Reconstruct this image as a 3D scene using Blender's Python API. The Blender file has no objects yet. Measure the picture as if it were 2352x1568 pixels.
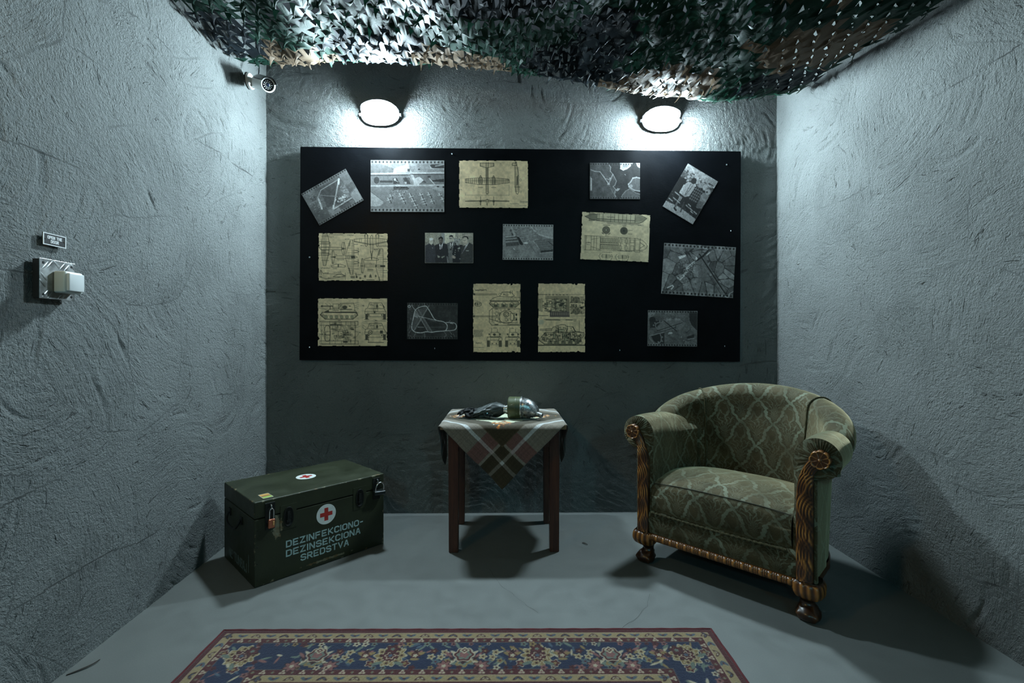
import bpy, bmesh, math, random
import numpy as np
from mathutils import Vector, Matrix, Euler

# ------------------------------------------------------------------ camera, world, exposure
SC = bpy.context.scene
COL = SC.collection
RX, RY = 2352, 1568
F_PX = 1090.0
cam_data = bpy.data.cameras.new('camera')
cam_data.sensor_fit = 'HORIZONTAL'
cam_data.sensor_width = 36.0
cam_data.lens = 36.0 * F_PX / RX
cam_data.shift_y = -4.5 / RX
cam_data.clip_start = 0.02
cam = bpy.data.objects.new('camera', cam_data)
cam.location = (0, 0, 1.05)
cam.rotation_euler = (math.radians(90), 0, math.radians(-0.9))
COL.objects.link(cam)
SC.camera = cam
SC.view_settings.view_transform = 'Standard'
SC.view_settings.look = 'None'
SC.view_settings.gamma = 1.0
SC.view_settings.use_curve_mapping = False
SC.view_settings.exposure = 0.0
SC.cycles.adaptive_threshold = 0.03
SC.cycles.max_bounces = 5
SC.cycles.diffuse_bounces = 2
SC.cycles.glossy_bounces = 2
SC.cycles.transmission_bounces = 2
SC.cycles.caustics_reflective = False
SC.cycles.caustics_refractive = False
world = bpy.data.worlds.new('world')
SC.world = world
world.use_nodes = True
world.node_tree.nodes['Background'].inputs[0].default_value = (0.02, 0.024, 0.03, 1)
world.node_tree.nodes['Background'].inputs[1].default_value = 0.2

# lamp strengths (each lamp's light is built with the lamp itself)
COLD = (0.70, 0.905, 1.0)
COLD2 = (0.30, 0.85, 0.98)
LAMP_BACK = 860.0
LAMP_FRONT = 165.0
LAMP_WARM = 95.0
WARM = (1.0, 0.68, 0.26)

# room
Y_BACK, Y_FRONT = 2.872, -2.25
Z_CEIL = 2.92
def xl(y): return -1.38 - 0.033 * (y - 1.485)      # left wall leans a little out
X_RIGHT = 1.66
rnd = random.Random(7)
rng = np.random.default_rng(11)

# ------------------------------------------------------------------ helpers
def lin(c):
    c = np.asarray(c, dtype=float)
    return np.where(c <= 0.04045, c / 12.92, ((np.maximum(c, 0) + 0.055) / 1.055) ** 2.4)

def tag(o, label=None, cat=None, group=None, kind=None):
    if label: o['label'] = label
    if cat: o['category'] = cat
    if group: o['group'] = group
    if kind: o['kind'] = kind
    return o

def empty(name, loc=(0, 0, 0), rot=(0, 0, 0), label=None, cat=None, group=None):
    o = bpy.data.objects.new(name, None)
    o.empty_display_size = 0.05
    o.location = loc
    o.rotation_euler = rot
    COL.objects.link(o)
    return tag(o, label, cat, group)

def link(name, me, parent=None, mat=None):
    o = bpy.data.objects.new(name, me)
    COL.objects.link(o)
    if parent is not None: o.parent = parent
    if mat is not None and not me.materials:
        for m in (mat if isinstance(mat, (list, tuple)) else [mat]): me.materials.append(m)
    return o

def mesh(name, verts, faces, mat=None, parent=None, smooth=True, uv=None, col=None, mi=None):
    """one mesh object; uv: per-vertex uv, col: per-vertex rgba (linear)"""
    me = bpy.data.meshes.new(name)
    if isinstance(verts, np.ndarray): verts = verts.reshape(-1, 3).tolist()
    if isinstance(faces, np.ndarray): faces = faces.tolist()
    me.from_pydata(verts, [], faces)
    n = len(me.loops)
    if uv is not None or col is not None:
        li = np.empty(n, dtype=np.int32)
        me.loops.foreach_get('vertex_index', li)
    if uv is not None:
        l = me.uv_layers.new(name='UVMap')
        l.data.foreach_set('uv', np.asarray(uv, dtype=np.float32).reshape(-1, 2)[li].ravel())
    if col is not None:
        a = me.color_attributes.new(name='Col', type='FLOAT_COLOR', domain='POINT')
        c = np.asarray(col, dtype=np.float32).reshape(len(me.vertices), -1)
        if c.shape[1] == 3: c = np.concatenate([c, np.ones((len(c), 1), np.float32)], 1)
        a.data.foreach_set('color', np.ascontiguousarray(c).ravel())
    if mi is not None:
        me.polygons.foreach_set('material_index', np.asarray(mi, dtype=np.int32))
    me.polygons.foreach_set('use_smooth', [smooth] * len(me.polygons))
    me.validate()
    me.update()
    return link(name, me, parent, mat)

def grid_faces(nu, nv, cu=False, cv=False):
    i = np.arange(nu if cu else nu - 1)[:, None]
    j = np.arange(nv if cv else nv - 1)[None, :]
    a = (i * nv + j); b = (((i + 1) % nu) * nv + j)
    c = (((i + 1) % nu) * nv + (j + 1) % nv); d = (i * nv + (j + 1) % nv)
    return np.stack([a, b, c, d], -1).reshape(-1, 4)

def sheet(name, P, mat, parent=None, cu=False, cv=False, flip=False, uv=None, col=None, caps=False, smooth=True):
    """P: array nu x nv x 3 -> quad sheet"""
    P = np.asarray(P, dtype=float)
    nu, nv = P.shape[:2]
    f = grid_faces(nu, nv, cu, cv)
    if flip: f = f[:, ::-1]
    f = f.tolist()
    if caps and cv:
        a = list(range(nv)); b = [(nu - 1) * nv + k for k in range(nv)]
        f.append(a if flip else a[::-1]); f.append(b[::-1] if flip else b)
    if isinstance(uv, str):
        du = np.linalg.norm(np.diff(P, axis=0), axis=2).mean(1)
        dv = np.linalg.norm(np.diff(P, axis=1), axis=2).mean(0)
        u = np.concatenate([[0], np.cumsum(du)]); v = np.concatenate([[0], np.cumsum(dv)])
        U, V = np.meshgrid(u - u.mean(), v, indexing='ij')
        uv = np.stack([U, V], -1)
    return mesh(name, P.reshape(-1, 3), f, mat, parent, smooth, uv, col)

class MB:
    """collects simple solids, then links them as ONE mesh object"""
    def __init__(s): s.bm = bmesh.new()
    def box(s, c, size, rot=None, bev=0.0, seg=2):
        b = bmesh.new()
        bmesh.ops.create_cube(b, size=1.0)
        bmesh.ops.scale(b, vec=size, verts=b.verts)
        if bev > 0:
            bmesh.ops.bevel(b, geom=b.edges[:], offset=bev, segments=seg, profile=0.5, affect='EDGES')
        M = Matrix.Translation(c)
        if rot is not None: M = M @ Euler(rot).to_matrix().to_4x4()
        bmesh.ops.transform(b, matrix=M, verts=b.verts)
        s._add(b); return s
    def _add(s, b):
        me = bpy.data.meshes.new('tmp'); b.to_mesh(me); b.free()
        s.bm.from_mesh(me); bpy.data.meshes.remove(me)
    def lathe(s, prof, n=24, M=None, axis='Z', cap=True):
        """prof: list of (r, h)"""
        b = bmesh.new(); rings = []
        for r, h in prof:
            ring = []
            for k in range(n):
                a = 2 * math.pi * k / n
                x, y = r * math.cos(a), r * math.sin(a)
                p = {'Z': (x, y, h), 'X': (h, x, y), 'Y': (y, h, x)}[axis]
                ring.append(b.verts.new(p))
            rings.append(ring)
        for A, B in zip(rings, rings[1:]):
            for k in range(n):
                b.faces.new((A[k], A[(k + 1) % n], B[(k + 1) % n], B[k]))
        if cap:
            if prof[0][0] > 1e-5: b.faces.new(rings[0][::-1])
            if prof[-1][0] > 1e-5: b.faces.new(rings[-1])
        bmesh.ops.remove_doubles(b, verts=b.verts, dist=1e-6)
        if M is not None: bmesh.ops.transform(b, matrix=M, verts=b.verts)
        s._add(b); return s
    def tube(s, pts, r, n=8, closed=False):
        P = tube_pts(pts, r, n, closed)
        b = bmesh.new(); nu = len(P)
        V = [[b.verts.new(p) for p in ring] for ring in P]
        for i in range(nu if closed else nu - 1):
            for k in range(n):
                b.faces.new((V[i][k], V[i][(k + 1) % n], V[(i + 1) % nu][(k + 1) % n], V[(i + 1) % nu][k]))
        if not closed:
            b.faces.new(V[0][::-1]); b.faces.new(V[-1])
        s._add(b); return s
    def poly(s, pts2, z0, z1, M=None):
        b = bmesh.new()
        A = [b.verts.new((x, y, z0)) for x, y in pts2]; B = [b.verts.new((x, y, z1)) for x, y in pts2]
        n = len(A)
        b.faces.new(A[::-1]); b.faces.new(B)
        for k in range(n): b.faces.new((A[k], A[(k + 1) % n], B[(k + 1) % n], B[k]))
        if M is not None: bmesh.ops.transform(b, matrix=M, verts=b.verts)
        s._add(b); return s
    def build(s, name, mat, parent=None, smooth=False, angle=35):
        bmesh.ops.recalc_face_normals(s.bm, faces=s.bm.faces[:])
        me = bpy.data.meshes.new(name)
        s.bm.to_mesh(me); s.bm.free()
        if smooth:
            me.polygons.foreach_set('use_smooth', [True] * len(me.polygons))
            me.set_sharp_from_angle(angle=math.radians(angle))
        return link(name, me, parent, mat)

def tube_pts(pts, r, n=8, closed=False):
    pts = [Vector(p) for p in pts]; N = len(pts); out = []
    up = Vector((0, 0, 1)); prev = None
    for i, p in enumerate(pts):
        a = pts[(i - 1) % N] if (closed or i > 0) else p
        b = pts[(i + 1) % N] if (closed or i < N - 1) else p
        t = (b - a)
        t = t.normalized() if t.length > 1e-9 else Vector((1, 0, 0))
        if prev is None:
            s = t.cross(up if abs(t.z) < 0.95 else Vector((0, 1, 0))).normalized()
        else:
            s = (prev - t * prev.dot(t)).normalized()
        prev = s; u = t.cross(s)
        rr = r[i] if isinstance(r, (list, tuple)) else r
        out.append([tuple(p + (s * math.cos(2 * math.pi * k / n) + u * math.sin(2 * math.pi * k / n)) * rr) for k in range(n)])
    return out

def smooth_path(pts, n=8, closed=False):
    """Catmull-Rom"""
    P = [np.array(p, float) for p in pts]; N = len(P); out = []
    for i in range(N if closed else N - 1):
        p0 = P[(i - 1) % N] if (closed or i > 0) else P[i]
        p1 = P[i]; p2 = P[(i + 1) % N]
        p3 = P[(i + 2) % N] if (closed or i + 2 < N) else p2
        for k in range(n):
            t = k / n
            out.append(0.5 * ((2 * p1) + (-p0 + p2) * t + (2 * p0 - 5 * p1 + 4 * p2 - p3) * t * t + (-p0 + 3 * p1 - 3 * p2 + p3) * t ** 3))
    if not closed: out.append(P[-1])
    return out

def vnoise(h, w, cells, r=None, octaves=3):
    """value noise image, 0..1"""
    r = r or rng
    out = np.zeros((h, w)); amp = 1.0; tot = 0
    for o in range(octaves):
        cx = max(2, int(cells * 2 ** o)); cy = max(2, int(cells * 2 ** o * h / w))
        g = r.random((cy + 2, cx + 2))
        y = np.linspace(0, cy, h)[:, None]; x = np.linspace(0, cx, w)[None, :]
        y0 = y.astype(int); x0 = x.astype(int); fy = y - y0; fx = x - x0
        fy = fy * fy * (3 - 2 * fy); fx = fx * fx * (3 - 2 * fx)
        v = (g[y0, x0] * (1 - fy) * (1 - fx) + g[y0 + 1, x0] * fy * (1 - fx) + g[y0, x0 + 1] * (1 - fy) * fx + g[y0 + 1, x0 + 1] * fy * fx)
        out += v * amp; tot += amp; amp *= 0.55
    return out / tot

# ------------------------------------------------------------------ node materials
class NT:
    def __init__(s, name):
        s.m = bpy.data.materials.new(name); s.m.use_nodes = True
        s.t = s.m.node_tree; s.n = s.t.nodes; s.b = s.n['Principled BSDF']
    def new(s, typ, **kw):
        n = s.n.new('ShaderNode' + typ)
        for k, v in kw.items(): setattr(n, k, v)
        return n
    def put(s, sock, v):
        if isinstance(v, bpy.types.NodeSocket): s.t.links.new(v, sock)
        elif v is not None:
            if sock.type == 'RGBA' and hasattr(v, '__len__') and len(v) == 3: v = (*v, 1)
            sock.default_value = v
    def math(s, op, a, b=None, c=None, clamp=False):
        n = s.new('Math', operation=op); n.use_clamp = clamp
        s.put(n.inputs[0], a)
        if b is not None: s.put(n.inputs[1], b)
        if c is not None: s.put(n.inputs[2], c)
        return n.outputs[0]
    def vmath(s, op, a, b=None, scale=None):
        n = s.new('VectorMath', operation=op); s.put(n.inputs[0], a)
        if b is not None: s.put(n.inputs[1], b)
        if scale is not None: s.put(n.inputs['Scale'], scale)
        return n.outputs[1] if op in ('LENGTH', 'DOT_PRODUCT', 'DISTANCE') else n.outputs[0]
    def noise(s, vec, scale, detail=3, rough=0.5, dist=0.0, dims='3D', color=False):
        n = s.new('TexNoise', noise_dimensions=dims)
        if vec is not None: s.put(n.inputs['Vector'], vec)
        s.put(n.inputs['Scale'], scale); s.put(n.inputs['Detail'], detail)
        s.put(n.inputs['Roughness'], rough); s.put(n.inputs['Distortion'], dist)
        return n.outputs['Color' if color else 0]
    def ramp(s, fac, stops, interp='LINEAR'):
        n = s.new('ValToRGB'); n.color_ramp.interpolation = interp
        e = n.color_ramp.elements
        while len(e) < len(stops): e.new(0.5)
        for k, (p, c) in enumerate(stops):
            e[k].position = p; e[k].color = (*c, 1) if hasattr(c, '__len__') else (c, c, c, 1)
        s.put(n.inputs[0], fac); return n.outputs[0]
    def mapr(s, v, a, b, c=0.0, d=1.0, smooth=False):
        n = s.new('MapRange'); n.clamp = True
        if smooth: n.interpolation_type = 'SMOOTHSTEP'
        for k, x in enumerate((v, a, b, c, d)): s.put(n.inputs[k], x)
        return n.outputs[0]
    def mix(s, f, a, b, mode='MIX'):
        n = s.new('Mix', data_type='RGBA', blend_type=mode)
        s.put(n.inputs[0], f); s.put(n.inputs[6], a); s.put(n.inputs[7], b); return n.outputs[2]
    def coord(s, which='Object'): return s.new('TexCoord').outputs[which]
    def sep(s, v):
        n = s.new('SeparateXYZ'); s.put(n.inputs[0], v); return n.outputs
    def comb(s, x=0.0, y=0.0, z=0.0):
        n = s.new('CombineXYZ'); s.put(n.inputs[0], x); s.put(n.inputs[1], y); s.put(n.inputs[2], z); return n.outputs[0]
    def attr(s, name='Col'): return s.new('Attribute', attribute_name=name).outputs['Color']
    def bump(s, h, strength=0.5, dist=0.01, normal=None):
        n = s.new('Bump'); s.put(n.inputs['Height'], h); s.put(n.inputs['Strength'], strength); s.put(n.inputs['Distance'], dist)
        if normal is not None: s.put(n.inputs['Normal'], normal)
        s.put(s.b.inputs['Normal'], n.outputs[0]); return n.outputs[0]
    def set(s, **kw):
        M = dict(color='Base Color', rough='Roughness', metal='Metallic', spec='Specular IOR Level', sheen='Sheen Weight',
                 sheenr='Sheen Roughness', sheent='Sheen Tint', coat='Coat Weight', coatr='Coat Roughness', ior='IOR', trans='Transmission Weight',
                 emis='Emission Color', emiss='Emission Strength', alpha='Alpha')
        for k, v in kw.items(): s.put(s.b.inputs[M[k]], v)
        return s

def simple(name, color, rough=0.5, metal=0.0, nscale=0, namp=0.25, bump=0.0, bscale=200, **kw):
    """plain material with a little procedural variation in tone and relief"""
    t = NT(name)
    c = t.coord()
    if nscale:
        n = t.noise(c, nscale, 4, 0.6)
        f = t.mapr(n, 0.3, 0.7, 1 - namp, 1 + namp)
        col = t.mix(1.0, (*color, 1), t.comb(f, f, f), 'MULTIPLY')
    else:
        col = color
    t.set(color=col, rough=rough, metal=metal, **kw)
    if bump: t.bump(t.noise(c, bscale, 3), bump, 0.002)
    return t.m

def attr_mat(name, rough=0.6, bump=0.0, bscale=300, gain=None, **kw):
    t = NT(name)
    t.set(color=t.attr('Col'), rough=rough, **kw)
    if bump: t.bump(t.noise(t.coord(), bscale, 3), bump, 0.002)
    return t.m

# ------------------------------------------------------------------ plaster, floor, room shell
_tab = np.random.default_rng(99).random(65536)
def vn(x, y, z=0):
    """value noise at any points"""
    xi = np.floor(x).astype(np.int64); yi = np.floor(y).astype(np.int64); fx = x - xi; fy = y - yi
    fx = fx * fx * (3 - 2 * fx); fy = fy * fy * (3 - 2 * fy)
    zi = np.asarray(z).astype(np.int64) * 7919
    g = lambda a, b: _tab[(a * 73856093 ^ b * 19349663 ^ zi) & 65535]
    return (g(xi, yi) * (1 - fx) + g(xi + 1, yi) * fx) * (1 - fy) + (g(xi, yi + 1) * (1 - fx) + g(xi + 1, yi + 1) * fx) * fy
def fbm(x, y, o=3, z=0, k=.5):
    s = 0; a = 1; t = 0
    for i in range(o): s = s + a * vn(x * 2 ** i + 17 * i, y * 2 ** i - 9 * i, z); t += a; a *= k
    return s / t
def trowel(u, v, seed, amount=1.0):
    """height (m) of hand trowelled sand plaster: grains dragged in arcs round random wrist centres"""
    r = np.random.default_rng(seed); h = np.zeros_like(u); wu = u + .10 * (fbm(u * 3, v * 3, 2, seed) - .5); wv = v + .10 * (fbm(u * 3 + 50, v * 3, 2, seed) - .5)
    best = np.full(u.shape, 1e9); second = np.full(u.shape, 1e9); sx = np.zeros_like(u); sy = np.zeros_like(u); sid = np.zeros(u.shape, np.int64); srad = np.zeros_like(u)
    U0, U1, V0, V1 = u.min(), u.max(), v.min(), v.max(); n = int((U1 - U0) * (V1 - V0) * 11)
    # each stroke is a fan: a pivot with the arc laid some way out from it
    for k in range(n):
        x, y = r.uniform(U0, U1), r.uniform(V0, V1); rad = r.uniform(.16, .50); an = r.uniform(0, 6.28)
        px, py = x - rad * math.cos(an), y - rad * math.sin(an)
        d = np.hypot(wu - x, wv - y) * r.uniform(.8, 1.25)
        m = d < best
        second = np.where(m, best, np.minimum(second, d))
        best = np.where(m, d, best); sx = np.where(m, px, sx); sy = np.where(m, py, sy); sid = np.where(m, k, sid)
    w = np.clip((second - best) / .022, 0, 1) ** .7
    dx, dy = wu - sx, wv - sy; rr_ = np.hypot(dx, dy); th = np.arctan2(dy, dx)
    st = fbm(rr_ * 95, th * rr_ * 13, 3, sid, .6)
    fine = fbm(rr_ * 170, th * rr_ * 45, 2, sid + 7, .6)
    lump = fbm(u * 55, v * 55, 3, seed + 3, .55)
    zone = np.clip((fbm(u * 3.2, v * 3.2, 2, seed + 5) - .34) * 3.2, .12, 1)
    gouge = np.clip((fbm(rr_ * 26, th * rr_ * 5, 2, sid + 3) - .70) * 5, 0, 1)
    h = .0040 * (st - .5) * zone * w + .0018 * (lump - .5) - .0030 * gouge * w + .004 * (fbm(u * 2.2, v * 2.2, 2, seed + 8) - .5)
    # second result: the stroke's own coordinates, for the fine drag marks of the sand
    return np.minimum(h * amount - .006, -.0005), np.stack([rr_ * 1.0, th * rr_ + sid * 3.17], -1), w
def plaster(name, base):
    t = NT(name); c = t.coord()
    n = t.noise(c, 3.0, 3, .6); g = t.noise(c, 190, 2, .6)
    f = t.math('MULTIPLY', t.mapr(n, .3, .7, .9, 1.08), t.mapr(g, .25, .7, .86, 1.06))
    uv = t.coord('UV')
    drag = t.noise(t.vmath('MULTIPLY', uv, (118.0, 34.0, 1.0)), 1.0, 3, .66, 0.9)
    zone = t.mapr(t.noise(c, 4.2, 3), .40, .62, .12, 1.0)
    wt = t.sep(t.attr('Col'))[0]
    g2 = t.noise(t.vmath('ADD', c, t.vmath('SCALE', t.noise(c, 60, 1, color=True), scale=.006)), 105, 3, .68)
    pit = t.mapr(t.noise(t.vmath('MULTIPLY', uv, (52.0, 15.0, 1.0)), 1.0, 2, .55, 1.0), .285, .36, .0, 1.0)
    pit = t.math('SUBTRACT', 1.0, t.math('MULTIPLY', t.math('SUBTRACT', 1.0, pit), wt))
    pit2 = t.mapr(g2, .30, .40, 0.0, 1.0)
    f = t.math('MULTIPLY', f, t.math('MULTIPLY', t.mapr(pit, 0, 1, .70, 1.0), t.mapr(pit2, 0, 1, .84, 1.0)))
    t.set(color=t.mix(1.0, (*base, 1), t.comb(f, f, f), 'MULTIPLY'), rough=.92, spec=.2)
    h = t.math('ADD', t.math('MULTIPLY', t.math('MULTIPLY', t.math('SUBTRACT', drag, .5), t.math('MULTIPLY', zone, wt)), 1.25), t.math('ADD', t.math('MULTIPLY', g2, 1.0), t.math('MULTIPLY', g, .35)))
    t.bump(t.math('ADD', h, t.math('MULTIPLY', pit, .55)), 1.0, .0082)
    return t.m
def plaster_wall(name, P0, P1, z1, res, seed, amount, mat, fine0, fine1):
    """wall from P0 to P1 (plan); relief of pitch res between the fractions fine0..fine1 of its length, coarse elsewhere; thick slab behind"""
    P0 = np.array(P0, float); P1 = np.array(P1, float); L = np.linalg.norm(P1 - P0); t = (P1 - P0) / L; nrm = np.array([-t[1], t[0]])
    a = np.arange(0, L * fine0, .06); b = np.arange(L * fine0, L * fine1, res); c = np.arange(L * fine1, L, .06)
    us = np.unique(np.concatenate([[-.014], a, b, c, [L + .014]])); vs = np.linspace(-.01, z1, int(z1 / res))
    U, V = np.meshgrid(us, vs, indexing='ij')
    h, ST, WG = trowel(U, V, seed, amount)
    far = (U < L * fine0 - .02) | (U > L * fine1 + .02)      # coarse part of the wall: plain sand finish only
    WG = np.where(far, 0.0, WG); h = np.where(far, -.006, h)
    X = P0[0] + t[0] * U + nrm[0] * h; Y = P0[1] + t[1] * U + nrm[1] * h
    P = np.stack([X, Y, V], -1).reshape(-1, 3)
    F = grid_faces(len(us), len(vs)).tolist(); n = len(P)
    back = []
    for off in (-.012, -.15):
        for uu, zz in ((0, 0), (L, 0), (L, z1), (0, z1)): back.append((P0[0] + t[0] * uu + nrm[0] * off, P0[1] + t[1] * uu + nrm[1] * off, zz))
    q = n; F += [(q, q + 1, q + 2, q + 3), (q + 7, q + 6, q + 5, q + 4), (q, q + 4, q + 5, q + 1), (q + 1, q + 5, q + 6, q + 2), (q + 2, q + 6, q + 7, q + 3), (q + 3, q + 7, q + 4, q)]
    return tag(mesh(name, np.concatenate([P, np.array(back)]), F, mat, uv=np.concatenate([ST.reshape(-1, 2), np.zeros((8, 2))]), col=np.repeat(np.concatenate([WG.ravel(), np.ones(8)])[:, None], 3, 1)), kind='structure')

def quad_wall(name, corners, mat, thick, label=None):
    """a slab whose inner face is the given quad; thickness goes away from the room"""
    c = [Vector(p) for p in corners]
    n = (c[1] - c[0]).cross(c[3] - c[0]).normalized()
    o = [p - n * thick for p in c]
    v = [tuple(p) for p in c + o]
    f = [(0, 1, 2, 3), (7, 6, 5, 4), (0, 4, 5, 1), (1, 5, 6, 2), (2, 6, 7, 3), (3, 7, 4, 0)]
    ob = mesh(name, v, f, mat, smooth=False)
    return tag(ob, kind='structure')

M_PLA = plaster('sand_plaster', (.178, .190, .186))
T = 0.15
# each wall's relief faces the room (to the left of the walk from P0 to P1)
plaster_wall('wall_back', (X_RIGHT, Y_BACK), (xl(Y_BACK), Y_BACK), Z_CEIL, .0060, 3, 1.2, M_PLA, 0.0, 1.0)
plaster_wall('wall_left', (xl(Y_BACK), Y_BACK), (xl(Y_FRONT), Y_FRONT), Z_CEIL, .0052, 5, 1.3, M_PLA, 0.0, .325)
plaster_wall('wall_right', (X_RIGHT, Y_FRONT), (X_RIGHT, Y_BACK), Z_CEIL, .0052, 8, 1.3, M_PLA, .715, 1.0)
quad_wall('wall_front', [(X_RIGHT + T, Y_FRONT, 0), (xl(Y_FRONT) - T, Y_FRONT, 0), (xl(Y_FRONT) - T, Y_FRONT, Z_CEIL), (X_RIGHT + T, Y_FRONT, Z_CEIL)], M_PLA, T)
M_CEIL = simple('ceiling_paint', (0.035, 0.036, 0.04), 0.85, nscale=3, bump=0.2)
quad_wall('ceiling', [(xl(Y_FRONT) - T, Y_BACK + T, Z_CEIL), (X_RIGHT + T, Y_BACK + T, Z_CEIL), (X_RIGHT + T, Y_FRONT - T, Z_CEIL), (xl(Y_BACK) - 0.3, Y_FRONT - T, Z_CEIL)], M_CEIL, 0.1)

def floor_mat():
    t = NT('floor_paint'); c = t.coord()
    big = t.noise(c, 1.6, 4, 0.55); fine = t.noise(c, 260, 2); mid = t.noise(c, 14, 4, 0.6)
    f = t.math('ADD', t.mapr(big, 0.3, 0.7, 0.88, 1.06), t.mapr(fine, 0.3, 0.7, -0.05, 0.05))
    f = t.math('MULTIPLY', f, t.mapr(mid, 0.3, 0.7, 0.94, 1.05))
    spk = t.mapr(t.noise(c, 75, 1), 0.74, 0.78, 0.0, 1.0)
    col = t.mix(1.0, (0.135, 0.145, 0.14, 1), t.comb(f, f, f), 'MULTIPLY')
    col = t.mix(t.math('MULTIPLY', spk, 0.35), col, (0.12, 0.12, 0.11, 1))
    t.set(color=col, rough=t.mapr(mid, 0.3, 0.7, 0.42, 0.6), spec=0.4)
    t.bump(t.math('ADD', t.math('MULTIPLY', fine, 0.4), mid), 0.12, 0.004)
    return t.m
FLOOR = quad_wall('floor', [(xl(Y_FRONT) - T, Y_FRONT - T, 0), (X_RIGHT + T, Y_FRONT - T, 0), (X_RIGHT + T, Y_BACK + T, 0), (xl(Y_BACK) - T, Y_BACK + T, 0)], floor_mat(), 0.1)
# hairline cracks in the floor paint, real slits of darker filler a hair proud
M_CRACK = simple('crack_filler', (0.07, 0.075, 0.07), 0.9, nscale=60)
def crack(pts, w=0.0011):
    P = [np.array(p) for p in pts]; path = []
    for a, b in zip(P, P[1:]):
        n = max(3, int(np.linalg.norm(b - a) / 0.025))
        for k in range(n):
            q = a + (b - a) * k / n; path.append(q + rng.normal(0, 0.0035, 2))
    path.append(P[-1]); path = np.array(path)
    d = np.gradient(path, axis=0); d /= np.linalg.norm(d, axis=1)[:, None] + 1e-9
    nrm = np.stack([-d[:, 1], d[:, 0]], 1)
    ww = w * (0.5 + rng.random(len(path)))[:, None]
    S = np.stack([path + nrm * ww * 0.5, path - nrm * ww * 0.5], 1)
    S = np.concatenate([S, np.full(S.shape[:2] + (1,), 0.0006)], 2)
    sheet('crack', S, M_CRACK, FLOOR, flip=True)
crack([(0.40, 1.70), (0.50, 1.79), (0.56, 1.86), (0.60, 1.95)])
crack([(-0.07, 2.17), (-0.03, 2.06), (0.04, 1.94), (0.13, 1.82)])

# ------------------------------------------------------------------ oval bulkhead wall lamps
M_HOUS = simple('lamp_housing', (0.10, 0.105, 0.11), 0.45, nscale=40, bump=0.1)
M_HOOD = simple('lamp_hood', (0.008, 0.008, 0.009), 0.7, nscale=40, spec=.1)
def lamp_glass(name, color, strength):
    t = NT(name)
    n = t.noise(t.coord(), 9, 2)
    t.set(color=(0.8, 0.8, 0.8), rough=0.3, emis=(*color, 1), emiss=t.mapr(n, 0.3, 0.7, strength * 0.97, strength * 1.03))
    return t.m
def wall_lamp(x, y, z, facing, glass, label, group=None, tilt=8):
    """facing -1: shines towards -y (mounted on the back wall); +1: mounted on the front wall"""
    r = empty('wall_lamp', (x, y, z), (0, 0, 0 if facing == -1 else math.pi if facing == 1 else math.pi / 2 + math.atan(0.033)), label, 'lamp', group)
    A, B = 0.116, 0.066
    tl = math.radians(tilt)
    n = 48
    def ring(sx, sz, d, k=1.0):
        out = []
        for i in range(n):
            a = 2 * math.pi * i / n
            ca, sa = math.cos(a), math.sin(a)
            px = math.copysign(abs(ca) ** 0.86, ca) * sx; pz = math.copysign(abs(sa) ** 0.86, sa) * sz
            # tilt the ring about x
            yy = -d * math.cos(tl * k) - pz * math.sin(tl * k)
            zz = pz * math.cos(tl * k) - d * math.sin(tl * k)
            out.append((px, yy, zz))
        return out
    body = [ring(A * 0.94, B * 0.94, 0.0, 0.0), ring(A * 0.98, B * 0.98, 0.006, 0.0), ring(A, B, 0.016, 0.6), ring(A * 0.98, B * 0.97, 0.020, 1.0), ring(A * 0.90, B * 0.88, 0.018, 1.0)]
    sheet('housing', np.array(body), M_HOUS, r, cv=True, caps=True)
    dome = []
    for k in range(8):
        f = k / 7.0
        a = f * math.pi / 2
        dome.append(ring(A * 0.895 * math.cos(a) + 1e-4, B * 0.875 * math.cos(a) + 1e-4, 0.017 + 0.080 * math.sin(a), 1.0))
    sheet('diffuser', np.array(dome), glass, r, cv=True, caps=True)
    # eyelid hood over the upper half of the glass
    vis = []
    for d, k in ((0.006, 1.03), (0.030, 1.05), (0.060, 1.04), (0.080, 1.0)):
        vis.append([(A * k * math.cos(a), -d - B * k * math.sin(a) * math.sin(tl), B * k * math.sin(a) * math.cos(tl) - d * math.sin(tl)) for a in np.linspace(math.radians(10 + d * 330), math.radians(170 - d * 330), 30)])
    o = sheet('hood', np.array(vis), M_HOOD, r); s = o.modifiers.new('t', 'SOLIDIFY'); s.thickness = .003; s.offset = 1
    for sx in (-1, 1): m = MB(); m.box((sx * A * 1.03, -0.012, -0.004), (0.012, 0.02, 0.014), bev=0.002); m.build('clip', M_HOUS, r)
    return r
G_COLD = lamp_glass('lamp_glass_cold', COLD, LAMP_BACK)
G_FRONT = lamp_glass('lamp_glass_front', COLD2, LAMP_FRONT)
G_WARM = lamp_glass('lamp_glass_warm', WARM, LAMP_WARM)
wall_lamp(-0.745, Y_BACK, 2.40, -1, G_COLD, 'left glowing oval bulkhead lamp above the black board, next to the security camera')
wall_lamp(0.945, Y_BACK, 2.375, -1, G_COLD, 'right glowing oval bulkhead lamp above the black board, just under the net')
wall_lamp(1.12, Y_FRONT, 2.36, 1, G_FRONT, 'cold white oval bulkhead lamp on the wall behind the viewer, on the armchair side', tilt=12)
wall_lamp(-0.90, Y_FRONT, 2.36, 1, G_FRONT, 'cold white oval bulkhead lamp on the wall behind the viewer, on the crate side', tilt=12)
wall_lamp(xl(0.60), 0.60, 2.25, 2, G_WARM, 'warm yellow oval bulkhead lamp on the left wall, beyond the left edge of the view', tilt=8)

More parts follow.
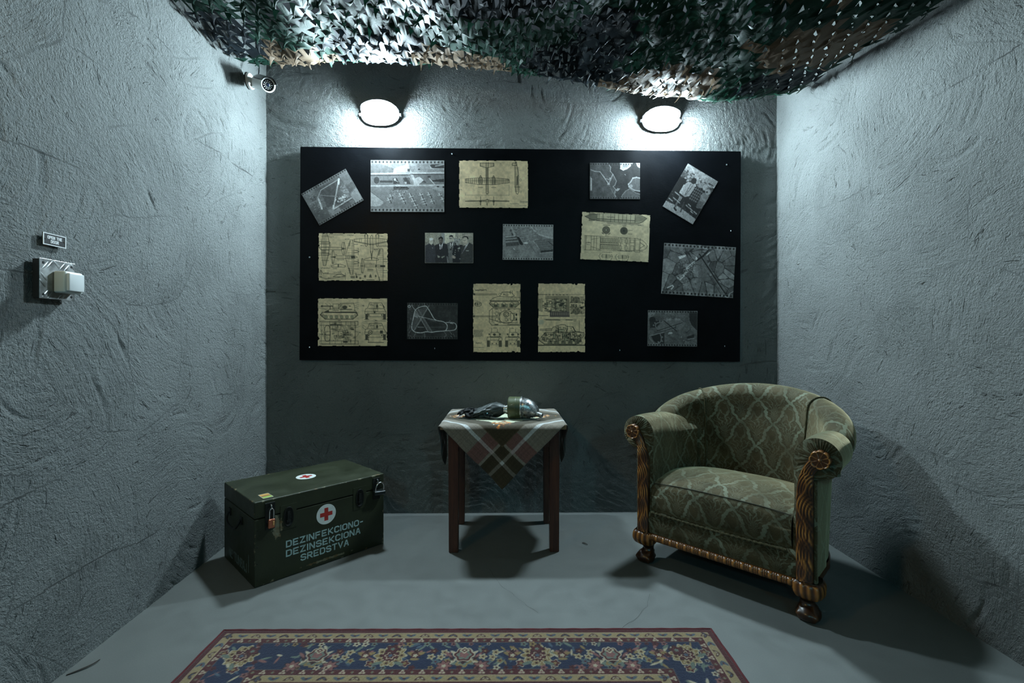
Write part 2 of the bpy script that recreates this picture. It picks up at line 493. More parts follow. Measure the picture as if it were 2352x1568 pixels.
# ------------------------------------------------------------------ camouflage net slung under the ceiling
def net_z(x, y):
    bx = [-1.45, -1.30, -0.90, -0.38, 0.0, 0.35, 0.66, 0.92, 1.17, 1.45, 1.62]
    bz = [2.530, 2.540, 2.545, 2.540, 2.510, 2.455, 2.400, 2.375, 2.345, 2.385, 2.41]
    back = np.interp(x, bx, bz)
    fx = [-1.45, -1.2, -0.6, 0.2, 0.9, 1.4, 1.62]
    fz = [2.43, 2.44, 2.47, 2.44, 2.33, 2.27, 2.29]
    front = np.interp(x, fx, fz)
    t = np.clip((y - 1.75) / (2.6 - 1.75), 0, 1)
    z = front * (1 - t) + back * t
    # towards the room the canopy rises to its hooks on the ceiling
    z = z + np.clip(1.75 - y, 0, 2) ** 1.5 * 0.16
    # folds
    z = z + np.where(np.asarray(x) > .4, .4, 1.0) * 0.028 * np.sin(5.2 * x + 2.1 * y + 0.6) * np.clip((2.62 - y) / 0.3, 0, 1)
    z = z + np.where(np.asarray(x) > .4, .4, 1.0) * 0.018 * np.sin(9.0 * x - 6.0 * y) * np.clip((2.62 - y) / 0.25, 0, 1)
    # swag ridge left of the first lamp
    z = z - 0.055 * np.exp(-((x + 1.08 - 0.25 * (2.6 - y)) / 0.10) ** 2) * np.clip((2.6 - y) / 0.15, 0.25, 1)
    # the rear hem turns up towards the wall
    z = z + np.clip(y - 2.58, 0, 1) * 0.75
    return z
NX, NY = 0.066, 0.063
NET_X0, NET_X1, NET_Y0, NET_Y1 = -1.375, 1.60, 0.55, 2.66
PATCH = [(-1.08, 2.50, 0.17, 0.15, 2), (-0.22, 2.50, 0.26, 0.13, 2), (0.86, 2.44, 0.24, 0.17, 2), (1.36, 2.02, 0.25, 0.20, 2), (0.66, 2.53, 0.12, 0.08, 2),
         (-0.62, 2.45, 0.30, 0.16, 1), (0.36, 2.45, 0.26, 0.20, 1), (1.38, 2.36, 0.22, 0.14, 1), (-1.30, 2.26, 0.12, 0.18, 1), (0.45, 2.15, 0.14, 0.2, 1), (-0.1, 1.9, 0.4, 0.15, 1), (1.1, 1.5, 0.3, 0.2, 2), (-0.9, 1.6, 0.3, 0.2, 2)]
def net_patch(x, y):
    for cx, cy, rx, ry, k in PATCH:
        d = ((x - cx) / rx) ** 2 + ((y - cy) / ry) ** 2
        w = 1 + 0.45 * math.sin(x * 31 + cx * 9) * math.sin(y * 37 + cy * 7)
        if d < w: return k
    return 0
def net_fabric(name, c1, c2):
    t = NT(name); c = t.coord()
    f = t.noise(c, 7, 3, 0.6)
    geo = t.new('NewGeometry')
    col = t.mix(t.mapr(f, 0.35, 0.65), (*c1, 1), (*c2, 1))
    t.set(color=col, rough=0.6, spec=0.15)
    t.bump(t.noise(c, 120, 3), 0.25, 0.003)
    # thin woven fabric: some light passes through
    tr = t.new('BsdfTranslucent'); t.put(tr.inputs[0], col)
    mx = t.new('MixShader'); mx.inputs[0].default_value = 0.18
    out = t.n['Material Output']
    t.t.links.new(t.b.outputs[0], mx.inputs[1]); t.t.links.new(tr.outputs[0], mx.inputs[2]); t.t.links.new(mx.outputs[0], out.inputs[0])
    return t.m
NET_M = [net_fabric('net_green', (0.003, 0.021, 0.014), (0.006, 0.034, 0.020)), net_fabric('net_black', (0.003, 0.006, 0.009), (0.006, 0.011, 0.014)), net_fabric('net_tan', (0.095, 0.067, 0.044), (0.140, 0.102, 0.069))]
def build_net():
    root = empty('camouflage_net', (0.1, 1.6, 2.4), (0, 0, 0), 'green, black and tan camouflage net hung under the ceiling with sagging folds', 'camouflage net')
    R = np.array(root.location)
    cache = {}; V = []; Fc = []; MI = []
    def hsh(a, b, k=0):
        v = math.sin(a * 127.1 + b * 311.7 + k * 74.7) * 43758.5453
        return v - math.floor(v)
    def outer(ix, iy):
        """lattice point: ix in half cells"""
        key = (ix, iy)
        if key not in cache:
            x = NET_X0 + ix * NX * 0.5 + (hsh(ix, iy) - 0.5) * 0.008
            y = NET_Y0 + iy * NY + (hsh(ix, iy, 1) - 0.5) * 0.008 + (0.2 if (ix + iy) % 2 else -0.2) * NY * 0.7
            x = min(max(x, NET_X0 - 0.01), NET_X1 + 0.02)
            z = float(net_z(x, y)) + (hsh(ix, iy, 2) - 0.5) * 0.014
            cache[key] = len(V); V.append((x - R[0], y - R[1], z - R[2]))
        return cache[key]
    ncx = int((NET_X1 - NET_X0) / NX); ncy = int((NET_Y1 - NET_Y0) / NY)
    leaves = []
    for j in range(ncy):
        for i in range(ncx):
            ix = 2 * i + (j % 2)
            o = [outer(ix, j), outer(ix + 1, j), outer(ix + 2, j), outer(ix + 2, j + 1), outer(ix + 1, j + 1), outer(ix, j + 1)]
            P = np.array([V[k] for k in o]); c = P.mean(0)
            k = net_patch(c[0] + R[0], c[1] + R[1])
            if hsh(i, j, 9) < 0.03:          # now and then a cell was never cut
                Fc.append(tuple(o)); MI.append(k); continue
            sh = [0.60, 0.36, 0.46, 0.62, 0.38, 0.48]
            inn = []
            n = np.cross(P[2] - P[0], P[4] - P[0]); n /= np.linalg.norm(n) + 1e-9
            for q in range(6):
                s = sh[q] * (0.92 + 0.2 * hsh(i * 7 + q, j, 3)) * (.50 if c[0] + R[0] > 1.15 else .72 if c[0] + R[0] > .35 else 1.08)
                tw = 0.008 * math.sin(q * 2.1 + hsh(i, j, 4) * 6.28)
                p = c + (P[q] - c) * s + n * tw
                inn.append(len(V)); V.append(tuple(p))
            for q in range(6):
                Fc.append((o[q], o[(q + 1) % 6], inn[(q + 1) % 6], inn[q])); MI.append(k)
            leaves.append((i, j, c + R, k, P[1] - P[4], P[3] - P[0]))
    sheet_o = mesh('net_sheet', V, Fc, NET_M, root, smooth=True, mi=MI)
    # leaves: the cut tongues that curl out of each hole
    def leaf_pts(seed):
        r = random.Random(seed)
        L = 0.044 * r.uniform(0.8, 1.25); curl = r.uniform(-0.2, 1.5); side = r.uniform(0.3, 1.1); a0 = r.uniform(-1.15, -0.25)
        pts = []
        x = z = 0.0; a = a0; hook = r.uniform(.2, .5)
        for s in range(5):
            f = s / 4
            w = 0.0150 * (1.0 - .25 * math.sin(f * math.pi) - 0.93 * f ** 1.3) + 0.0012
            off = side * (0.026 * f * f - .012 * f)
            for k in (-1, 0, 1):
                pts.append((off + k * w, x, z - 0.004 * (1 - k * k) * math.sin(f * 3.1)))
            x += math.cos(a) * L / 4; z += math.sin(a) * L / 4; a += curl / 4 * (0.4 + f)
        return pts
    lf = grid_faces(5, 3).tolist()
    NV = 10
    var = [leaf_pts(100 + s) for s in range(NV)]
    meshes = {}
    for s in range(NV):
        for k in range(3):
            me = bpy.data.meshes.new('leaf')
            me.from_pydata(var[s], [], lf); me.materials.append(NET_M[k])
            me.polygons.foreach_set('use_smooth', [True] * len(me.polygons)); me.update()
            meshes[s, k] = me
    cp = np.array(cam.location)
    def shown(c):
        d = c - cp
        if d[1] < 0.3: return -1
        px = abs(d[0] / d[1]); pz = d[2] / d[1]
        return 1.0 / np.linalg.norm(d) if (px < 1.06 and pz < 0.70) else -1
    order = sorted(leaves, key=lambda l: -shown(l[2]))
    mv, mf, mm = [], [], []
    for idx, (i, j, c, k, down, right) in enumerate(order):
        s = int(hsh(i, j, 5) * NV) % NV
        flip = -1 if hsh(i, j, 6) < 0.12 else 1
        ez = np.array([0, 0, 1.0])
        ex = right / np.linalg.norm(right)
        ey = -(down - ex * np.dot(down, ex)); ey /= np.linalg.norm(ey)
        ez = np.cross(ex, ey)
        ro = (hsh(i, j, 7) - 0.5) * 0.5
        ex, ey = ex * math.cos(ro) + ey * math.sin(ro), ey * math.cos(ro) - ex * math.sin(ro)
        ey = ey * flip; ex = ex * flip
        org = c - R - ey * 0.014
        if idx < 300:
            M = Matrix(((ex[0], ey[0], ez[0], org[0]), (ex[1], ey[1], ez[1], org[1]), (ex[2], ey[2], ez[2], org[2]), (0, 0, 0, 1)))
            o = link('leaf', meshes[s, k], root); o.matrix_local = M
        else:
            b = len(mv)
            for p in var[s]: mv.append(tuple(org + ex * p[0] + ey * p[1] + ez * p[2]))
            mf += [tuple(q + b for q in f) for f in lf]; mm += [k] * len(lf)
    o = mesh('leaf_scrim', mv, mf, NET_M, root, mi=mm); o['kind'] = 'stuff'
    # suspension cords from the net up to ceiling hooks
    m = MB()
    for x, y in [(-1.25, 2.5), (-0.4, 2.55), (0.5, 2.5), (1.5, 2.5), (-1.25, 1.3), (0.1, 1.2), (1.45, 1.3), (-1.2, 0.6), (0.2, 0.6), (1.5, 0.6)]:
        z = float(net_z(x, y))
        m.tube([(x - R[0], y - R[1], z - R[2]), (x - R[0], y - R[1], Z_CEIL - R[2] - 0.001)], 0.0025, 6)
    m.build('suspension_cord', NET_M[1], root)
build_net()

# ------------------------------------------------------------------ black board with its screws
def board_mat():
    t = NT('board_paint'); c = t.coord()
    n = t.noise(c, 5, 4, 0.6, 0.4); g = t.noise(t.vmath('MULTIPLY', c, (1, 1, 2.2)), 38, 4, 0.65, 1.0)
    f = t.mapr(n, 0.3, 0.7, 0.7, 1.3)
    t.set(color=t.mix(1.0, (0.0035, 0.0042, 0.0055, 1), t.comb(f, f, f), 'MULTIPLY'), rough=t.mapr(n, 0.3, 0.7, 0.34, 0.46), spec=0.06)
    t.bump(g, 0.16, 0.003)
    return t.m
BW, BH, BT = 2.656, 1.276, 0.014
BOARD = empty('notice_board', (0.104, Y_BACK - 0.001, 1.5595), (0, math.radians(0.25), 0), 'wide black painted board screwed to the back wall, covered in pinned prints', 'board')
m = MB(); m.box((0, -BT / 2, 0), (BW, BT, BH), bev=0.0015)
m.build('board_panel', board_mat(), BOARD)
M_SCREW = simple('screw_zinc', (0.55, 0.6, 0.62), 0.3, 0.9)
m = MB(); m.lathe([(0.0, 0.0), (0.0045, 0.0), (0.0042, 0.0014), (0.002, 0.0024), (0.0, 0.0026)], 12)
m.box((0, 0, 0.0024), (0.006, 0.0009, 0.0006))
sc0 = m.build('screw', M_SCREW, BOARD, True)
sp = [(-1.166, 1.536), (-1.164, 0.997), (-0.418, 0.994), (0.697, 0.988), (1.339, 1.014), (1.371, 1.714), (1.344, 2.115), (-0.319, 2.163)]
for k, (x, z) in enumerate(sp):
    o = sc0 if k == 0 else sc0.copy()
    if k: COL.objects.link(o)
    o.location = (x - 0.104, -BT, z - 1.5595); o.rotation_euler = (math.radians(90), 0, k)

# ------------------------------------------------------------------ prints: each one a fine sheet of paper with its picture in vertex colours
class Canvas:
    """picture drawn in the coordinates x0..x1, y0..y1 (y down)"""
    def __init__(s, nx, ny, x0, x1, y0, y1, bg):
        s.nx, s.ny = nx, ny
        s.x = np.linspace(x0, x1, nx)[None, :]; s.y = np.linspace(y0, y1, ny)[:, None]
        s.px = (x1 - x0) / (nx - 1)
        s.a = np.zeros((ny, nx, 3)) + np.asarray(bg, float)
        s.x0, s.x1, s.y0, s.y1 = x0, x1, y0, y1
    def put(s, al, col):
        al = np.clip(al, 0, 1)[..., None]
        s.a = s.a * (1 - al) + np.asarray(col if hasattr(col, '__len__') else (col,) * 3, float) * al
    def seg(s, p, q, w, col, a=1.0):
        (x1, y1), (x2, y2) = p, q
        pad = w + 2 * s.px
        ix = (s.x[0] >= min(x1, x2) - pad) & (s.x[0] <= max(x1, x2) + pad); iy = (s.y[:, 0] >= min(y1, y2) - pad) & (s.y[:, 0] <= max(y1, y2) + pad)
        if not ix.any() or not iy.any(): return
        X = s.x[:, ix]; Y = s.y[iy]
        dx, dy = x2 - x1, y2 - y1; L = dx * dx + dy * dy + 1e-12
        t = np.clip(((X - x1) * dx + (Y - y1) * dy) / L, 0, 1)
        d = np.hypot(X - x1 - t * dx, Y - y1 - t * dy)
        ww = max(w, s.px * 0.9)
        al = np.clip((ww / 2 - d) / s.px + 0.5, 0, 1) * a * min(1, 1.5 * w / (s.px * 0.9))
        sub = s.a[np.ix_(iy, ix)]
        c = np.asarray(col if hasattr(col, '__len__') else (col,) * 3, float)
        s.a[np.ix_(iy, ix)] = sub * (1 - al[..., None]) + c * al[..., None]
    def line(s, pts, w, col, a=1.0, closed=False):
        pts = list(pts)
        if closed: pts.append(pts[0])
        for p, q in zip(pts, pts[1:]): s.seg(p, q, w, col, a)
    def poly(s, pts, col, a=1.0, soft=1.0):
        ins = np.zeros((s.ny, s.nx), bool); n = len(pts)
        for k in range(n):
            (x1, y1), (x2, y2) = pts[k], pts[(k + 1) % n]
            if y1 == y2: continue
            cond = ((s.y >= min(y1, y2)) & (s.y < max(y1, y2)))
            xi = x1 + (s.y - y1) * (x2 - x1) / (y2 - y1)
            ins ^= cond & (s.x < xi)
        s.put(ins.astype(float) * a, col)
    def ell(s, c, rx, ry, col, a=1.0, w=None, rot=0.0):
        X = s.x - c[0]; Y = s.y - c[1]
        cr, sr = math.cos(rot), math.sin(rot)
        u = (X * cr + Y * sr) / rx; v = (-X * sr + Y * cr) / ry
        d = (np.hypot(u, v) - 1) * min(rx, ry)
        if w is None: al = np.clip(0.5 - d / s.px, 0, 1)
        else: al = np.clip((max(w, s.px) / 2 - np.abs(d)) / s.px + 0.5, 0, 1) * min(1.0, w / s.px)
        s.put(al * a, col)
    def rect(s, x0, y0, x1, y1, col, a=1.0, w=None):
        if w: s.line([(x0, y0), (x1, y0), (x1, y1), (x0, y1)], w, col, a, True)
        else:
            al = np.clip((s.x - x0) / s.px + 0.5, 0, 1) * np.clip((x1 - s.x) / s.px + 0.5, 0, 1) * np.clip((s.y - y0) / s.px + 0.5, 0, 1) * np.clip((y1 - s.y) / s.px + 0.5, 0, 1)
            s.put(al * a, col)
    def noise(s, cells, amp, octv=4, r=None):
        s.a = np.clip(s.a * (1 + (vnoise(s.ny, s.nx, cells, r, octv)[..., None] - 0.5) * 2 * amp), 0, 1)
    def text(s, x0, y0, x1, h, col=0.1, a=0.8, r=None):
        """illegible small print, as in the photograph"""
        r = r or rnd; x = x0
        while x < x1:
            w = h * r.uniform(0.35, 0.7)
            s.seg((x, y0 + r.uniform(-.2, .2) * h), (x + w * 0.5, y0 + r.uniform(-.5, .5) * h), h * 0.45, col, a * r.uniform(.5, 1))
            x += w
    def perf(s, n=20, col=0.03, a=0.92):
        W = s.x1 - s.x0; H = s.y1 - s.y0
        for k in range(n):
            x = s.x0 + W * (k + 0.42) / n
            for y in (s.y0 + H * 0.035, s.y1 - H * 0.035):
                s.ell((x, y), W / n * 0.23, H * 0.021, col, a)
    def band(s, a=0.25, col=0.75):
        H = s.y1 - s.y0
        s.rect(s.x0, s.y0, s.x1, s.y0 + H * 0.075, col, a); s.rect(s.x0, s.y1 - H * 0.075, s.x1, s.y1, col, a)

M_PRINT = attr_mat('print_paper', 0.5, spec=0.25)
def torn(ny, nx, seed, notch):
    """keep-mask of a sheet with deckled edges"""
    r = np.random.default_rng(seed)
    def edge(n):
        return np.interp(np.arange(n), np.linspace(0, n, 26), r.random(26)) * 1.6
    m = np.ones((ny, nx), bool); X = np.arange(nx)[None, :]; Y = np.arange(ny)[:, None]
    m &= Y >= edge(nx)[None, :]; m &= Y < ny - 1 - edge(nx)[None, :] + 0.2
    m &= X >= edge(ny)[:, None]; m &= X < nx - 1 - edge(ny)[:, None] + 0.2
    for fx, fy, fr in notch:
        m &= np.hypot(X - fx * nx, (Y - fy * ny)) > fr * nx * (1 + 0.3 * np.sin(X * 1.3) * np.cos(Y * 1.7))
    return m
def print_sheet(name, cv, cx, cz, w, h, rot, label, cat, group=None, mask=None, gain=1.0):
    """rot degrees, counter-clockwise as seen from the room"""
    ny, nx = cv.ny, cv.nx
    root_rot = (0, -math.radians(rot), 0)
    gx = np.linspace(-w / 2, w / 2, nx); gz = np.linspace(h / 2, -h / 2, ny)
    Zg, Xg = np.meshgrid(gz, gx, indexing='ij')
    P = np.stack([Xg, np.zeros_like(Xg), Zg], -1).reshape(-1, 3)
    f = grid_faces(ny, nx)
    if mask is not None:
        mk = mask.ravel(); f = f[mk[f].all(1)]
    # skirt: the paper's own thickness
    e = np.concatenate([f[:, [0, 1]], f[:, [1, 2]], f[:, [2, 3]], f[:, [3, 0]]])
    key = np.sort(e, 1); code = key[:, 0] * (nx * ny) + key[:, 1]
    u, cnt = np.unique(code, return_counts=True)
    be = e[np.isin(code, u[cnt == 1])]
    bv = np.unique(be); n0 = len(P)
    mp = {int(v): n0 + k for k, v in enumerate(bv)}
    P2 = P[bv] + np.array([0, 0.0009, 0])
    sk = [(int(a), mp[int(a)], mp[int(b)], int(b)) for a, b in be]
    if cat == 'photograph':      # film grain and mottling
        g = np.random.default_rng(len(label) + nx); cv.a = np.clip(cv.a * (1 + .30 * (vnoise(ny, nx, 34, g, 3)[..., None] - .5)) * (1 + .22 * (g.random((ny, nx, 1)) - .5)), 0, 1)
    col = lin(np.clip(cv.a.reshape(-1, 3) * gain, 0, .95))
    col = np.concatenate([col, col[bv] * 0.6])
    used = np.zeros(n0, bool); used[f.ravel()] = True
    V = np.concatenate([P, P2])
    fl = [tuple(q) for q in f.tolist()] + sk
    remap = np.cumsum(np.concatenate([used, np.ones(len(bv), bool)])) - 1
    keep = np.concatenate([used, np.ones(len(bv), bool)])
    fl = [tuple(int(remap[q]) for q in ff) for ff in fl]
    o = mesh(name, V[keep], fl, M_PRINT, None, smooth=False, col=col[keep])
    o.location = (cx, Y_BACK - BT - 0.0022, cz); o.rotation_euler = root_rot
    return tag(o, label, cat, group)
RES = 0.00245
def cvs(w, h, x0, x1, y0, y1, bg): return Canvas(int(w / RES), int(h / RES), x0, x1, y0, y1, bg)
def parchment(w, h, x0, x1, y0, y1, seed):
    c = cvs(w, h, x0, x1, y0, y1, (0.88, 0.795, 0.645))
    r = np.random.default_rng(seed)
    c.noise(5, 0.10, 3, r); c.noise(28, 0.13, 3, r)
    return c
INK = (0.13, 0.14, 0.12)

# --- aerial view of an airfield between fields, tilted (top left)
def p_triangle():
    c = cvs(.304, .217, -152, 152, -108, 108, 0.40); r = np.random.default_rng(1)
    c.noise(7, .35, 4, r)
    for p, v, a in [([(-150, -100), (-70, -100), (-85, -20), (-150, -10)], .52, .5), ([(-150, 20), (-60, 30), (-70, 105), (-150, 105)], .33, .6), ([(-60, 55), (0, 55), (5, 100), (-55, 100)], .62, .6), ([(10, 62), (70, 50), (75, 100), (15, 102)], .34, .7), ([(95, -100), (150, -100), (150, -20), (100, -25)], .55, .55), ([(98, 40), (150, 20), (150, 95), (105, 98)], .66, .7), ([(100, -15), (150, -25), (150, 15), (105, 30)], .36, .6), ([(-40, -90), (60, -80), (10, 50), (-60, 40)], .28, .6), ([(-120, -60), (-90, -60), (-90, -35), (-120, -35)], .25, .6)]: c.poly(p, v, a)
    c.seg((86, -74), (-30, 62), 7, .72); c.seg((86, -74), (70, -50), 11, .86); c.seg((-30, 62), (-20, 46), 9, .85)
    c.seg((-30, 66), (95, 60), 7, .72); c.seg((-30, 72), (95, 67), 4, .25, .8)
    c.seg((-58, -45), (40, 20), 5, .5); c.seg((-78, -30), (-90, 30), 10, .8); c.line([(86, -74), (20, -72), (-40, -70), (-78, -40), (-78, -25)], 4, .7)
    rr = random.Random(3)
    for k in range(60): c.ell((40 + rr.gauss(0, 18), 35 + rr.gauss(0, 9)), rr.uniform(2, 6), rr.uniform(2, 4), rr.choice([.85, .78, .9, .3]), .8)
    for k in range(26): c.ell((84 + rr.gauss(0, 9), -30 + 3.0 * k), rr.uniform(2, 5), rr.uniform(2, 4), .72, .8, w=1.6)
    for k in range(60): c.ell((rr.uniform(-140, -60), rr.uniform(-70, 70)), rr.uniform(1, 6), rr.uniform(1, 4), rr.choice([.25, .62, .7]), .5)
    c.band(.12); c.perf(20, .06)
    print_sheet('aerial_photograph', c, -1.029, 1.902, .304, .217, 30.0, 'tilted grey aerial photograph of a triangular airfield, top left of the board', 'photograph', 'photographs on the black board')
p_triangle()

# --- large photograph: parked aeroplanes below a road with buildings
def p_apron():
    c = cvs(.44, .309, 78, 2105, 95, 1515, 0.60); r = np.random.default_rng(2); rr = random.Random(5)
    c.noise(9, .22, 4, r)
    c.poly([(78, 190), (330, 190), (720, 330), (700, 430), (78, 450)], .50, .8)
    c.poly([(78, 500), (1100, 490), (1250, 780), (78, 800)], .50, .7); c.poly([(1220, 480), (2105, 470), (2105, 760), (1400, 770)], .45, .8)
    c.poly([(78, 830), (2105, 830), (2105, 1430), (78, 1430)], .56, .8)
    c.poly([(720, 330), (950, 240), (1080, 200), (1140, 420), (700, 440)], .86, .9)
    c.seg((78, 475), (2105, 435), 40, .84); c.seg((78, 805), (2105, 770), 34, .84)
    c.line([(1030, 100), (1190, 430), (1330, 780)], 62, .82); c.poly([(1250, 620), (1420, 540), (1530, 640), (1380, 780), (1280, 780)], .84)
    c.poly([(1120, 260), (1180, 240), (1290, 400), (1200, 410)], .55, .8)
    c.seg((90, 520), (1080, 500), 34, .30, .7); c.seg((1220, 478), (2105, 470), 26, .30, .8)
    for x in range(90, 2100, 42): c.ell((x, 505 - (x > 1150) * 28), 24, 14, rr.choice([.25, .36]), .6)
    c.ell((240, 650), 75, 95, .28); c.rect(330, 655, 690, 712, .27); c.poly([(690, 600), (740, 575), (800, 590), (880, 740), (700, 745)], .24); c.ell((745, 625), 32, 38, .80); c.seg((760, 650), (830, 695), 16, .75)
    c.poly([(960, 590), (1050, 560), (1110, 610), (1180, 745), (1060, 750), (990, 640)], .27)
    for k in range(30): c.ell((rr.uniform(980, 1150), rr.uniform(580, 730)), 14, 10, rr.choice([.2, .45]), .7)
    c.rect(1010, 690, 1070, 745, .8); c.rect(1090, 330, 1160, 405, .32); c.poly([(1370, 365), (1405, 310), (1450, 365)], .25)
    c.poly([(1700, 230), (1770, 200), (2105, 215), (2105, 320), (1780, 310)], .24); c.line([(1700, 230), (1740, 320), (2105, 320)], 14, .82); c.line([(1860, 250), (1960, 235), (2105, 205)], 16, .85)
    c.poly([(1760, 640), (2105, 600), (2105, 690), (1800, 680)], .20); c.line([(1690, 590), (1840, 760)], 22, .8); c.ell((1690, 545), 45, 28, .28)
    c.poly([(1470, 700), (1560, 650), (1620, 715)], .3)
    c.rect(710, 825, 1095, 900, .18)
    for k in range(22): c.ell((730 + k * 17, 870 + rr.uniform(-16, 12)), 8, 10, .62, .8)
    c.ell((1110, 872), 22, 16, .22)
    for k in range(230): c.ell((rr.uniform(640, 1110), rr.uniform(915, 1040)), rr.uniform(4, 9), rr.uniform(5, 9), rr.choice([.22, .78, .85, .4]), .8)
    c.poly([(1760, 860), (1900, 800), (2105, 790), (2105, 950), (1900, 920)], .74, .9); c.rect(1900, 800, 1965, 832, .15); c.rect(2060, 805, 2105, 850, .15)
    c.poly([(78, 970), (260, 1100), (420, 1220), (420, 1290), (340, 1350), (200, 1372), (78, 1360)], .76); c.seg((78, 965), (420, 1220), 6, .30)
    def plane(x, y, L, t=.88):
        dx, dy = L * .46, L * .9
        c.seg((x + 34, y + 18), (x + 34 + dx, y + 18 + dy), 30, .28, .85)
        c.seg((x, y), (x + dx, y + dy), 26, t)
        for q in ([.35] if L < 180 else [.2, .5, .8]):
            px, py = x + dx * q, y + dy * q
            c.seg((px - 45, py + 25), (px + 75, py - 8), 15, t); c.ell((px + 20, py + 40), 16, 10, .25, .8)
    plane(610, 1045, 95); plane(550, 1140, 125); plane(870, 1010, 290); plane(1140, 1005, 450); plane(1430, 1000, 110); plane(1480, 1120, 220); plane(1660, 980, 140); plane(1745, 1180, 100); plane(1960, 1010, 90); plane(2035, 1110, 120)
    c.band(.3); c.perf(20, .13, .85)
    print_sheet('aerial_photograph', c, -0.582, 1.970, .440, .309, 0.0, 'large grey photograph of parked aeroplanes below a road, brightest print, under the left lamp', 'photograph', 'photographs on the black board', gain=0.88)
p_apron()

# --- coast photograph
def p_coast():
    c = cvs(.304, .218, 155, 1960, 135, 1440, 0.17); r = np.random.default_rng(3); rr = random.Random(6)
    land = [(155, 135), (790, 135), (905, 290), (885, 430), (980, 540), (1110, 790), (1050, 950), (990, 985), (1090, 1100), (1030, 1220), (1100, 1390), (1120, 1440), (155, 1440)]
    c.poly(land, .27); c.noise(11, .35, 4, r)
    c.line(land[1:12], 22, .62, .75)
    c.line([(190, 390), (330, 440), (520, 460), (640, 620), (830, 890)], 26, .62, .8); c.line([(830, 890), (970, 1180), (1080, 1380)], 12, .55, .6)
    c.line([(980, 545), (840, 880)], 34, .62, .8); c.line([(710, 700), (880, 745)], 22, .62, .8); c.line([(630, 600), (830, 900), (860, 900)], 24, .68)
    c.ell((880, 690), 30, 22, .6); c.ell((820, 905), 45, 26, .66, .8)
    c.poly([(155, 600), (230, 700), (235, 1160), (190, 1140), (155, 1150)], .5, .6); c.seg((205, 700), (205, 1120), 26, .72, .8)
    c.poly([(1240, 135), (1250, 340), (1350, 395), (1480, 345), (1560, 300), (1660, 180), (1700, 135)], .66); c.ell((1440, 240), 110, 60, .42, .7); c.line([(1250, 340), (1350, 395), (1480, 345), (1610, 240)], 24, .85)
    c.poly([(1810, 135), (1960, 135), (1960, 315), (1890, 290)], .68)
    i1 = [(1960, 680), (1830, 650), (1700, 680), (1620, 820), (1540, 900), (1560, 1000), (1650, 1060), (1760, 1120), (1960, 1150)]
    c.poly(i1, .33); c.line(i1, 40, .66, .8); c.ell((1630, 970), 60, 60, .62, .6)
    i2 = [(1250, 1440), (1330, 1280), (1440, 1150), (1590, 1060), (1720, 1150), (1800, 1210), (1960, 1260), (1960, 1440)]
    c.poly(i2, .30); c.line(i2[:7], 20, .55, .8)
    c.poly([(1080, 1130), (1150, 1045), (1250, 1070), (1140, 1160)], .55); c.ell((1060, 1190), 35, 50, .5, .8); c.seg((1410, 545), (1440, 575), 14, .6)
    for k in range(40): c.seg((rr.uniform(200, 800), rr.uniform(500, 1400)), (rr.uniform(300, 900), rr.uniform(600, 1400)), 6, rr.choice([.2, .34]), .25)
    c.band(.06); c.perf(20, .07, .8)
    print_sheet('aerial_photograph', c, 0.667, 2.007, .304, .218, 0.0, 'dark aerial photograph of a coastline with pale islands, left of the tilted soldiers', 'photograph', 'photographs on the black board', gain=1.10)
p_coast()

# --- soldiers
def p_soldiers():
    c = cvs(.215, .303, 0, 100, 0, 141, 0.30); r = np.random.default_rng(4); rr = random.Random(8)
    c.rect(0, 0, 100, 26, .50); c.noise(12, .4, 4, r)
    c.poly([(0, 42), (100, 34), (100, 128), (0, 124)], .10, .9)
    for k in range(90): c.ell((rr.uniform(0, 100), rr.uniform(18, 44)), rr.uniform(1.5, 5), rr.uniform(1.5, 4), rr.choice([.65, .12, .5, .2]), .7)
    c.poly([(0, 122), (45, 118), (100, 124), (100, 141), (0, 141)], .52)
    # man in a pale jacket seen from the side
    c.poly([(26, 44), (42, 40), (52, 50), (50, 78), (40, 86), (24, 84), (20, 62)], .52); c.ell((40, 34), 8, 9, .14); c.poly([(20, 58), (27, 56), (28, 84), (20, 84)], .58); c.seg((36, 46), (38, 82), 1.6, .25); c.seg((44, 48), (40, 80), 2, .3)
    c.poly([(26, 86), (48, 86), (44, 110), (30, 112)], .12); c.poly([(26, 90), (36, 90), (35, 104), (28, 104)], .42); c.seg((30, 104), (31, 128), 5, .34); c.seg((31, 128), (38, 131), 5, .12); c.seg((46, 100), (52, 128), 4, .22)
    # plaid jacket
    c.poly([(54, 44), (74, 44), (78, 84), (52, 86)], .12)
    for q in range(5): c.seg((53, 50 + q * 8), (78, 49 + q * 8), 1.4, .55, .7)
    for q in range(4): c.seg((56 + q * 6, 45), (56 + q * 6, 85), 1.4, .5, .6)
    c.ell((64, 34), 7, 8, .5, .8); c.ell((76, 32), 6, 7, .62, .8); c.ell((52, 30), 6, 6, .55, .8)
    # bending soldiers on the right
    c.poly([(78, 50), (96, 40), (100, 60), (98, 90), (84, 96)], .40); c.ell((90, 40), 8, 8, .52); c.ell((88, 42), 3, 3, .2); c.seg((80, 60), (96, 66), 6, .45); c.poly([(80, 74), (96, 72), (96, 92), (82, 94)], .3)
    for (x, y, w_) in [(4, 112, 12), (14, 104, 10), (28, 106, 8), (56, 104, 10), (60, 98, 8), (70, 106, 9), (76, 112, 8), (84, 108, 10), (10, 88, 14)]: c.seg((x, y), (x + w_, y + 2), 3.2, .62, .8)
    for k in range(50): c.ell((rr.uniform(0, 100), rr.uniform(90, 122)), rr.uniform(1, 3), 1.2, rr.choice([.05, .35]), .5)
    c.noise(60, .18, 2, r)
    print_sheet('soldiers_photograph', c, 1.125, 1.931, .213, .303, -30.7, 'tilted black and white photograph of men in field jackets, top right of the board', 'photograph', 'photographs on the black board')
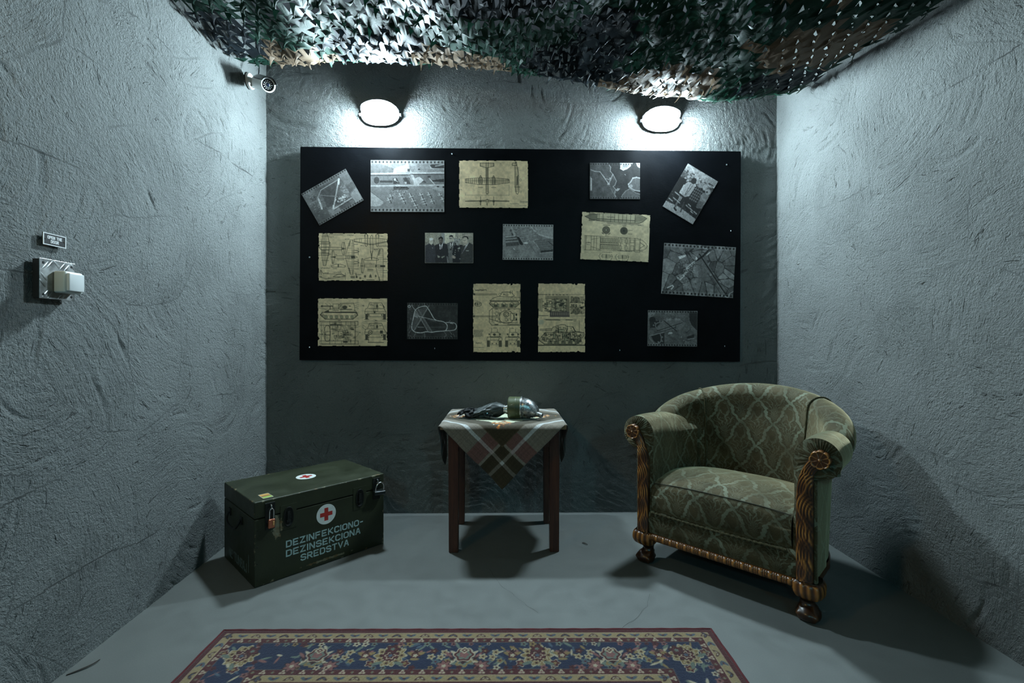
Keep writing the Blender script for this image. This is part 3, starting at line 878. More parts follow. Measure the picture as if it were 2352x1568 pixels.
p_soldiers()

# --- group of men
def p_group():
    c = cvs(.289, .181, 198, 2190, 170, 1410, (0.50, 0.485, 0.45)); r = np.random.default_rng(5)
    c.rect(198, 170, 560, 700, (.42, .41, .38)); c.poly([(200, 170), (540, 170), (600, 420), (200, 560)], (.55, .53, .48), .7); c.rect(880, 170, 1010, 640, (.47, .47, .47)); c.rect(1010, 170, 1450, 620, (.68, .66, .60)); c.rect(1570, 170, 1730, 420, (.60, .58, .53)); c.poly([(1850, 190), (2000, 190), (2060, 290), (1860, 300)], (.58, .55, .52)); c.ell((480, 500), 130, 60, (.3, .29, .27), .5)
    S = (.135, .135, .15)
    c.poly([(1100, 610), (1240, 540), (1390, 520), (1480, 640), (1480, 1410), (1130, 1410)], (.33, .33, .33))
    c.ell((1285, 410), 95, 135, (.60, .58, .54)); c.poly([(1185, 380), (1200, 290), (1280, 250), (1350, 285), (1370, 400), (1330, 340), (1230, 330)], (.1, .1, .11)); c.rect(1195, 385, 1290, 410, (.2, .2, .2), .7); c.seg((1250, 480), (1310, 470), 16, (.8, .78, .74)); c.poly([(1240, 560), (1300, 640), (1390, 500), (1330, 700), (1240, 820)], (.78, .77, .75)); c.poly([(1280, 560), (1310, 580), (1280, 890), (1240, 880)], (.1, .1, .11))
    c.poly([(200, 700), (370, 610), (560, 640), (640, 760), (640, 1410), (200, 1410)], (.19, .19, .21)); c.ell((455, 520), 82, 125, (.68, .66, .62)); c.ell((455, 430), 84, 55, (.80, .79, .76)); c.rect(400, 500, 520, 522, (.3, .3, .3), .5); c.seg((425, 580), (490, 580), 14, (.35, .33, .32), .7); c.poly([(380, 610), (460, 690), (520, 600), (480, 640)], (.55, .54, .5)); c.ell((510, 795), 16, 20, (.5, .5, .5))
    c.poly([(600, 680), (790, 610), (940, 590), (1120, 640), (1170, 1080), (1130, 1410), (610, 1410), (640, 1000)], S); c.ell((860, 480), 85, 135, (.30, .28, .26)); c.poly([(755, 480), (765, 370), (860, 320), (950, 370), (950, 480), (900, 400), (810, 400)], (.08, .08, .09)); c.ell((835, 430), 30, 18, (.5, .48, .45), .8); c.ell((830, 520), 30, 24, (.45, .42, .4), .7); c.poly([(790, 610), (860, 690), (945, 585), (880, 850), (810, 850)], (.72, .70, .72)); c.poly([(840, 640), (885, 640), (870, 850), (840, 850)], (.12, .12, .14)); c.poly([(700, 1080), (830, 1150), (780, 1200), (740, 1200)], (.45, .45, .42)); c.poly([(870, 1160), (1010, 1110), (1020, 1140), (900, 1220)], (.45, .45, .42))
    # figure with a wolf's head
    c.poly([(1380, 700), (1520, 650), (1760, 670), (1780, 1410), (1340, 1410), (1330, 1000)], (.11, .11, .13)); c.poly([(1380, 360), (1480, 420), (1570, 420), (1650, 360), (1640, 560), (1600, 640), (1540, 700), (1480, 640), (1400, 540)], (.50, .50, .49)); c.poly([(1600, 440), (1640, 370), (1630, 470)], (.2, .2, .2)); c.ell((1440, 540), 18, 10, (.15, .15, .15)); c.ell((1535, 525), 18, 10, (.15, .15, .15)); c.ell((1460, 620), 24, 40, (.12, .12, .12)); c.poly([(1450, 330), (1500, 380), (1560, 290), (1510, 350)], (.7, .69, .66)); c.poly([(1540, 800), (1640, 750), (1650, 830), (1560, 850)], (.5, .5, .48))
    for q in ((1455, 885), (1440, 970), (1430, 1060), (1600, 690), (1580, 905), (1640, 1240)): c.ell(q, 16, 20, (.55, .55, .53))
    # man on the right
    c.poly([(1700, 720), (1860, 690), (2020, 560), (2190, 650), (2190, 1410), (1640, 1410)], (.20, .20, .20)); c.ell((1860, 500), 108, 165, (.60, .57, .53)); c.poly([(1750, 420), (1760, 330), (1870, 290), (1970, 320), (2000, 440), (1950, 420), (1920, 350), (1800, 350)], (.11, .11, .12)); c.seg((1800, 490), (1880, 490), 10, (.3, .28, .27)); c.seg((1800, 590), (1860, 600), 12, (.35, .3, .3)); c.poly([(1860, 720), (2010, 570), (1900, 760), (1740, 1000), (1700, 1070)], (.66, .65, .66)); c.seg((1880, 720), (1760, 960), 22, (.3, .3, .32)); c.seg((1900, 905), (2000, 905), 26, (.6, .6, .58))
    c.ell((1380, 1160), 90, 60, (.52, .48, .45), rot=.5); c.seg((1110, 1150), (1140, 1390), 24, (.5, .5, .5))
    c.noise(70, .1, 2, r)
    print_sheet('group_photograph', c, -0.333, 1.600, .289, .181, 0.0, 'brownish photograph of men in dark suits, one with a wolf head, without film holes', 'photograph', 'photographs on the black board', gain=1.30)
p_group()

# --- hangars
def p_hangar():
    c = cvs(.304, .214, 155, 1970, 140, 1440, 0.40); r = np.random.default_rng(6); rr = random.Random(9)
    c.noise(8, .22, 4, r)
    c.poly([(1250, 240), (1970, 230), (1970, 640), (1600, 540), (1400, 430)], .47, .8); c.line([(1180, 230), (1300, 370), (1460, 500), (1720, 590), (1970, 640)], 52, .56, .8); c.line([(1250, 250), (1400, 420), (1500, 490)], 8, .3, .6)
    for k in range(9): c.seg((160, 260 + k * 40), (420 + k * 12, 250 + k * 40), 8, rr.choice([.35, .48]), .6)
    c.poly([(440, 260), (500, 250), (640, 560), (550, 570)], .50, .8); c.rect(415, 330, 470, 410, .24); c.poly([(460, 455), (510, 460), (550, 550), (480, 555)], .22)
    for k in range(120):
        x, y = rr.uniform(540, 1400), rr.uniform(260, 680)
        c.rect(x, y, x + rr.uniform(15, 90), y + rr.uniform(8, 30), rr.choice([.22, .28, .34, .52]), .6)
    c.poly([(240, 610), (650, 570), (760, 900), (280, 960)], .25)
    for y, x1 in ((610, 590), (690, 650), (790, 705)): c.seg((260, y), (x1, y - 40), 22, .58); c.seg((260, y + 32), (x1, y - 8), 16, .36)
    for k in range(26): c.seg((280 + k * 18, 850), (285 + k * 18, 945), 6, rr.choice([.16, .26]), .7)
    c.poly([(660, 600), (740, 600), (800, 700), (900, 860), (870, 900), (780, 890)], .14)
    c.ell((985, 820), 85, 26, .70); c.line([(750, 590), (900, 860), (1000, 1000)], 10, .55, .6); c.line([(1100, 830), (1340, 1170)], 30, .30, .6); c.line([(1000, 560), (1120, 740)], 16, .52, .8); c.line([(1250, 740), (1310, 830)], 14, .6); c.line([(1350, 850), (1520, 1080)], 14, .62)
    c.poly([(1290, 720), (1970, 650), (1970, 1130), (1530, 1170), (1480, 1030)], .33)
    for k in range(5): c.seg((1330 + k * 48, 780 + k * 75), (1970, 700 + k * 85), 26, .42, .5)
    c.poly([(1530, 1090), (1970, 1040), (1970, 1120), (1520, 1175)], .18); c.seg((1490, 1190), (1970, 1140), 24, .55, .8); c.line([(1790, 750), (1880, 830), (1970, 900)], 18, .14)
    c.seg((540, 1020), (590, 1070), 22, .6); c.seg((460, 1060), (540, 1040), 14, .24)
    for k in range(14): c.seg((rr.uniform(300, 1200), rr.uniform(1180, 1300)), (rr.uniform(300, 1300), rr.uniform(1180, 1300)), 14, rr.choice([.5, .34]), .35)
    c.band(.14); c.perf(20, .05)
    print_sheet('aerial_photograph', c, 0.141, 1.636, .304, .214, -0.5, 'grey aerial photograph of long hangars, in the middle of the board', 'photograph', 'photographs on the black board', gain=1.38)
p_hangar()

# --- airfield among fields (right edge)
def p_fields():
    c = cvs(.438, .308, 0, 1830, 0, 1290, 0.33); r = np.random.default_rng(7); rr = random.Random(10)
    n = 46; pts = np.array([[rr.uniform(0, 1830), rr.uniform(0, 1290)] for _ in range(n)]); val = [rr.uniform(.28, .46) for _ in range(n)]
    d = np.hypot(c.x[..., None] - pts[:, 0], c.y[..., None] - pts[:, 1]); o = np.sort(d, 2); k = d.argmin(2)
    c.a = np.array(val)[k][..., None] * np.ones(3); c.put(((o[..., 1] - o[..., 0]) < 14) * .75, .13)
    c.noise(16, .3, 4, r)
    for q in range(240): c.ell((rr.gauss(620, 160), rr.gauss(700, 330)), rr.uniform(6, 26), rr.uniform(5, 18), rr.choice([.15, .2, .45, .55]), .5)
    c.poly([(880, 200), (1120, 380), (1240, 860), (930, 960), (900, 620)], .36, .8)
    c.line([(930, 260), (1680, 1270)], 70, .38, .7); c.line([(910, 230), (1670, 1250)], 30, .13); c.line([(1080, 560), (1640, 1230)], 8, .58, .5); c.line([(1150, 700), (1540, 1240)], 10, .14, .8); c.line([(1230, 560), (1690, 1140)], 10, .14, .8)
    c.line([(860, 390), (1000, 280), (1130, 130)], 44, .12); c.poly([(820, 280), (880, 340), (830, 400)], .75); c.poly([(380, 330), (480, 290), (580, 260), (570, 310), (420, 390)], .72); c.line([(610, 620), (790, 440)], 54, .66); c.line([(640, 590), (780, 470)], 16, .2); c.line([(430, 880), (640, 680)], 46, .55); c.line([(390, 850), (460, 910), (560, 800)], 18, .74); c.line([(150, 1130), (270, 1060), (300, 1090), (250, 1160)], 26, .72); c.line([(1100, 240), (1170, 170)], 24, .72)
    for q in range(70): t = rr.random(); c.ell((430 + t * 380 + rr.gauss(0, 20), 880 - t * 440 + rr.gauss(0, 20)), 12, 7, rr.choice([.7, .15]), .7)
    c.ell((1650, 1200), 34, 40, .12); c.line([(1480, 1270), (1560, 1240), (1700, 1285), (1740, 1180), (1830, 1120)], 18, .6)
    for q in range(20): c.seg((rr.uniform(1250, 1800), rr.uniform(100, 500)), (rr.uniform(1250, 1800), rr.uniform(100, 500)), 8, .15, .25)
    c.band(.2); c.perf(20, .05)
    print_sheet('aerial_photograph', c, 1.175, 1.468, .438, .308, -3.4, 'large dark aerial photograph of a runway among walled fields, at the right', 'photograph', 'photographs on the black board', gain=1.20)
p_fields()

# --- white runway loop
def p_loop():
    c = cvs(.302, .217, 148, 1885, 165, 1400, 0.165); r = np.random.default_rng(8); rr = random.Random(11)
    c.noise(12, .45, 4, r)
    c.rect(148, 165, 420, 1400, .22, .5); c.poly([(430, 430), (800, 280), (860, 350), (660, 600), (1000, 1130), (860, 1150), (640, 760), (380, 1120), (320, 1000), (380, 560)], .27, .9)
    c.poly([(420, 470), (540, 600), (510, 700), (380, 620)], .48, .8)
    c.line([(890, 270), (390, 1110)], 40, .42, .8); c.line([(520, 380), (1000, 1140)], 44, .38, .7); c.line([(440, 420), (870, 1150)], 16, .5); c.line([(300, 250), (430, 430)], 22, .5); c.line([(640, 480), (420, 880)], 26, .32, .7)
    loop = smooth_path([(420, 430), (560, 320), (780, 275), (860, 350), (960, 510), (1060, 680), (1160, 760), (1380, 800), (1500, 880), (1530, 970), (1500, 1070), (1440, 1115), (1150, 1140), (1000, 1165), (800, 1150), (640, 1185), (450, 1170), (350, 1110), (305, 1010), (320, 860), (360, 680)], 6, True)
    c.line([tuple(p) for p in loop], 20, .66, 1, True)
    l2 = smooth_path([(1480, 830), (1700, 830), (1810, 870), (1850, 960), (1820, 1050), (1730, 1095), (1460, 1115)], 6)
    c.line([tuple(p) for p in l2], 17, .62)
    c.line([(540, 620), (800, 680), (1160, 760)], 16, .6); c.seg((330, 1000), (1530, 985), 18, .3, .8); c.seg((520, 990), (720, 995), 16, .5); c.seg((1630, 850), (1720, 865), 26, .55)
    for k in range(90): c.ell((rr.uniform(160, 330), rr.uniform(230, 1380)), rr.uniform(6, 30), rr.uniform(6, 16), rr.choice([.5, .1, .4, .3]), .5)
    c.ell((215, 290), 40, 36, .6, w=22)
    for a, b in [((450, 1180), (370, 1330)), ((290, 1090), (200, 1200)), ((740, 1170), (760, 1330)), ((1420, 1140), (1500, 1260)), ((1600, 1120), (1700, 1250)), ((1500, 1260), (1410, 1340)), ((1640, 1280), (1690, 1330)), ((1740, 1220), (1780, 1300)), ((1580, 810), (1630, 760)), ((730, 170), (750, 270)), ((510, 320), (560, 240))]: c.seg(a, b, 14, .46, .8)
    for k in range(10): c.ell((860 + k * 30, 725 + k * 8), 16, 14, .5, .7, w=6)
    c.band(.05); c.perf(20, .03, .9)
    print_sheet('aerial_photograph', c, -0.433, 1.161, .302, .217, -0.3, 'very dark aerial photograph of a pale looped runway track, beside the tank drawing', 'photograph', 'photographs on the black board', gain=1.35)
p_loop()

# --- crossed runways (bottom right)
def p_cross():
    c = cvs(.302, .216, 120, 1900, 120, 1410, 0.33); r = np.random.default_rng(9); rr = random.Random(12)
    c.noise(14, .28, 4, r)
    c.ell((290, 480), 115, 130, .15); c.poly([(190, 560), (430, 500), (600, 480), (620, 600), (440, 740), (200, 760)], .17); c.poly([(1590, 170), (1900, 150), (1900, 830), (1700, 640), (1620, 480)], .16); c.poly([(250, 1060), (540, 950), (600, 1100), (570, 1250), (450, 1310), (330, 1200)], .15); c.poly([(590, 960), (720, 930), (720, 1330), (560, 1330), (620, 1150)], .18)
    c.poly([(400, 780), (700, 430), (1250, 420), (1480, 560), (1330, 800), (700, 880)], .40, .8)
    c.seg((700, 490), (1160, 860), 28, .14); c.seg((460, 860), (1360, 550), 22, .14); c.seg((320, 990), (1130, 720), 20, .14); c.seg((1130, 640), (1110, 790), 18, .2); c.seg((200, 1040), (700, 900), 34, .50, .8)
    tr = smooth_path([(220, 1040), (200, 1120), (340, 1280), (350, 1340)], 5); c.line([tuple(p) for p in tr], 26, .45)
    tr = smooth_path([(560, 930), (610, 1080), (610, 1220), (520, 1300), (420, 1320)], 5); c.line([tuple(p) for p in tr], 24, .45)
    tr = smooth_path([(420, 740), (400, 640), (480, 570), (600, 560)], 5); c.line([tuple(p) for p in tr], 24, .45)
    for q in ((330, 660), (380, 580), (555, 510), (650, 1080), (650, 1230), (510, 1260)): c.ell(q, 24, 24, .48)
    c.rect(785, 410, 970, 480, .48)
    for k in range(6): c.rect(1090 + k * 34, 400, 1112 + k * 34, 470, .52)
    c.ell((940, 930), 75, 36, .62); c.ell((880, 960), 26, 22, .6); c.line([(1480, 880), (1520, 920), (1660, 770)], 12, .14)
    c.poly([(1520, 1060), (1790, 960), (1790, 1080), (1550, 1140)], .17); c.line([(1560, 1150), (1790, 1110)], 14, .6); c.line([(1380, 1320), (1460, 1220), (1700, 1170)], 10, .2)
    for k in range(80): c.ell((rr.uniform(1400, 1900), rr.uniform(1180, 1380)), rr.uniform(6, 24), rr.uniform(5, 14), rr.choice([.55, .2, .45]), .5)
    for k in range(60): c.ell((rr.uniform(500, 1300), rr.uniform(200, 400)), rr.uniform(5, 16), rr.uniform(4, 10), rr.choice([.55, .22, .7]), .5)
    c.poly([(130, 210), (400, 200), (330, 320), (140, 400)], .5, .6); c.seg((230, 320), (290, 280), 16, .2); c.seg((1335, 1050), (1330, 1100), 18, .6)
    c.band(.1); c.perf(19, .03)
    print_sheet('aerial_photograph', c, 1.016, 1.117, .302, .216, -0.8, 'small grey aerial photograph of two crossed runways, bottom right of the board', 'photograph', 'photographs on the black board', gain=1.25)
p_cross()

# --- blueprint: one twin-engined aeroplane, three views
NOTCH_L = [(1.0, 0.16, 0.014), (0.0, 0.27, 0.012), (0.34, 1.0, 0.008)]
NOTCH_P = [(0.74, 0.0, 0.020), (0.80, 0.01, 0.02), (0.84, 1.0, 0.035), (1.0, 0.06, 0.014)]
def wing(c, pts, w=2.2): c.line(pts, w, INK, .9, True)
def bp_plane():
    W, H = .419, .289
    c = parchment(W, H, 1625, 2320, 165, 645, 21)
    def L(pts, w=2.6, a=.9, cl=False): c.line(pts, w * 1.5, INK, min(1, a * 1.15), cl)
    # top view
    L([(1690, 355), (1850, 340), (1880, 345), (1930, 345), (1960, 340), (2125, 355), (2130, 390), (1990, 408), (1820, 408), (1690, 390)], cl=True)
    for k in range(22):
        x = 1705 + k * 19.5; L([(x, 352), (x, 396)], 1.8, .6)
    L([(1690, 372), (2130, 372)], 1.8, .7); L([(1690, 362), (2130, 362)], 1.4, .5); L([(1700, 384), (2120, 384)], 1.4, .5)
    for x in (1843, 1973): L([(x - 14, 408), (x - 16, 350), (x, 318), (x + 16, 350), (x + 14, 408)], cl=True); c.poly([(x - 12, 405), (x - 12, 350), (x, 325), (x + 12, 350), (x + 12, 405)], INK, .28); L([(x - 22, 438), (x + 22, 438)], 2.4)
    L([(1897, 240), (1897, 490), (1903, 505), (1914, 505), (1921, 490), (1919, 240)]); L([(1909, 240), (1909, 500)], 1.6, .6)
    for k in range(16): L([(1897, 250 + k * 15), (1920, 250 + k * 15)], 2, .6)
    c.rect(1899, 240, 1919, 400, INK, .25)
    L([(1840, 195), (1975, 195), (1975, 225), (1925, 238), (1890, 238), (1840, 225)], cl=True)
    for k in range(9): L([(1848 + k * 15, 197), (1848 + k * 15, 228)], 1.6, .6)
    L([(1898, 185), (1898, 240)], 2); L([(1918, 185), (1918, 240)], 2)
    # side view standing on its nose
    L([(2192, 180), (2198, 180), (2222, 300), (2218, 360), (2226, 480), (2212, 505), (2198, 495), (2188, 420), (2186, 240)], cl=True)
    for k in range(18): L([(2188, 240 + k * 14), (2220, 240 + k * 14)], 1.8, .6)
    c.poly([(2200, 330), (2218, 310), (2216, 410), (2200, 420)], INK, .5); L([(2160, 195), (2200, 190), (2200, 220), (2158, 215)], cl=True); c.ell((2242, 362), 9, 10, INK, .8, w=2.4); c.ell((2244, 478), 7, 8, INK, .8, w=2); L([(2180, 432), (2238, 432)], 2)
    # front view
    L([(1692, 575), (1880, 568), (1908, 560), (1940, 568), (2128, 573)], 3); L([(1692, 577), (2128, 576)], 2)
    for x in (1843, 1974): c.ell((x, 578), 11, 11, INK, .55); L([(x, 530), (x, 618)], 2.4); c.rect(x - 4, 592, x + 4, 614, INK, .8)
    c.ell((1909, 575), 13, 18, INK, .8, w=2.6); c.rect(1904, 596, 1912, 618, INK, .7)
    L([(1690, 500), (1690, 515), (2128, 515), (2128, 410)], 1.4, .4)
    for x, y, x1 in ((2135, 600, 2225), (2235, 575, 2310), (2235, 585, 2310), (2230, 620, 2300), (1640, 460, 1655), (2035, 200, 2050)): c.text(x, y, x1, 6, .25, .5)
    print_sheet('aeroplane_blueprint', c, -0.066, 1.984, W, H, 0.0, 'yellowed drawing of one twin engined aeroplane, in the top row beside the brightest photograph', 'poster', 'yellowed technical drawings on the black board', torn(c.ny, c.nx, 1, NOTCH_L))
bp_plane()

# --- blueprint: sheet crowded with aeroplanes
def bp_many():
    W, H = .416, .288
    c = parchment(W, H, 118, 2060, 125, 1450, 22)
    def L(pts, w=9, a=.8, cl=False): c.line(pts, w, INK, a, cl)
    # big plane on its side (left)
    L([(255, 125), (360, 125), (440, 420), (400, 700), (330, 1025), (265, 1025), (215, 720), (210, 440)], cl=True)
    for x in (275, 300, 325, 350): L([(x, 130), (x - 15, 1010)], 6, .5)
    for y in (215, 380, 430, 520, 600, 690, 740, 885): L([(215, y), (420, y)], 8, .7)
    L([(365, 130), (460, 500), (340, 1020)], 6, .5); c.poly([(215, 600), (330, 600), (330, 680), (215, 680)], INK, .3)
    for y in (400, 710): L([(120, y - 28), (400, y - 28), (460, y), (400, y + 28), (120, y + 28)])
    L([(140, 520), (770, 525), (880, 560), (770, 590), (200, 590), (140, 520)])
    L([(790, 390), (850, 385), (880, 560), (850, 730), (800, 730), (765, 560)], cl=True); L([(830, 390), (830, 725)], 7); c.ell((805, 560), 28, 14, INK, .9)
    # plane with vertical wing (centre)
    L([(1010, 315), (1090, 325), (1110, 520), (1110, 1000), (1085, 1265), (1010, 1265), (890, 850), (890, 700)], cl=True)
    L([(1065, 330), (1065, 1240)], 7, .6); c.poly([(1010, 330), (960, 500), (1000, 500), (1030, 340)], INK, .4); c.poly([(960, 1080), (1010, 1260), (1030, 1240), (990, 1080)], INK, .45)
    for y in range(420, 1230, 62): L([(940, y), (1105, y)], 5, .35)
    L([(480, 790), (640, 760), (1130, 755), (1210, 790), (1130, 828), (640, 825)], cl=True); c.poly([(1020, 765), (1130, 762), (1160, 790), (1130, 820), (1040, 825)], INK, .75); c.ell((960, 790), 40, 30, INK, .6, w=8); c.poly([(500, 790), (590, 775), (620, 790), (590, 805)], INK, .8)
    L([(510, 615), (550, 615), (590, 790), (545, 970), (510, 970), (482, 790)], cl=True); L([(525, 620), (525, 965)], 9)
    for y in (640, 945): L([(1110, y - 35), (1200, y - 28), (1260, y), (1200, y + 28), (1110, y + 35)]); c.rect(1130, y - 40, 1200, y - 28, INK, .7); c.rect(1130, y + 20, 1200, y + 32, INK, .7); L([(1230, y - 95), (1230, y + 95)], 12, .7)
    # top right plane
    L([(1120, 300), (1400, 270), (1820, 275), (2040, 300), (2040, 370), (1650, 450), (1560, 450), (1130, 370)], cl=True); L([(1120, 350), (1560, 430), (1640, 430), (2040, 350)], 10)
    for x in (1270, 1320, 1490, 1540, 1700, 1840, 1900, 1950): L([(x, 285), (x, 390)], 8, .6)
    for x in (1455, 1765): L([(x - 30, 470), (x - 32, 180), (x, 140), (x + 32, 180), (x + 30, 470), (x, 495)], 10, .9, True); L([(x - 50, 240), (x - 45, 180), (x, 150), (x + 45, 180), (x + 50, 240)], 10)
    L([(1570, 450), (1580, 220), (1610, 180), (1635, 220), (1645, 450), (1640, 620), (1605, 830), (1575, 620)], cl=True); c.rect(1575, 620, 1592, 680, INK, .8); c.rect(1620, 620, 1637, 680, INK, .8); c.seg((1605, 680), (1605, 760), 12, INK)
    L([(1400, 850), (1560, 800), (1650, 800), (1800, 845), (1790, 880), (1410, 880)], cl=True); c.ell((1605, 825), 14, 40, INK, .8)
    # small tail plan
    L([(485, 1030), (620, 985), (740, 985), (880, 1035), (860, 1065), (500, 1065)], cl=True); c.ell((680, 1025), 18, 45, INK, .7)
    # right lower plane
    L([(1830, 560), (1915, 565), (1930, 850), (1925, 1300), (1920, 1445), (1830, 1445), (1720, 1060), (1760, 780)], cl=True); c.poly([(1830, 570), (1860, 575), (1820, 750), (1785, 740)], INK, .4); c.poly([(1790, 1330), (1820, 1320), (1850, 1440), (1825, 1440)], INK, .4)
    for y in range(620, 1440, 60): L([(1790, y), (1925, y)], 5, .35)
    L([(1300, 1035), (1440, 1005), (1700, 1005), (1980, 1020), (1980, 1060), (1440, 1060)], cl=True); c.poly([(1850, 1010), (1960, 1010), (1985, 1035), (1960, 1062), (1850, 1062)], INK, .8); c.poly([(1695, 1035), (1730, 1010), (1760, 1035), (1730, 1060)], INK, .75)
    L([(1330, 830), (1365, 830), (1410, 1030), (1370, 1225), (1330, 1225), (1308, 1030)], cl=True); L([(1345, 840), (1345, 1215)], 9)
    for y in (880, 1190): L([(1930, y - 30), (2050, y - 30)]); L([(1930, y + 30), (2050, y + 30)])
    # side view bottom left
    L([(135, 1290), (190, 1150), (265, 1250), (700, 1260), (860, 1310), (700, 1350), (350, 1390), (135, 1330)]); L([(205, 1160), (205, 1280)], 8); c.line([(540, 1330), (640, 1280), (760, 1250), (880, 1310)], 14, INK, .7); L([(875, 1220), (875, 1410)], 6); L([(540, 1330), (860, 1340)]); c.ell((200, 1335), 18, 12, INK, .8)
    c.rect(1020, 1310, 1140, 1375, INK, .45); c.ell((1190, 1340), 26, 26, INK, .85); L([(1150, 1230), (1190, 1330)]); L([(1180, 1230), (1190, 1330)])
    c.ell((1290, 1370), 30, 28, INK, .55); c.ell((1422, 1320), 30, 36, INK, .6)
    c.poly([(1535, 1355), (1550, 1290), (1575, 1250), (1600, 1290), (1615, 1355)], INK, .65); c.ell((1722, 1310), 26, 34, INK, .6); L([(1470, 1415), (1680, 1415)], 16, .8)
    L([(1500, 1130), (1640, 1130)], 22, .6); L([(1490, 1165), (1650, 1165)], 16, .5)
    for x, y, x1, h in ((420, 235, 550, 26), (930, 185, 1100, 26), (860, 295, 980, 24), (640, 865, 850, 24), (1430, 965, 1690, 24), (190, 1095, 440, 28), (530, 1105, 630, 22), (1110, 440, 1220, 20), (1300, 475, 1380, 26), (1800, 485, 2050, 20), (1670, 570, 1800, 44), (290, 1230, 410, 22), (550, 1210, 760, 22), (400, 1370, 480, 22), (1210, 1270, 1310, 22), (1110, 1115, 1240, 12), (600, 725, 650, 20), (1860, 210, 1930, 20), (420, 180, 800, 12)): c.text(x, y, x1, h, .15, .7)
    print_sheet('aeroplane_blueprint', c, -0.907, 1.544, W, H, 0.0, 'yellowed sheet crowded with many aeroplane drawings, above the tank sheet at the left', 'poster', 'yellowed technical drawings on the black board', torn(c.ny, c.nx, 2, NOTCH_L + [(0.0, 0.26, 0.016)]))
bp_many()

# --- blueprint: airship and deck plan
def bp_airship():
    W, H = .418, .290
    c = parchment(W, H, 0, 1900, 0, 1320, 23); c.a *= np.array([.93, .96, .98])
    def L(pts, w=8, a=.8, cl=False): c.line(pts, w, INK, a, cl)
    top = smooth_path([(90, 130), (230, 80), (420, 50), (800, 20), (1300, 20), (1620, 40), (1800, 110)], 5); bot = smooth_path([(90, 130), (250, 200), (430, 230), (800, 255), (1450, 265), (1650, 230), (1800, 110)], 5)
    c.poly([tuple(p) for p in top] + [tuple(p) for p in bot[::-1]], (.45, .47, .42), .25); c.line([tuple(p) for p in top], 10, INK, .8); c.line([tuple(p) for p in bot], 14, INK, .85)
    c.poly([(90, 130), (190, 90), (200, 20), (330, 20), (420, 60), (420, 225), (300, 250), (200, 250), (200, 175)], INK, .45); c.poly([(1470, 30), (1640, 45), (1800, 110), (1640, 230), (1470, 250)], INK, .22)
    for x in (430, 480, 590, 800, 910, 1020, 1130, 1240, 1350, 1470): L([(x, 40), (x, 240)], 12, .7)
    L([(430, 180), (1470, 190)], 18); L([(430, 215), (1470, 235)], 10, .7)
    for k in range(14): L([(1475, 60 + k * 12), (1760, 90 + k * 5)], 4, .25)
    c.text(700, 120, 900, 30, .2, .7)
    for x, y, x1 in ((540, 290, 1700), (720, 300, 1650), (880, 330, 970), (1130, 325, 1240), (1560, 320, 1720), (1350, 320, 1440)): c.text(x, y, x1, 18, .2, .45)
    L([(610, 345), (790, 345)], 14, .7); L([(1150, 350), (1230, 350)], 14, .7)
    c.ell((690, 480), 100, 100, INK, .55); c.ell((690, 480), 100, 100, INK, .9, w=10); c.ell((1180, 480), 105, 105, INK, .70)
    for k in range(24):
        a = k * math.pi / 12; L([(1180, 480), (1180 + 100 * math.cos(a), 480 + 100 * math.sin(a))], 4, .5)
        L([(690, 480), (690 + 95 * math.cos(a), 480 + 95 * math.sin(a))], 3, .35)
    c.ell((690, 480), 14, 20, (.7, .7, .6)); L([(690, 580), (690, 650)], 8, .6); L([(585, 560), (620, 590)], 22, .7); L([(765, 590), (800, 560)], 22, .7); L([(1300, 460), (1410, 460)], 12, .6); L([(1300, 560), (1410, 560)], 12, .6)
    L([(100, 660), (440, 660), (1200, 670), (1560, 680), (1700, 720), (1800, 800), (1840, 870), (1800, 950), (1700, 1000), (1500, 1020), (100, 1050)], 8, .75); L([(145, 660), (145, 1045)], 14, .8); L([(110, 660), (110, 1045)], 6, .5); L([(145, 850), (290, 850)], 8)
    for x in (290, 370, 440, 540, 1040, 1350, 1490, 1640): L([(x, 665), (x, 1040)], 9, .7)
    for k in range(7):
        for y0 in (700, 880): c.rect(550 + k * 70, y0, 595 + k * 70, y0 + 120, INK, .18); c.rect(550 + k * 70, y0, 595 + k * 70, y0 + 120, INK, .7, 6)
    L([(540, 835), (1040, 838)], 8); L([(540, 870), (1040, 872)], 8)
    for q in ((1100, 760), (1100, 950), (1260, 760), (1260, 950)):
        c.ell(q, 22, 70, INK, .7, w=8)
        for s in range(6): c.ell((q[0] + 45 * (1 if s % 2 else -1), q[1] - 60 + s * 24), 12, 10, INK, .6, w=5)
    c.rect(1370, 720, 1470, 800, INK, .6, 7); c.rect(1380, 880, 1470, 1010, INK, .6, 7); c.rect(1510, 720, 1620, 990, INK, .5, 6); L([(1640, 780), (1760, 860), (1640, 940)], 12, .8)
    L([(290, 760), (540, 690)], 6, .6); L([(290, 950), (540, 1020)], 6, .6); c.text(200, 840, 260, 30, .2, .7); c.text(170, 900, 260, 26, .2, .7)
    for x in (560, 1010): L([(x, 1140), (x - 40, 1200), (x + 20, 1310), (x + 290, 1310), (x + 330, 1200), (x + 300, 1140)], 9); c.rect(x + 50, 1160, x + 150, 1240, INK, .6, 7); c.rect(x + 170, 1160, x + 270, 1240, INK, .6, 7); L([(x, 1200), (x + 320, 1200)], 7, .6); L([(x + 160, 1140), (x + 160, 1310)], 7, .6)
    c.text(600, 1085, 880, 16, .2, .6); c.text(1500, 1050, 1640, 20, .2, .6); c.text(1650, 1030, 1740, 20, .2, .6); c.text(1040, 1040, 1420, 16, .2, .6)
    print_sheet('airship_blueprint', c, 0.669, 1.669, W, H, -2.4, 'slightly tilted yellowed drawing of an airship and its deck plan', 'poster', 'yellowed technical drawings on the black board', torn(c.ny, c.nx, 3, NOTCH_L + [(0.0, 0.28, 0.016)]))
bp_airship()

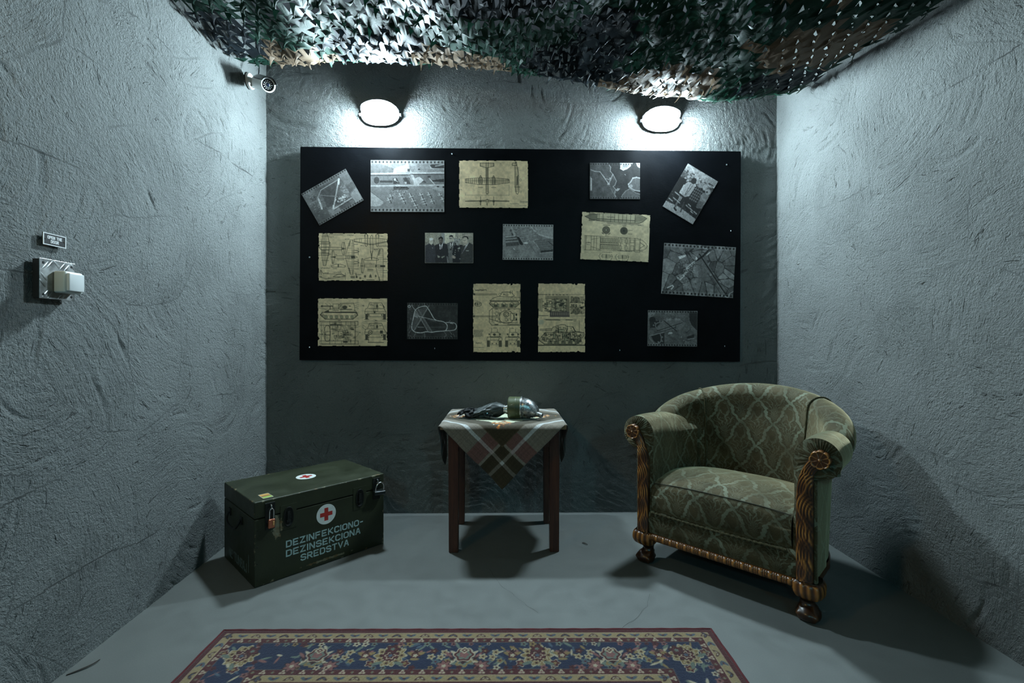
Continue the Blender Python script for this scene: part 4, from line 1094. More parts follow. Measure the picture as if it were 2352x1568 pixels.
# --- blueprint: tank, four views (bottom left)
def tank_side(c, L, x0, x1, y0, y1, wheels, w=9):
    """track run between x0..x1, y0 (top) .. y1 (bottom)"""
    h = y1 - y0; m = (x1 - x0) * .13
    L([(x0, y0 + h * .35), (x0 + m * .4, y0), (x1 - m * .3, y0 + h * .05), (x1, y0 + h * .4), (x1 - m, y1), (x0 + m, y1)], w * 2.2, .8, True)
    L([(x0 + m * .5, y0 + h * .45), (x1 - m * .6, y0 + h * .45)], w, .4)
    for k in range(wheels):
        x = x0 + m * 1.15 + (x1 - x0 - m * 2.3) * k / (wheels - 1)
        c.ell((x, y1 - h * .32), h * .26, h * .26, INK, .55); c.ell((x, y1 - h * .32), h * .17, h * .17, (.74, .72, .58)); c.ell((x, y1 - h * .32), h * .06, h * .06, INK, .9)
    for x in (x0 + m * .45, x1 - m * .4): c.ell((x, y0 + h * .42), h * .22, h * .22, INK, .8, w=w); c.ell((x, y0 + h * .42), h * .08, h * .08, INK, .8)
def bp_tank():
    W, H = .417, .290
    c = parchment(W, H, 100, 2050, 125, 1450, 24)
    def L(pts, w=9, a=.85, cl=False): c.line(pts, w, INK, a, cl)
    tank_side(c, L, 180, 1220, 520, 705, 6)
    L([(310, 500), (400, 460), (440, 430), (690, 430), (690, 330), (740, 275), (1110, 268), (1145, 470), (1190, 520), (1220, 545)], 10); c.rect(530, 290, 690, 400, INK, .7, 9); L([(200, 350), (530, 350)], 22, .85); c.ell((225, 350), 26, 22, INK, .85); L([(455, 350), (455, 440)], 18); c.ell((860, 380), 68, 48, INK, .75); L([(720, 435), (1050, 435)], 22, .6); c.rect(750, 455, 1130, 500, INK, .5, 8); L([(300, 515), (1180, 520)], 26, .8); c.ell((1000, 350), 24, 12, INK, .9); L([(690, 430), (760, 300)], 10); L([(530, 465), (690, 465)], 14, .7); c.poly([(310, 510), (400, 455), (430, 500)], INK, .7)
    for k in range(5): L([(740 + k * 14, 300), (740 + k * 14, 430)], 5, .4)
    for k in range(8): c.ell((800 + k * 40, 296), 7, 7, INK, .8)
    for a, b in (((310, 265), (390, 335)), ((420, 260), (480, 330)), ((1250, 250), (1140, 270)), ((1250, 300), (1140, 340)), ((1250, 345), (1150, 380)), ((1240, 410), (1150, 390)), ((110, 340), (350, 440)), ((110, 390), (340, 450)), ((545, 400), (600, 500))): L([a, b], 5, .6)
    # front views
    for oy, rear in ((260, 0), (820, 1)):
        x = 1420
        L([(x + 130, oy), (x + 470, oy), (x + 550, oy + 190), (x + 590, oy + 240), (x + 590, oy + 300)], 9); L([(x + 130, oy), (x + 70, oy + 150), (x + 20, oy + 160), (x, oy + 230), (x, oy + 300)], 9)
        L([(x + 100, oy + 155), (x + 520, oy + 155)], 9); L([(x, oy + 240), (x + 590, oy + 240)], 7, .6); L([(x + 80, oy + 290), (x + 510, oy + 290)], 10)
        L([(x + 80, oy + 290), (x + 80, oy + 380), (x + 510, oy + 380), (x + 510, oy + 290)], 8)
        for q in (x + 10, x + 510): c.rect(q, oy + 300, q + 75, oy + 450, INK, .75); L([(q - 20, oy + 450), (q + 100, oy + 450)], 12)
        for q in range(6): L([(x + 250 + q * 22, oy + 5), (x + 250 + q * 22, oy + 150)], 6, .5)
        c.ell((x + 340, oy + 90), 26, 45, INK, .7)
        if not rear: c.rect(x + 250, oy + 235, x + 290, oy + 280, INK, .85); c.poly([(x + 480, oy + 20), (x + 550, oy + 110), (x + 545, oy + 180)], INK, .8); c.rect(x + 240, oy + 165, x + 360, oy + 225, INK, .6, 7)
        else: c.ell((x + 150, oy + 245), 52, 52, INK, .8, w=16); c.ell((x + 150, oy + 245), 14, 14, INK, .9); c.rect(x + 420, oy + 195, x + 500, oy + 275, INK, .8); L([(x + 90, oy + 520), (x + 520, oy + 520)], 16, .9); L([(x + 100, oy + 380), (x + 100, oy + 520)], 8)
        for q in (x + 110, x + 470): c.ell((q, oy + 330), 16, 22, INK, .8)
        c.text(x + 150, oy + 60, x + 250, 40, .15, .6); c.text(x + 400, oy + 60, x + 480, 30, .15, .6)
    # plan view
    c.rect(170, 765, 1225, 870, INK, .7, 8); c.rect(170, 1300, 1235, 1390, INK, .7, 8); c.rect(210, 800, 1150, 1380, INK, .6, 8); L([(160, 768), (1225, 768)], 8, .6); L([(460, 860), (750, 860)], 24, .95)
    el = [(375 + 75 * math.copysign(abs(math.cos(t)) ** .6, math.cos(t)), 1095 + 215 * math.copysign(abs(math.sin(t)) ** .6, math.sin(t))) for t in np.linspace(0, 2 * math.pi, 40)]; c.line(el, 11, INK, .9)
    c.rect(330, 1040, 460, 1140, INK, .7, 8); c.rect(680, 1040, 830, 1220, INK, .8, 9); c.rect(450, 870, 750, 980, INK, .6, 8)
    for a in range(9): L([(845, 1130), (845 + 120 * math.cos(a * .7), 1130 + 110 * math.sin(a * .7))], 10, .75)
    L([(130, 1110), (460, 1140)], 9); L([(450, 860), (450, 1300)], 10, .8); L([(1150, 890), (1150, 1290)], 16, .9); c.rect(810, 1310, 940, 1350, INK, .8); c.rect(1040, 965, 1120, 1005, INK, .7); c.rect(870, 1100, 1040, 1160, INK, .4)
    for x in (440, 590, 770, 890, 1030, 1140): L([(x, 770), (x, 865)], 9, .7); L([(x, 1305), (x, 1388)], 7, .6)
    rr = random.Random(31)
    for k in range(55):
        x, y = rr.uniform(470, 1120), rr.uniform(790, 1290); c.rect(x, y, x + rr.uniform(15, 110), y + rr.uniform(10, 60), INK, .5, 6)
    for k in range(10): L([(rr.uniform(120, 300), rr.uniform(820, 1250)), (rr.uniform(250, 400), rr.uniform(850, 1300))], 5, .5)
    for a, b in (((1270, 905), (1160, 935)), ((1290, 1070), (1160, 1040)), ((1260, 1080), (1180, 1200)), ((1350, 755), (1500, 800)), ((1350, 800), (1600, 850)), ((1350, 860), (1460, 930)), ((1345, 915), (1440, 1000)), ((1345, 665), (1420, 655))): L([a, b], 5, .6)
    L([(1420, 755), (2000, 755)], 6, .6); c.text(680, 745, 740, 24); c.text(1700, 745, 1760, 24); c.text(1690, 795, 1780, 24); c.text(1270, 1070, 1300, 22); c.text(1350, 340, 1395, 30)
    print_sheet('tank_blueprint', c, -0.910, 1.154, W, H, 0.0, 'yellowed landscape drawing of a tank in four views, bottom left of the board', 'poster', 'yellowed technical drawings on the black board', torn(c.ny, c.nx, 4, [(0.0, 0.83, 0.022), (1.0, 0.72, 0.016)]))
bp_tank()

# --- blueprint: tank with long gun, upright sheet
def bp_tank2():
    W, H = .290, .417
    c = parchment(W, H, 95, 1060, 85, 1480, 25)
    def L(pts, w=6, a=.85, cl=False): c.line(pts, w, INK, a, cl)
    c.text(150, 222, 380, 26, .1, .9)
    tank_side(c, L, 430, 1030, 450, 570, 6, 5)
    for x in (560, 720, 880): c.ell((x, 500), 34, 30, INK, .6, w=10); c.ell((x, 540), 34, 26, INK, .6)
    L([(440, 440), (500, 390), (600, 350), (1040, 370), (1040, 440)], 8); L([(440, 440), (1040, 438)], 12); L([(640, 350), (680, 270), (780, 262), (880, 275), (930, 340), (860, 360)], 7); c.rect(760, 300, 800, 335, INK, .7, 5); c.ell((640, 310), 20, 22, INK, .8, w=5); c.ell((725, 310), 12, 18, INK, .7); L([(690, 265), (850, 262)], 9); L([(850, 235), (850, 300)], 6); L([(885, 230), (885, 300)], 6)
    L([(110, 300), (580, 300)], 6); L([(110, 320), (580, 320)], 6); c.ell((125, 306), 22, 20, INK, .8)
    for k in range(10): L([(580 + k * 26, 380), (580 + k * 26, 420)], 5, .5)
    c.ell((880, 405), 30, 28, INK, .5, w=6); c.ell((945, 405), 26, 28, INK, .5, w=6); L([(990, 240), (990, 350)], 5); L([(1025, 240), (1025, 350)], 5); L([(100, 440), (200, 440)], 5)
    el = [(205 + 70 * math.cos(t), 505 + 42 * math.sin(t)) for t in np.linspace(0, 2 * math.pi, 24)]; c.line(el, 8, INK, .8); c.ell((195, 505), 20, 26, INK, .6); c.ell((240, 500), 14, 16, INK, .6); c.ell((155, 500), 14, 20, INK, .7)
    # plan
    L([(430, 640), (490, 590), (1040, 600), (1040, 930), (480, 930), (430, 870)], 7, .85, True); L([(490, 600), (490, 860)], 8); el = [(770 + 150 * math.cos(t), 765 + 130 * math.sin(t)) for t in np.linspace(0, 2 * math.pi, 40)]; c.line(el, 9, INK, .85); c.ell((768, 712), 50, 52, INK, .85, w=12); c.ell((768, 712), 24, 26, INK, .8, w=6); c.ell((770, 822), 24, 24, INK, .7, w=6); c.ell((580, 810), 30, 34, INK, .7, w=7); c.ell((580, 700), 30, 34, INK, .7, w=7); L([(110, 742), (600, 742)], 6); L([(110, 762), (600, 762)], 6); c.ell((120, 750), 18, 24, INK, .7); c.rect(855, 690, 930, 830, INK, .8, 9); c.rect(955, 695, 985, 740, INK, .95); c.rect(955, 790, 985, 835, INK, .95); L([(430, 800), (640, 870), (1000, 885)], 9); L([(640, 680), (640, 860)], 9); c.rect(545, 598, 600, 612, INK, .7); c.rect(795, 595, 840, 622, INK, .7); c.rect(540, 905, 610, 925, INK, .7); c.rect(790, 910, 1020, 926, INK, .6)
    rr = random.Random(33)
    for k in range(26): x, y = rr.uniform(500, 1000), rr.uniform(600, 910); c.ell((x, y), rr.uniform(5, 14), rr.uniform(5, 14), INK, .55, w=5)
    # front and rear
    for x in (380, 745):
        L([(x + 95, 985), (x + 95, 1060)], 6); L([(x + 210, 1010), (x + 210, 1070)], 6); L([(x + 70, 1160), (x + 85, 1070), (x + 240, 1075), (x + 260, 1160)], 7); L([(x, 1230), (x + 10, 1170), (x + 290, 1170), (x + 310, 1230)], 7); c.ell((x + 150, 1118), 30, 24, INK, .75); L([(x + 60, 1160), (x + 270, 1160)], 10)
        for q in (x, x + 240): c.rect(q, 1235, q + 60, 1365, INK, .70)
        c.rect(x + 75, 1180, x + 235, 1225, INK, .5, 5); c.rect(x + 75, 1230, x + 235, 1325, INK, .5, 5); c.ell((x + 110, 1300), 14, 12, INK, .8); c.ell((x + 190, 1300), 14, 12, INK, .8); L([(x + 200, 1270), (x + 270, 1180)], 7); c.ell((x + 50, 1112), 16, 18, INK, .7); c.ell((x + 265, 1112), 16, 18, INK, .7)
    for k in range(9): c.text(120, 1028 + k * 16, rr.uniform(240, 320), 9, .25, .5)
    c.text(160, 1288, 270, 14, .15, .8); L([(95, 1373), (320, 1376)], 5, .6); c.text(510, 985, 580, 12); c.text(865, 992, 925, 12)
    print_sheet('tank_blueprint', c, -0.047, 1.180, W, H, 0.0, 'upright yellowed sheet with a long gun tank, left one of the two upright sheets', 'poster', 'yellowed technical drawings on the black board', torn(c.ny, c.nx, 5, NOTCH_P))
bp_tank2()

# --- blueprint: heavy tank cutaway, upright sheet
def bp_tank3():
    W, H = .289, .418
    c = parchment(W, H, 95, 1055, 85, 1480, 26)
    def L(pts, w=6, a=.85, cl=False): c.line(pts, w, INK, a, cl)
    rr = random.Random(35)
    c.rect(110, 315, 1040, 745, INK, .5, 5); L([(120, 316), (235, 316)], 10)
    for k in range(7): c.ell((265 + k * 70, 318), 18, 8, INK, .8)
    for k in range(8): L([(250, 345 + k * 9), (730, 345 + k * 9)], 4, .55)
    c.rect(670, 410, 735, 650, INK, .45); c.rect(340, 655, 735, 765, (.30, .27, .27), .9)
    for k in range(10): c.rect(366 + k * 38, 672, 384 + k * 38, 735, (.58, .53, .46))
    for x, y, x1, y1 in ((455, 415, 665, 470), (455, 590, 665, 640), (455, 480, 665, 575), (270, 440, 330, 480), (235, 510, 365, 565), (360, 590, 445, 650), (120, 410, 145, 640), (160, 400, 185, 650), (380, 415, 445, 575)): c.rect(x, y, x1, y1, (.74, .71, .58), .5); c.rect(x, y, x1, y1, INK, .7, 6)
    for k in range(90): x, y = rr.uniform(190, 660), rr.uniform(400, 650); c.rect(x, y, x + rr.uniform(6, 50), y + rr.uniform(5, 30), INK, .5, 5)
    c.ell((575, 520), 50, 40, INK, .5); L([(530, 545), (630, 490)], 16, .8)
    for y in (418, 645):
        for q in (14, 28, 42, 56, 68): c.ell((870, y), q, q * .85, INK, .6, w=6)
        c.rect(800, y - 60, 945, y + 60, INK, .2); c.rect(755, y - 55, 800, y + 55, INK, .6, 6); c.rect(960, y - 55, 1010, y + 55, INK, .6, 6); L([(780, y - 55), (780, y + 55)], 6); L([(985, y - 55), (985, y + 55)], 6)
    for x in (790, 850): c.rect(x - 24, 512, x + 26, 560, INK, .8, 7); c.ell((x, 536), 8, 8, INK, .9)
    c.ell((975, 580), 26, 24, INK, .8); L([(740, 480), (1020, 480)], 7); L([(740, 575), (1020, 575)], 7)
    for k in range(50): x, y = rr.uniform(745, 1020), rr.uniform(350, 710); c.rect(x, y, x + rr.uniform(6, 40), y + rr.uniform(5, 24), INK, .45, 5)
    L([(120, 738), (300, 738)], 8, .7); L([(230, 817), (870, 822)], 7, .8); L([(260, 822), (540, 826)], 15, .9); L([(660, 824), (790, 826)], 15, .9); L([(820, 848), (860, 848)], 5)
    # side cutaway
    L([(140, 1010), (380, 1010), (400, 975), (480, 945), (560, 920), (650, 925), (660, 950), (800, 965), (840, 1050), (1020, 1080), (1030, 1130), (960, 1210), (960, 1280)], 9); L([(140, 1035), (380, 1040)], 7); c.rect(260, 1005, 370, 1045, INK, .6, 7); L([(165, 1170), (250, 1080), (840, 1075)], 12); L([(860, 1072), (1010, 1078)], 12); L([(110, 1170), (130, 1240), (230, 1310), (860, 1315), (960, 1250)], 18, .7)
    for k in range(190):
        x = rr.uniform(180, 960); y = rr.uniform(1085, 1250) if rr.random() < .7 else rr.uniform(965, 1080)
        if y < 1080 and not (400 < x < 820): continue
        c.rect(x, y, x + rr.uniform(8, 60), y + rr.uniform(6, 45), INK, rr.uniform(.35, .7), 6)
    for x, y, x1, y1 in ((515, 1020, 630, 1060), (415, 1095, 445, 1190), (600, 1090, 625, 1160), (640, 1090, 660, 1160), (590, 1165, 720, 1180), (630, 1200, 710, 1230)): c.rect(x, y, x1, y1, (.74, .72, .58), .8); c.rect(x, y, x1, y1, INK, .7, 5)
    L([(505, 950), (520, 1090)], 14, .85); L([(690, 950), (680, 1080)], 14, .8); L([(800, 965), (850, 1055)], 16, .9); L([(740, 1080), (760, 1230)], 14, .8)
    for k in range(5):
        x = 340 + k * 136; c.ell((x, 1275), 52, 44, INK, .5); c.ell((x, 1270), 40, 34, (.66, .64, .53), .8, w=8); c.ell((x + 66, 1285), 40, 34, INK, .5, w=7)
    c.ell((190, 1205), 40, 38, INK, .7, w=10); c.ell((920, 1200), 40, 44, INK, .7, w=10)
    c.rect(90, 1325, 1060, 1344, INK, .95); L([(930, 840), (930, 1070)], 6, .8)
    c.ell((160, 870), 60, 50, (.62, .68, .64), .35)
    print_sheet('tank_blueprint', c, 0.344, 1.181, W, H, 0.0, 'upright yellowed sheet with a heavy tank cutaway, right one of the two upright sheets', 'poster', 'yellowed technical drawings on the black board', torn(c.ny, c.nx, 6, NOTCH_P))
bp_tank3()

# ------------------------------------------------------------------ stroke lettering
GLY = {
 'D': [[(.18, 0), (0, 0), (0, 1), (.18, 1)], [(.29, 1), (.42, 1), (.6, .84), (.6, .16), (.42, 0), (.29, 0)]],
 'E': [[(.56, 1), (0, 1), (0, 0), (.56, 0)], [(.12, .5), (.46, .5)]], 'F': [[(.56, 1), (0, 1), (0, 0)], [(.12, .5), (.46, .5)]],
 'Z': [[(0, 1), (.55, 1), (0, 0), (.58, 0)]], 'I': [[(0, 0), (0, 1)]], 'N': [[(0, 0), (0, 1)], [(.1, .93), (.5, .07)], [(.6, 0), (.6, 1)]],
 'K': [[(0, 0), (0, 1)], [(.56, 1), (.14, .52), (.58, 0)]], 'C': [[(.6, .86), (.45, 1), (.16, 1), (0, .84), (0, .16), (.16, 0), (.45, 0), (.6, .14)]],
 'O': [[(.25, 0), (.16, 0), (0, .16), (0, .84), (.16, 1), (.25, 1)], [(.37, 1), (.46, 1), (.62, .84), (.62, .16), (.46, 0), (.37, 0)]],
 'S': [[(.6, .84), (.46, 1), (.15, 1), (0, .86), (0, .66), (.12, .54), (.26, .52)], [(.35, .48), (.5, .46), (.62, .36), (.62, .14), (.47, 0), (.15, 0), (0, .16)]],
 'R': [[(0, 0), (0, 1)], [(.11, 1), (.44, 1), (.58, .88), (.58, .62), (.45, .5), (.11, .5)], [(.3, .4), (.6, 0)]],
 'T': [[(0, 1), (.6, 1)], [(.3, .88), (.3, 0)]], 'V': [[(0, 1), (.3, 0), (.6, 1)]], 'A': [[(0, 0), (.27, 1)], [(.37, 1), (.62, 0)], [(.2, .34), (.42, .34)]],
 'U': [[(0, 1), (0, .16), (.15, 0), (.45, 0), (.6, .16), (.6, 1)]], 'M': [[(0, 0), (0, 1), (.35, .35), (.7, 1), (.7, 0)]],
 'B': [[(0, 0), (0, 1), (.42, 1), (.56, .88), (.56, .62), (.44, .53), (0, .53)], [(.44, .53), (.6, .4), (.6, .14), (.45, 0), (0, 0)]],
 'J': [[(.5, 1), (.5, .16), (.36, 0), (.14, 0), (0, .16)]], 'P': [[(0, 0), (0, 1), (.44, 1), (.58, .88), (.58, .58), (.44, .46), (0, .46)]],
 'H': [[(0, 0), (0, 1)], [(.6, 0), (.6, 1)], [(0, .5), (.6, .5)]], '-': [[(.06, .5), (.36, .5)]], '|': [[(0, 0), (0, 1)]]}
GW = {'I': 0.0, 'M': .7, '-': .42, '|': 0.0, 'J': .5}
def thick(path, w):
    P = np.array(path, float); n = len(P)
    d = np.diff(P, axis=0); d /= np.linalg.norm(d, axis=1)[:, None]
    L, Rr = [], []
    for i in range(n):
        a = d[max(i - 1, 0)]; b = d[min(i, n - 2)]
        t = a + b; t /= np.linalg.norm(t) + 1e-9
        nn = np.array([-t[1], t[0]]); k = 1 / max(0.5, float(np.dot(nn, [-a[1], a[0]])))
        e = np.array([0., 0.])
        if i == 0: e = -a * w * 0.5
        if i == n - 1: e = b * w * 0.5
        L.append(P[i] + e + nn * k * w / 2); Rr.append(P[i] + e - nn * k * w / 2)
    return L, Rr
def lettering(name, text, x0, x1, z, h, w, mat, parent, fn, gap=0.26, depth=0.0004, objs=None):
    """fn(u, v, d) -> local point; letters are thin painted solids d proud of the surface"""
    adv = [GW.get(ch, .6) if ch != ' ' else .30 for ch in text]
    tot = max(sum(adv) + gap * (len(text) - 1), 1e-6)
    sx = (x1 - x0) / tot
    V, F = [], []; x = 0
    for ch, a in zip(text, adv):
        for path in GLY.get(ch, []):
            pts = [((x + px) * sx + x0, z + pz * h) for px, pz in path]
            pts = [(min(max(p[0], x0), x1), p[1]) for p in pts]
            L, Rr = thick(pts, w); b = len(V)
            for p, q in zip(L, Rr): V += [fn(p[0], p[1], depth), fn(q[0], q[1], depth), fn(p[0], p[1], 0), fn(q[0], q[1], 0)]
            for i in range(len(L) - 1):
                o = b + 4 * i
                F += [(o, o + 1, o + 5, o + 4), (o, o + 4, o + 6, o + 2), (o + 1, o + 3, o + 7, o + 5)]
            e = b + 4 * (len(L) - 1); F += [(b, b + 2, b + 3, b + 1), (e, e + 1, e + 3, e + 2)]
        x += a + gap
    return mesh(name, V, F, mat, parent, smooth=False)

# ------------------------------------------------------------------ green first-aid crate
def crate_mat():
    t = NT('crate_paint'); c = t.coord(); s = t.sep(c)
    n = t.noise(c, 8, 4, 0.6); sc = t.noise(t.vmath('MULTIPLY', c, (6, 6, 30)), 5, 4, 0.7, 0.4)
    f = t.mapr(n, 0.3, 0.7, 0.75, 1.25)
    col = t.mix(1.0, (0.020, 0.025, 0.0115, 1), t.comb(f, f, f), 'MULTIPLY')
    # scuffs down to the primer and bare wood, in streaks and along the rims
    def rim(v, a, b, w):
        return t.math('MINIMUM', t.math('ABSOLUTE', t.math('SUBTRACT', v, a)), t.math('ABSOLUTE', t.math('SUBTRACT', v, b)))
    dx = rim(s[0], 0.0, 0.615, 0); dy = rim(s[1], 0.0, 0.418, 0); dz = rim(s[2], 0.0, 0.362, 0)
    m1 = t.math('MAXIMUM', t.math('MINIMUM', dx, dy), t.math('MAXIMUM', t.math('MINIMUM', dx, dz), t.math('MINIMUM', dy, dz)))
    d2 = t.math('MINIMUM', t.math('MAXIMUM', dx, dz), t.math('MINIMUM', t.math('MAXIMUM', dy, dz), t.math('MAXIMUM', dx, dy)))
    wear = t.mapr(t.math('ADD', t.math('MULTIPLY', d2, 28), t.mapr(t.noise(c, 22, 5, 0.7), 0.35, 0.7, 0.75, 0.0)), 0.36, 0.42, 1.0, 0.0)
    scr = t.mapr(sc, 0.715, 0.74, 0.0, 0.75)
    wm = t.math('MAXIMUM', wear, scr)
    wood = t.mix(t.mapr(t.noise(c, 30, 3), 0.4, 0.6), (0.12, 0.080, 0.033, 1), (0.17, 0.165, 0.11, 1))
    # bare patch beside the first hasp
    px = t.math('DIVIDE', t.math('SUBTRACT', s[0], 0.092), 0.020); pz = t.math('DIVIDE', t.math('SUBTRACT', s[2], 0.235), 0.050)
    pd = t.math('ADD', t.math('SQRT', t.math('ADD', t.math('MULTIPLY', px, px), t.math('MULTIPLY', pz, pz))), t.mapr(t.noise(c, 55, 4, 0.7), 0.3, 0.7, -0.5, 0.5))
    fr = t.math('LESS_THAN', s[1], 0.004)
    patch = t.math('MULTIPLY', t.mapr(pd, 0.85, 1.0, 1.0, 0.0), fr)
    # chipped lower edge
    qx = t.math('DIVIDE', t.math('SUBTRACT', s[0], 0.315), 0.10); qz = t.math('DIVIDE', t.math('SUBTRACT', s[2], 0.022), 0.006)
    qd = t.math('ADD', t.math('SQRT', t.math('ADD', t.math('MULTIPLY', qx, qx), t.math('MULTIPLY', qz, qz))), t.mapr(t.noise(c, 40, 4, 0.7), 0.3, 0.7, -0.7, 0.7))
    chip = t.math('MULTIPLY', t.mapr(qd, 0.8, 1.0, 0.8, 0.0), fr)
    wm = t.math('MAXIMUM', wm, t.math('MAXIMUM', patch, chip))
    col = t.mix(wm, col, wood)
    t.set(color=col, rough=t.mapr(n, 0.3, 0.7, 0.38, 0.55), spec=0.4)
    t.bump(t.math('SUBTRACT', t.math('ADD', n, t.math('MULTIPLY', t.noise(c, 90, 3), 0.3)), t.math('MULTIPLY', wm, 0.6)), 0.35, 0.003)
    return t.m
CW, CD, CH = 0.6148, 0.4185, 0.362
def build_crate():
    r = empty('first_aid_crate', (-1.054, 2.016, 0), (0, 0, math.radians(45.3)), 'dark green wooden first aid crate with red crosses and stencilled white lettering on the floor', 'crate')
    mp = crate_mat()
    m = MB(); m.box((CW / 2, CD / 2, 0.1445), (CW, CD, 0.285), bev=0.003); o = m.build('body', mp, r)
    m = MB(); m.box((CW / 2, CD / 2, 0.3265), (CW + 0.001, CD + 0.001, 0.071), bev=0.004); m.build('lid', mp, r)
    # corner battens stand a little proud of the front and the sides
    ml = simple('stencil_paint', (0.30, 0.42, 0.42), 0.6, nscale=60, namp=0.3)
    white = simple('roundel_white', (0.62, 0.66, 0.64), 0.5, nscale=40, namp=0.1); red = simple('cross_red', (0.36, 0.022, 0.018), 0.5, nscale=40, namp=0.2)
    fr = lambda u, v, d: (u, -d - 0.0002, v)
    for txt, x0, x1, z in (('DEZINFEKCIONO-', .131, .497, .1350), ('DEZINSEKCIONA', .131, .481, .0940), ('SREDSTVA', .195, .420, .0545)):
        lettering('lettering', txt, x0, x1, z, 0.0245, 0.0056, ml, r, fr, gap=0.30)
    ls = simple('side_lettering_paint', (0.11, 0.14, 0.13), 0.7, nscale=60, namp=0.4)
    sd = lambda u, v, d: (-d - 0.0002, u, v)
    # read from the side: letters run towards the front corner
    sdr = lambda u, v, d: (-d - 0.0002, 0.44 - u, v)
    lettering('lettering', 'NE TUMBAJ', 0.097, 0.342, .036, 0.036, 0.0055, ls, r, sdr)
    lettering('lettering', '|', 0.368, 0.369, .046, 0.072, 0.005, ls, r, sdr)
    def roundel(M):
        n = 48
        m = MB(); m.poly([(0.0465 * math.cos(2 * math.pi * k / n), 0.0465 * math.sin(2 * math.pi * k / n)) for k in range(n)], 0, 0.0004, M)
        o = m.build('roundel', white, r)
        a, b = 0.0295, 0.0092
        m = MB(); m.poly([(-b, -a), (b, -a), (b, -b), (a, -b), (a, b), (b, b), (b, a), (-b, a), (-b, b), (-a, b), (-a, -b), (-b, -b)], 0.0004, 0.0007, M)
        m.build('red_cross', red, o)
    roundel(Matrix.Translation((0.311, -0.0002, 0.2325)) @ Euler((math.radians(90), 0, 0)).to_matrix().to_4x4())
    roundel(Matrix.Translation((0.312, 0.228, CH + 0.0002)) @ Euler((0, 0, 0)).to_matrix().to_4x4())
    # customs sticker on the lid
    st = [simple('sticker_paper', (0.42, 0.42, 0.36), 0.6), simple('sticker_orange', (0.50, 0.27, 0.06), 0.6), simple('sticker_brown', (0.25, 0.12, 0.045), 0.6), simple('sticker_green', (0.28, 0.42, 0.07), 0.6)]
    m = MB(); m.box((0.066, 0.0615, CH + 0.0004), (0.042, 0.068, 0.0004)); so = m.build('sticker', st[0], r)
    for k, (y, h) in enumerate(((0.080, 0.022), (0.0600, 0.016), (0.0420, 0.020))):
        m = MB(); m.box((0.066, y, CH + 0.0007), (0.038, h, 0.0003)); m.build('sticker_stripe', st[k + 1], so)
    iron = simple('crate_iron', (0.018, 0.020, 0.019), 0.45, 0.6, nscale=40, bump=0.3); steel = simple('crate_steel', (0.35, 0.36, 0.36), 0.35, 1.0, nscale=60)
    # hasps with staples
    for x, z0, z1 in ((0.062, 0.235, 0.349), (0.571, 0.240, 0.348)):
        m = MB(); m.box((x, -0.0022, (z0 + z1) / 2), (0.040, 0.0035, z1 - z0), bev=0.001); h = m.build('hasp', iron, r)
        m = MB(); m.tube(smooth_path([(x + .001, 0, 0.338), (x + .001, -0.012, 0.341), (x + .001, -0.017, 0.331), (x + .001, -0.012, 0.321), (x + .001, 0, 0.323)], 5), 0.0025, 8); m.build('staple', steel, h, True)
        m = MB()
        for zz in (z0 + 0.012, z0 + 0.03):
            for xx in (x - 0.012, x + 0.012): m.lathe([(0, 0.0), (0.003, 0.0), (0.002, 0.0015), (0, 0.002)], 8, Matrix.Translation((xx, -0.0038, zz)) @ Euler((math.radians(90), 0, 0)).to_matrix().to_4x4())
        m.build('hasp_screw', iron, h, True)
    # recessed draw latches: plate, oval dish and the lever inside it
    dark = simple('latch_recess', (0.006, 0.007, 0.006), 0.6, 0.3, bump=0.3)
    for x in (0.139, 0.480):
        zc = 0.268; hw, hh = 0.0345, 0.054
        m = MB(); m.box((x, -0.0012, zc), (2 * hw, 0.002, 2 * hh), bev=0.0006); p = m.build('latch_plate', mp, r)
        n = 32; rings = []
        for k, (s, d) in enumerate(((1.0, -0.0024), (0.98, -0.0055), (0.90, -0.0060), (0.84, -0.0035), (0.80, -0.0024), (0.4, -0.0023), (0.02, -0.0023))):
            rings.append([(x + 0.021 * s * math.copysign(abs(math.cos(a)) ** .75, math.cos(a)), d, zc + 0.044 * s * math.copysign(abs(math.sin(a)) ** .9, math.sin(a))) for a in [2 * math.pi * q / n for q in range(n)]])
        sheet('latch_dish', np.array(rings), dark, p, cv=True)
        m = MB(); m.box((x, -0.0048, zc + 0.002), (0.013, 0.005, 0.046), bev=0.002); m.box((x, -0.0062, zc - 0.018), (0.020, 0.004, 0.010), bev=0.002); m.build('lever', iron, p, True)
    # carrying handle on the left end
    m = MB()
    for y in (0.165, 0.325): m.box((-0.0025, y, 0.246), (0.004, 0.030, 0.034), bev=0.001)
    m.tube(smooth_path([(-0.006, 0.165, 0.247), (-0.017, 0.170, 0.222), (-0.020, 0.205, 0.203), (-0.020, 0.285, 0.203), (-0.017, 0.320, 0.222), (-0.006, 0.325, 0.247)], 6), 0.0045, 8)
    m.build('handle', iron, r, True)
    m = MB()
    for x in (0.08, 0.31, 0.54): m.box((x, CD + 0.0016, 0.30), (0.06, 0.003, 0.07), bev=0.001)
    m.build('hinge', iron, r)
    # nailed battens: round nail heads along the edges of the front
    m = MB()
    for x in (0.012, 0.603):
        for z in (0.03, 0.10, 0.17, 0.24, 0.30, 0.35): m.lathe([(0, 0), (0.0028, 0), (0.0018, 0.0008), (0, 0.001)], 8, Matrix.Translation((x, 0, z)) @ Euler((math.radians(90), 0, 0)).to_matrix().to_4x4())
    m.build('nail_head', iron, r, True)
build_crate()
CRATE_M = Matrix.Translation((-1.054, 2.016, 0)) @ Euler((0, 0, math.radians(45.3))).to_matrix().to_4x4()
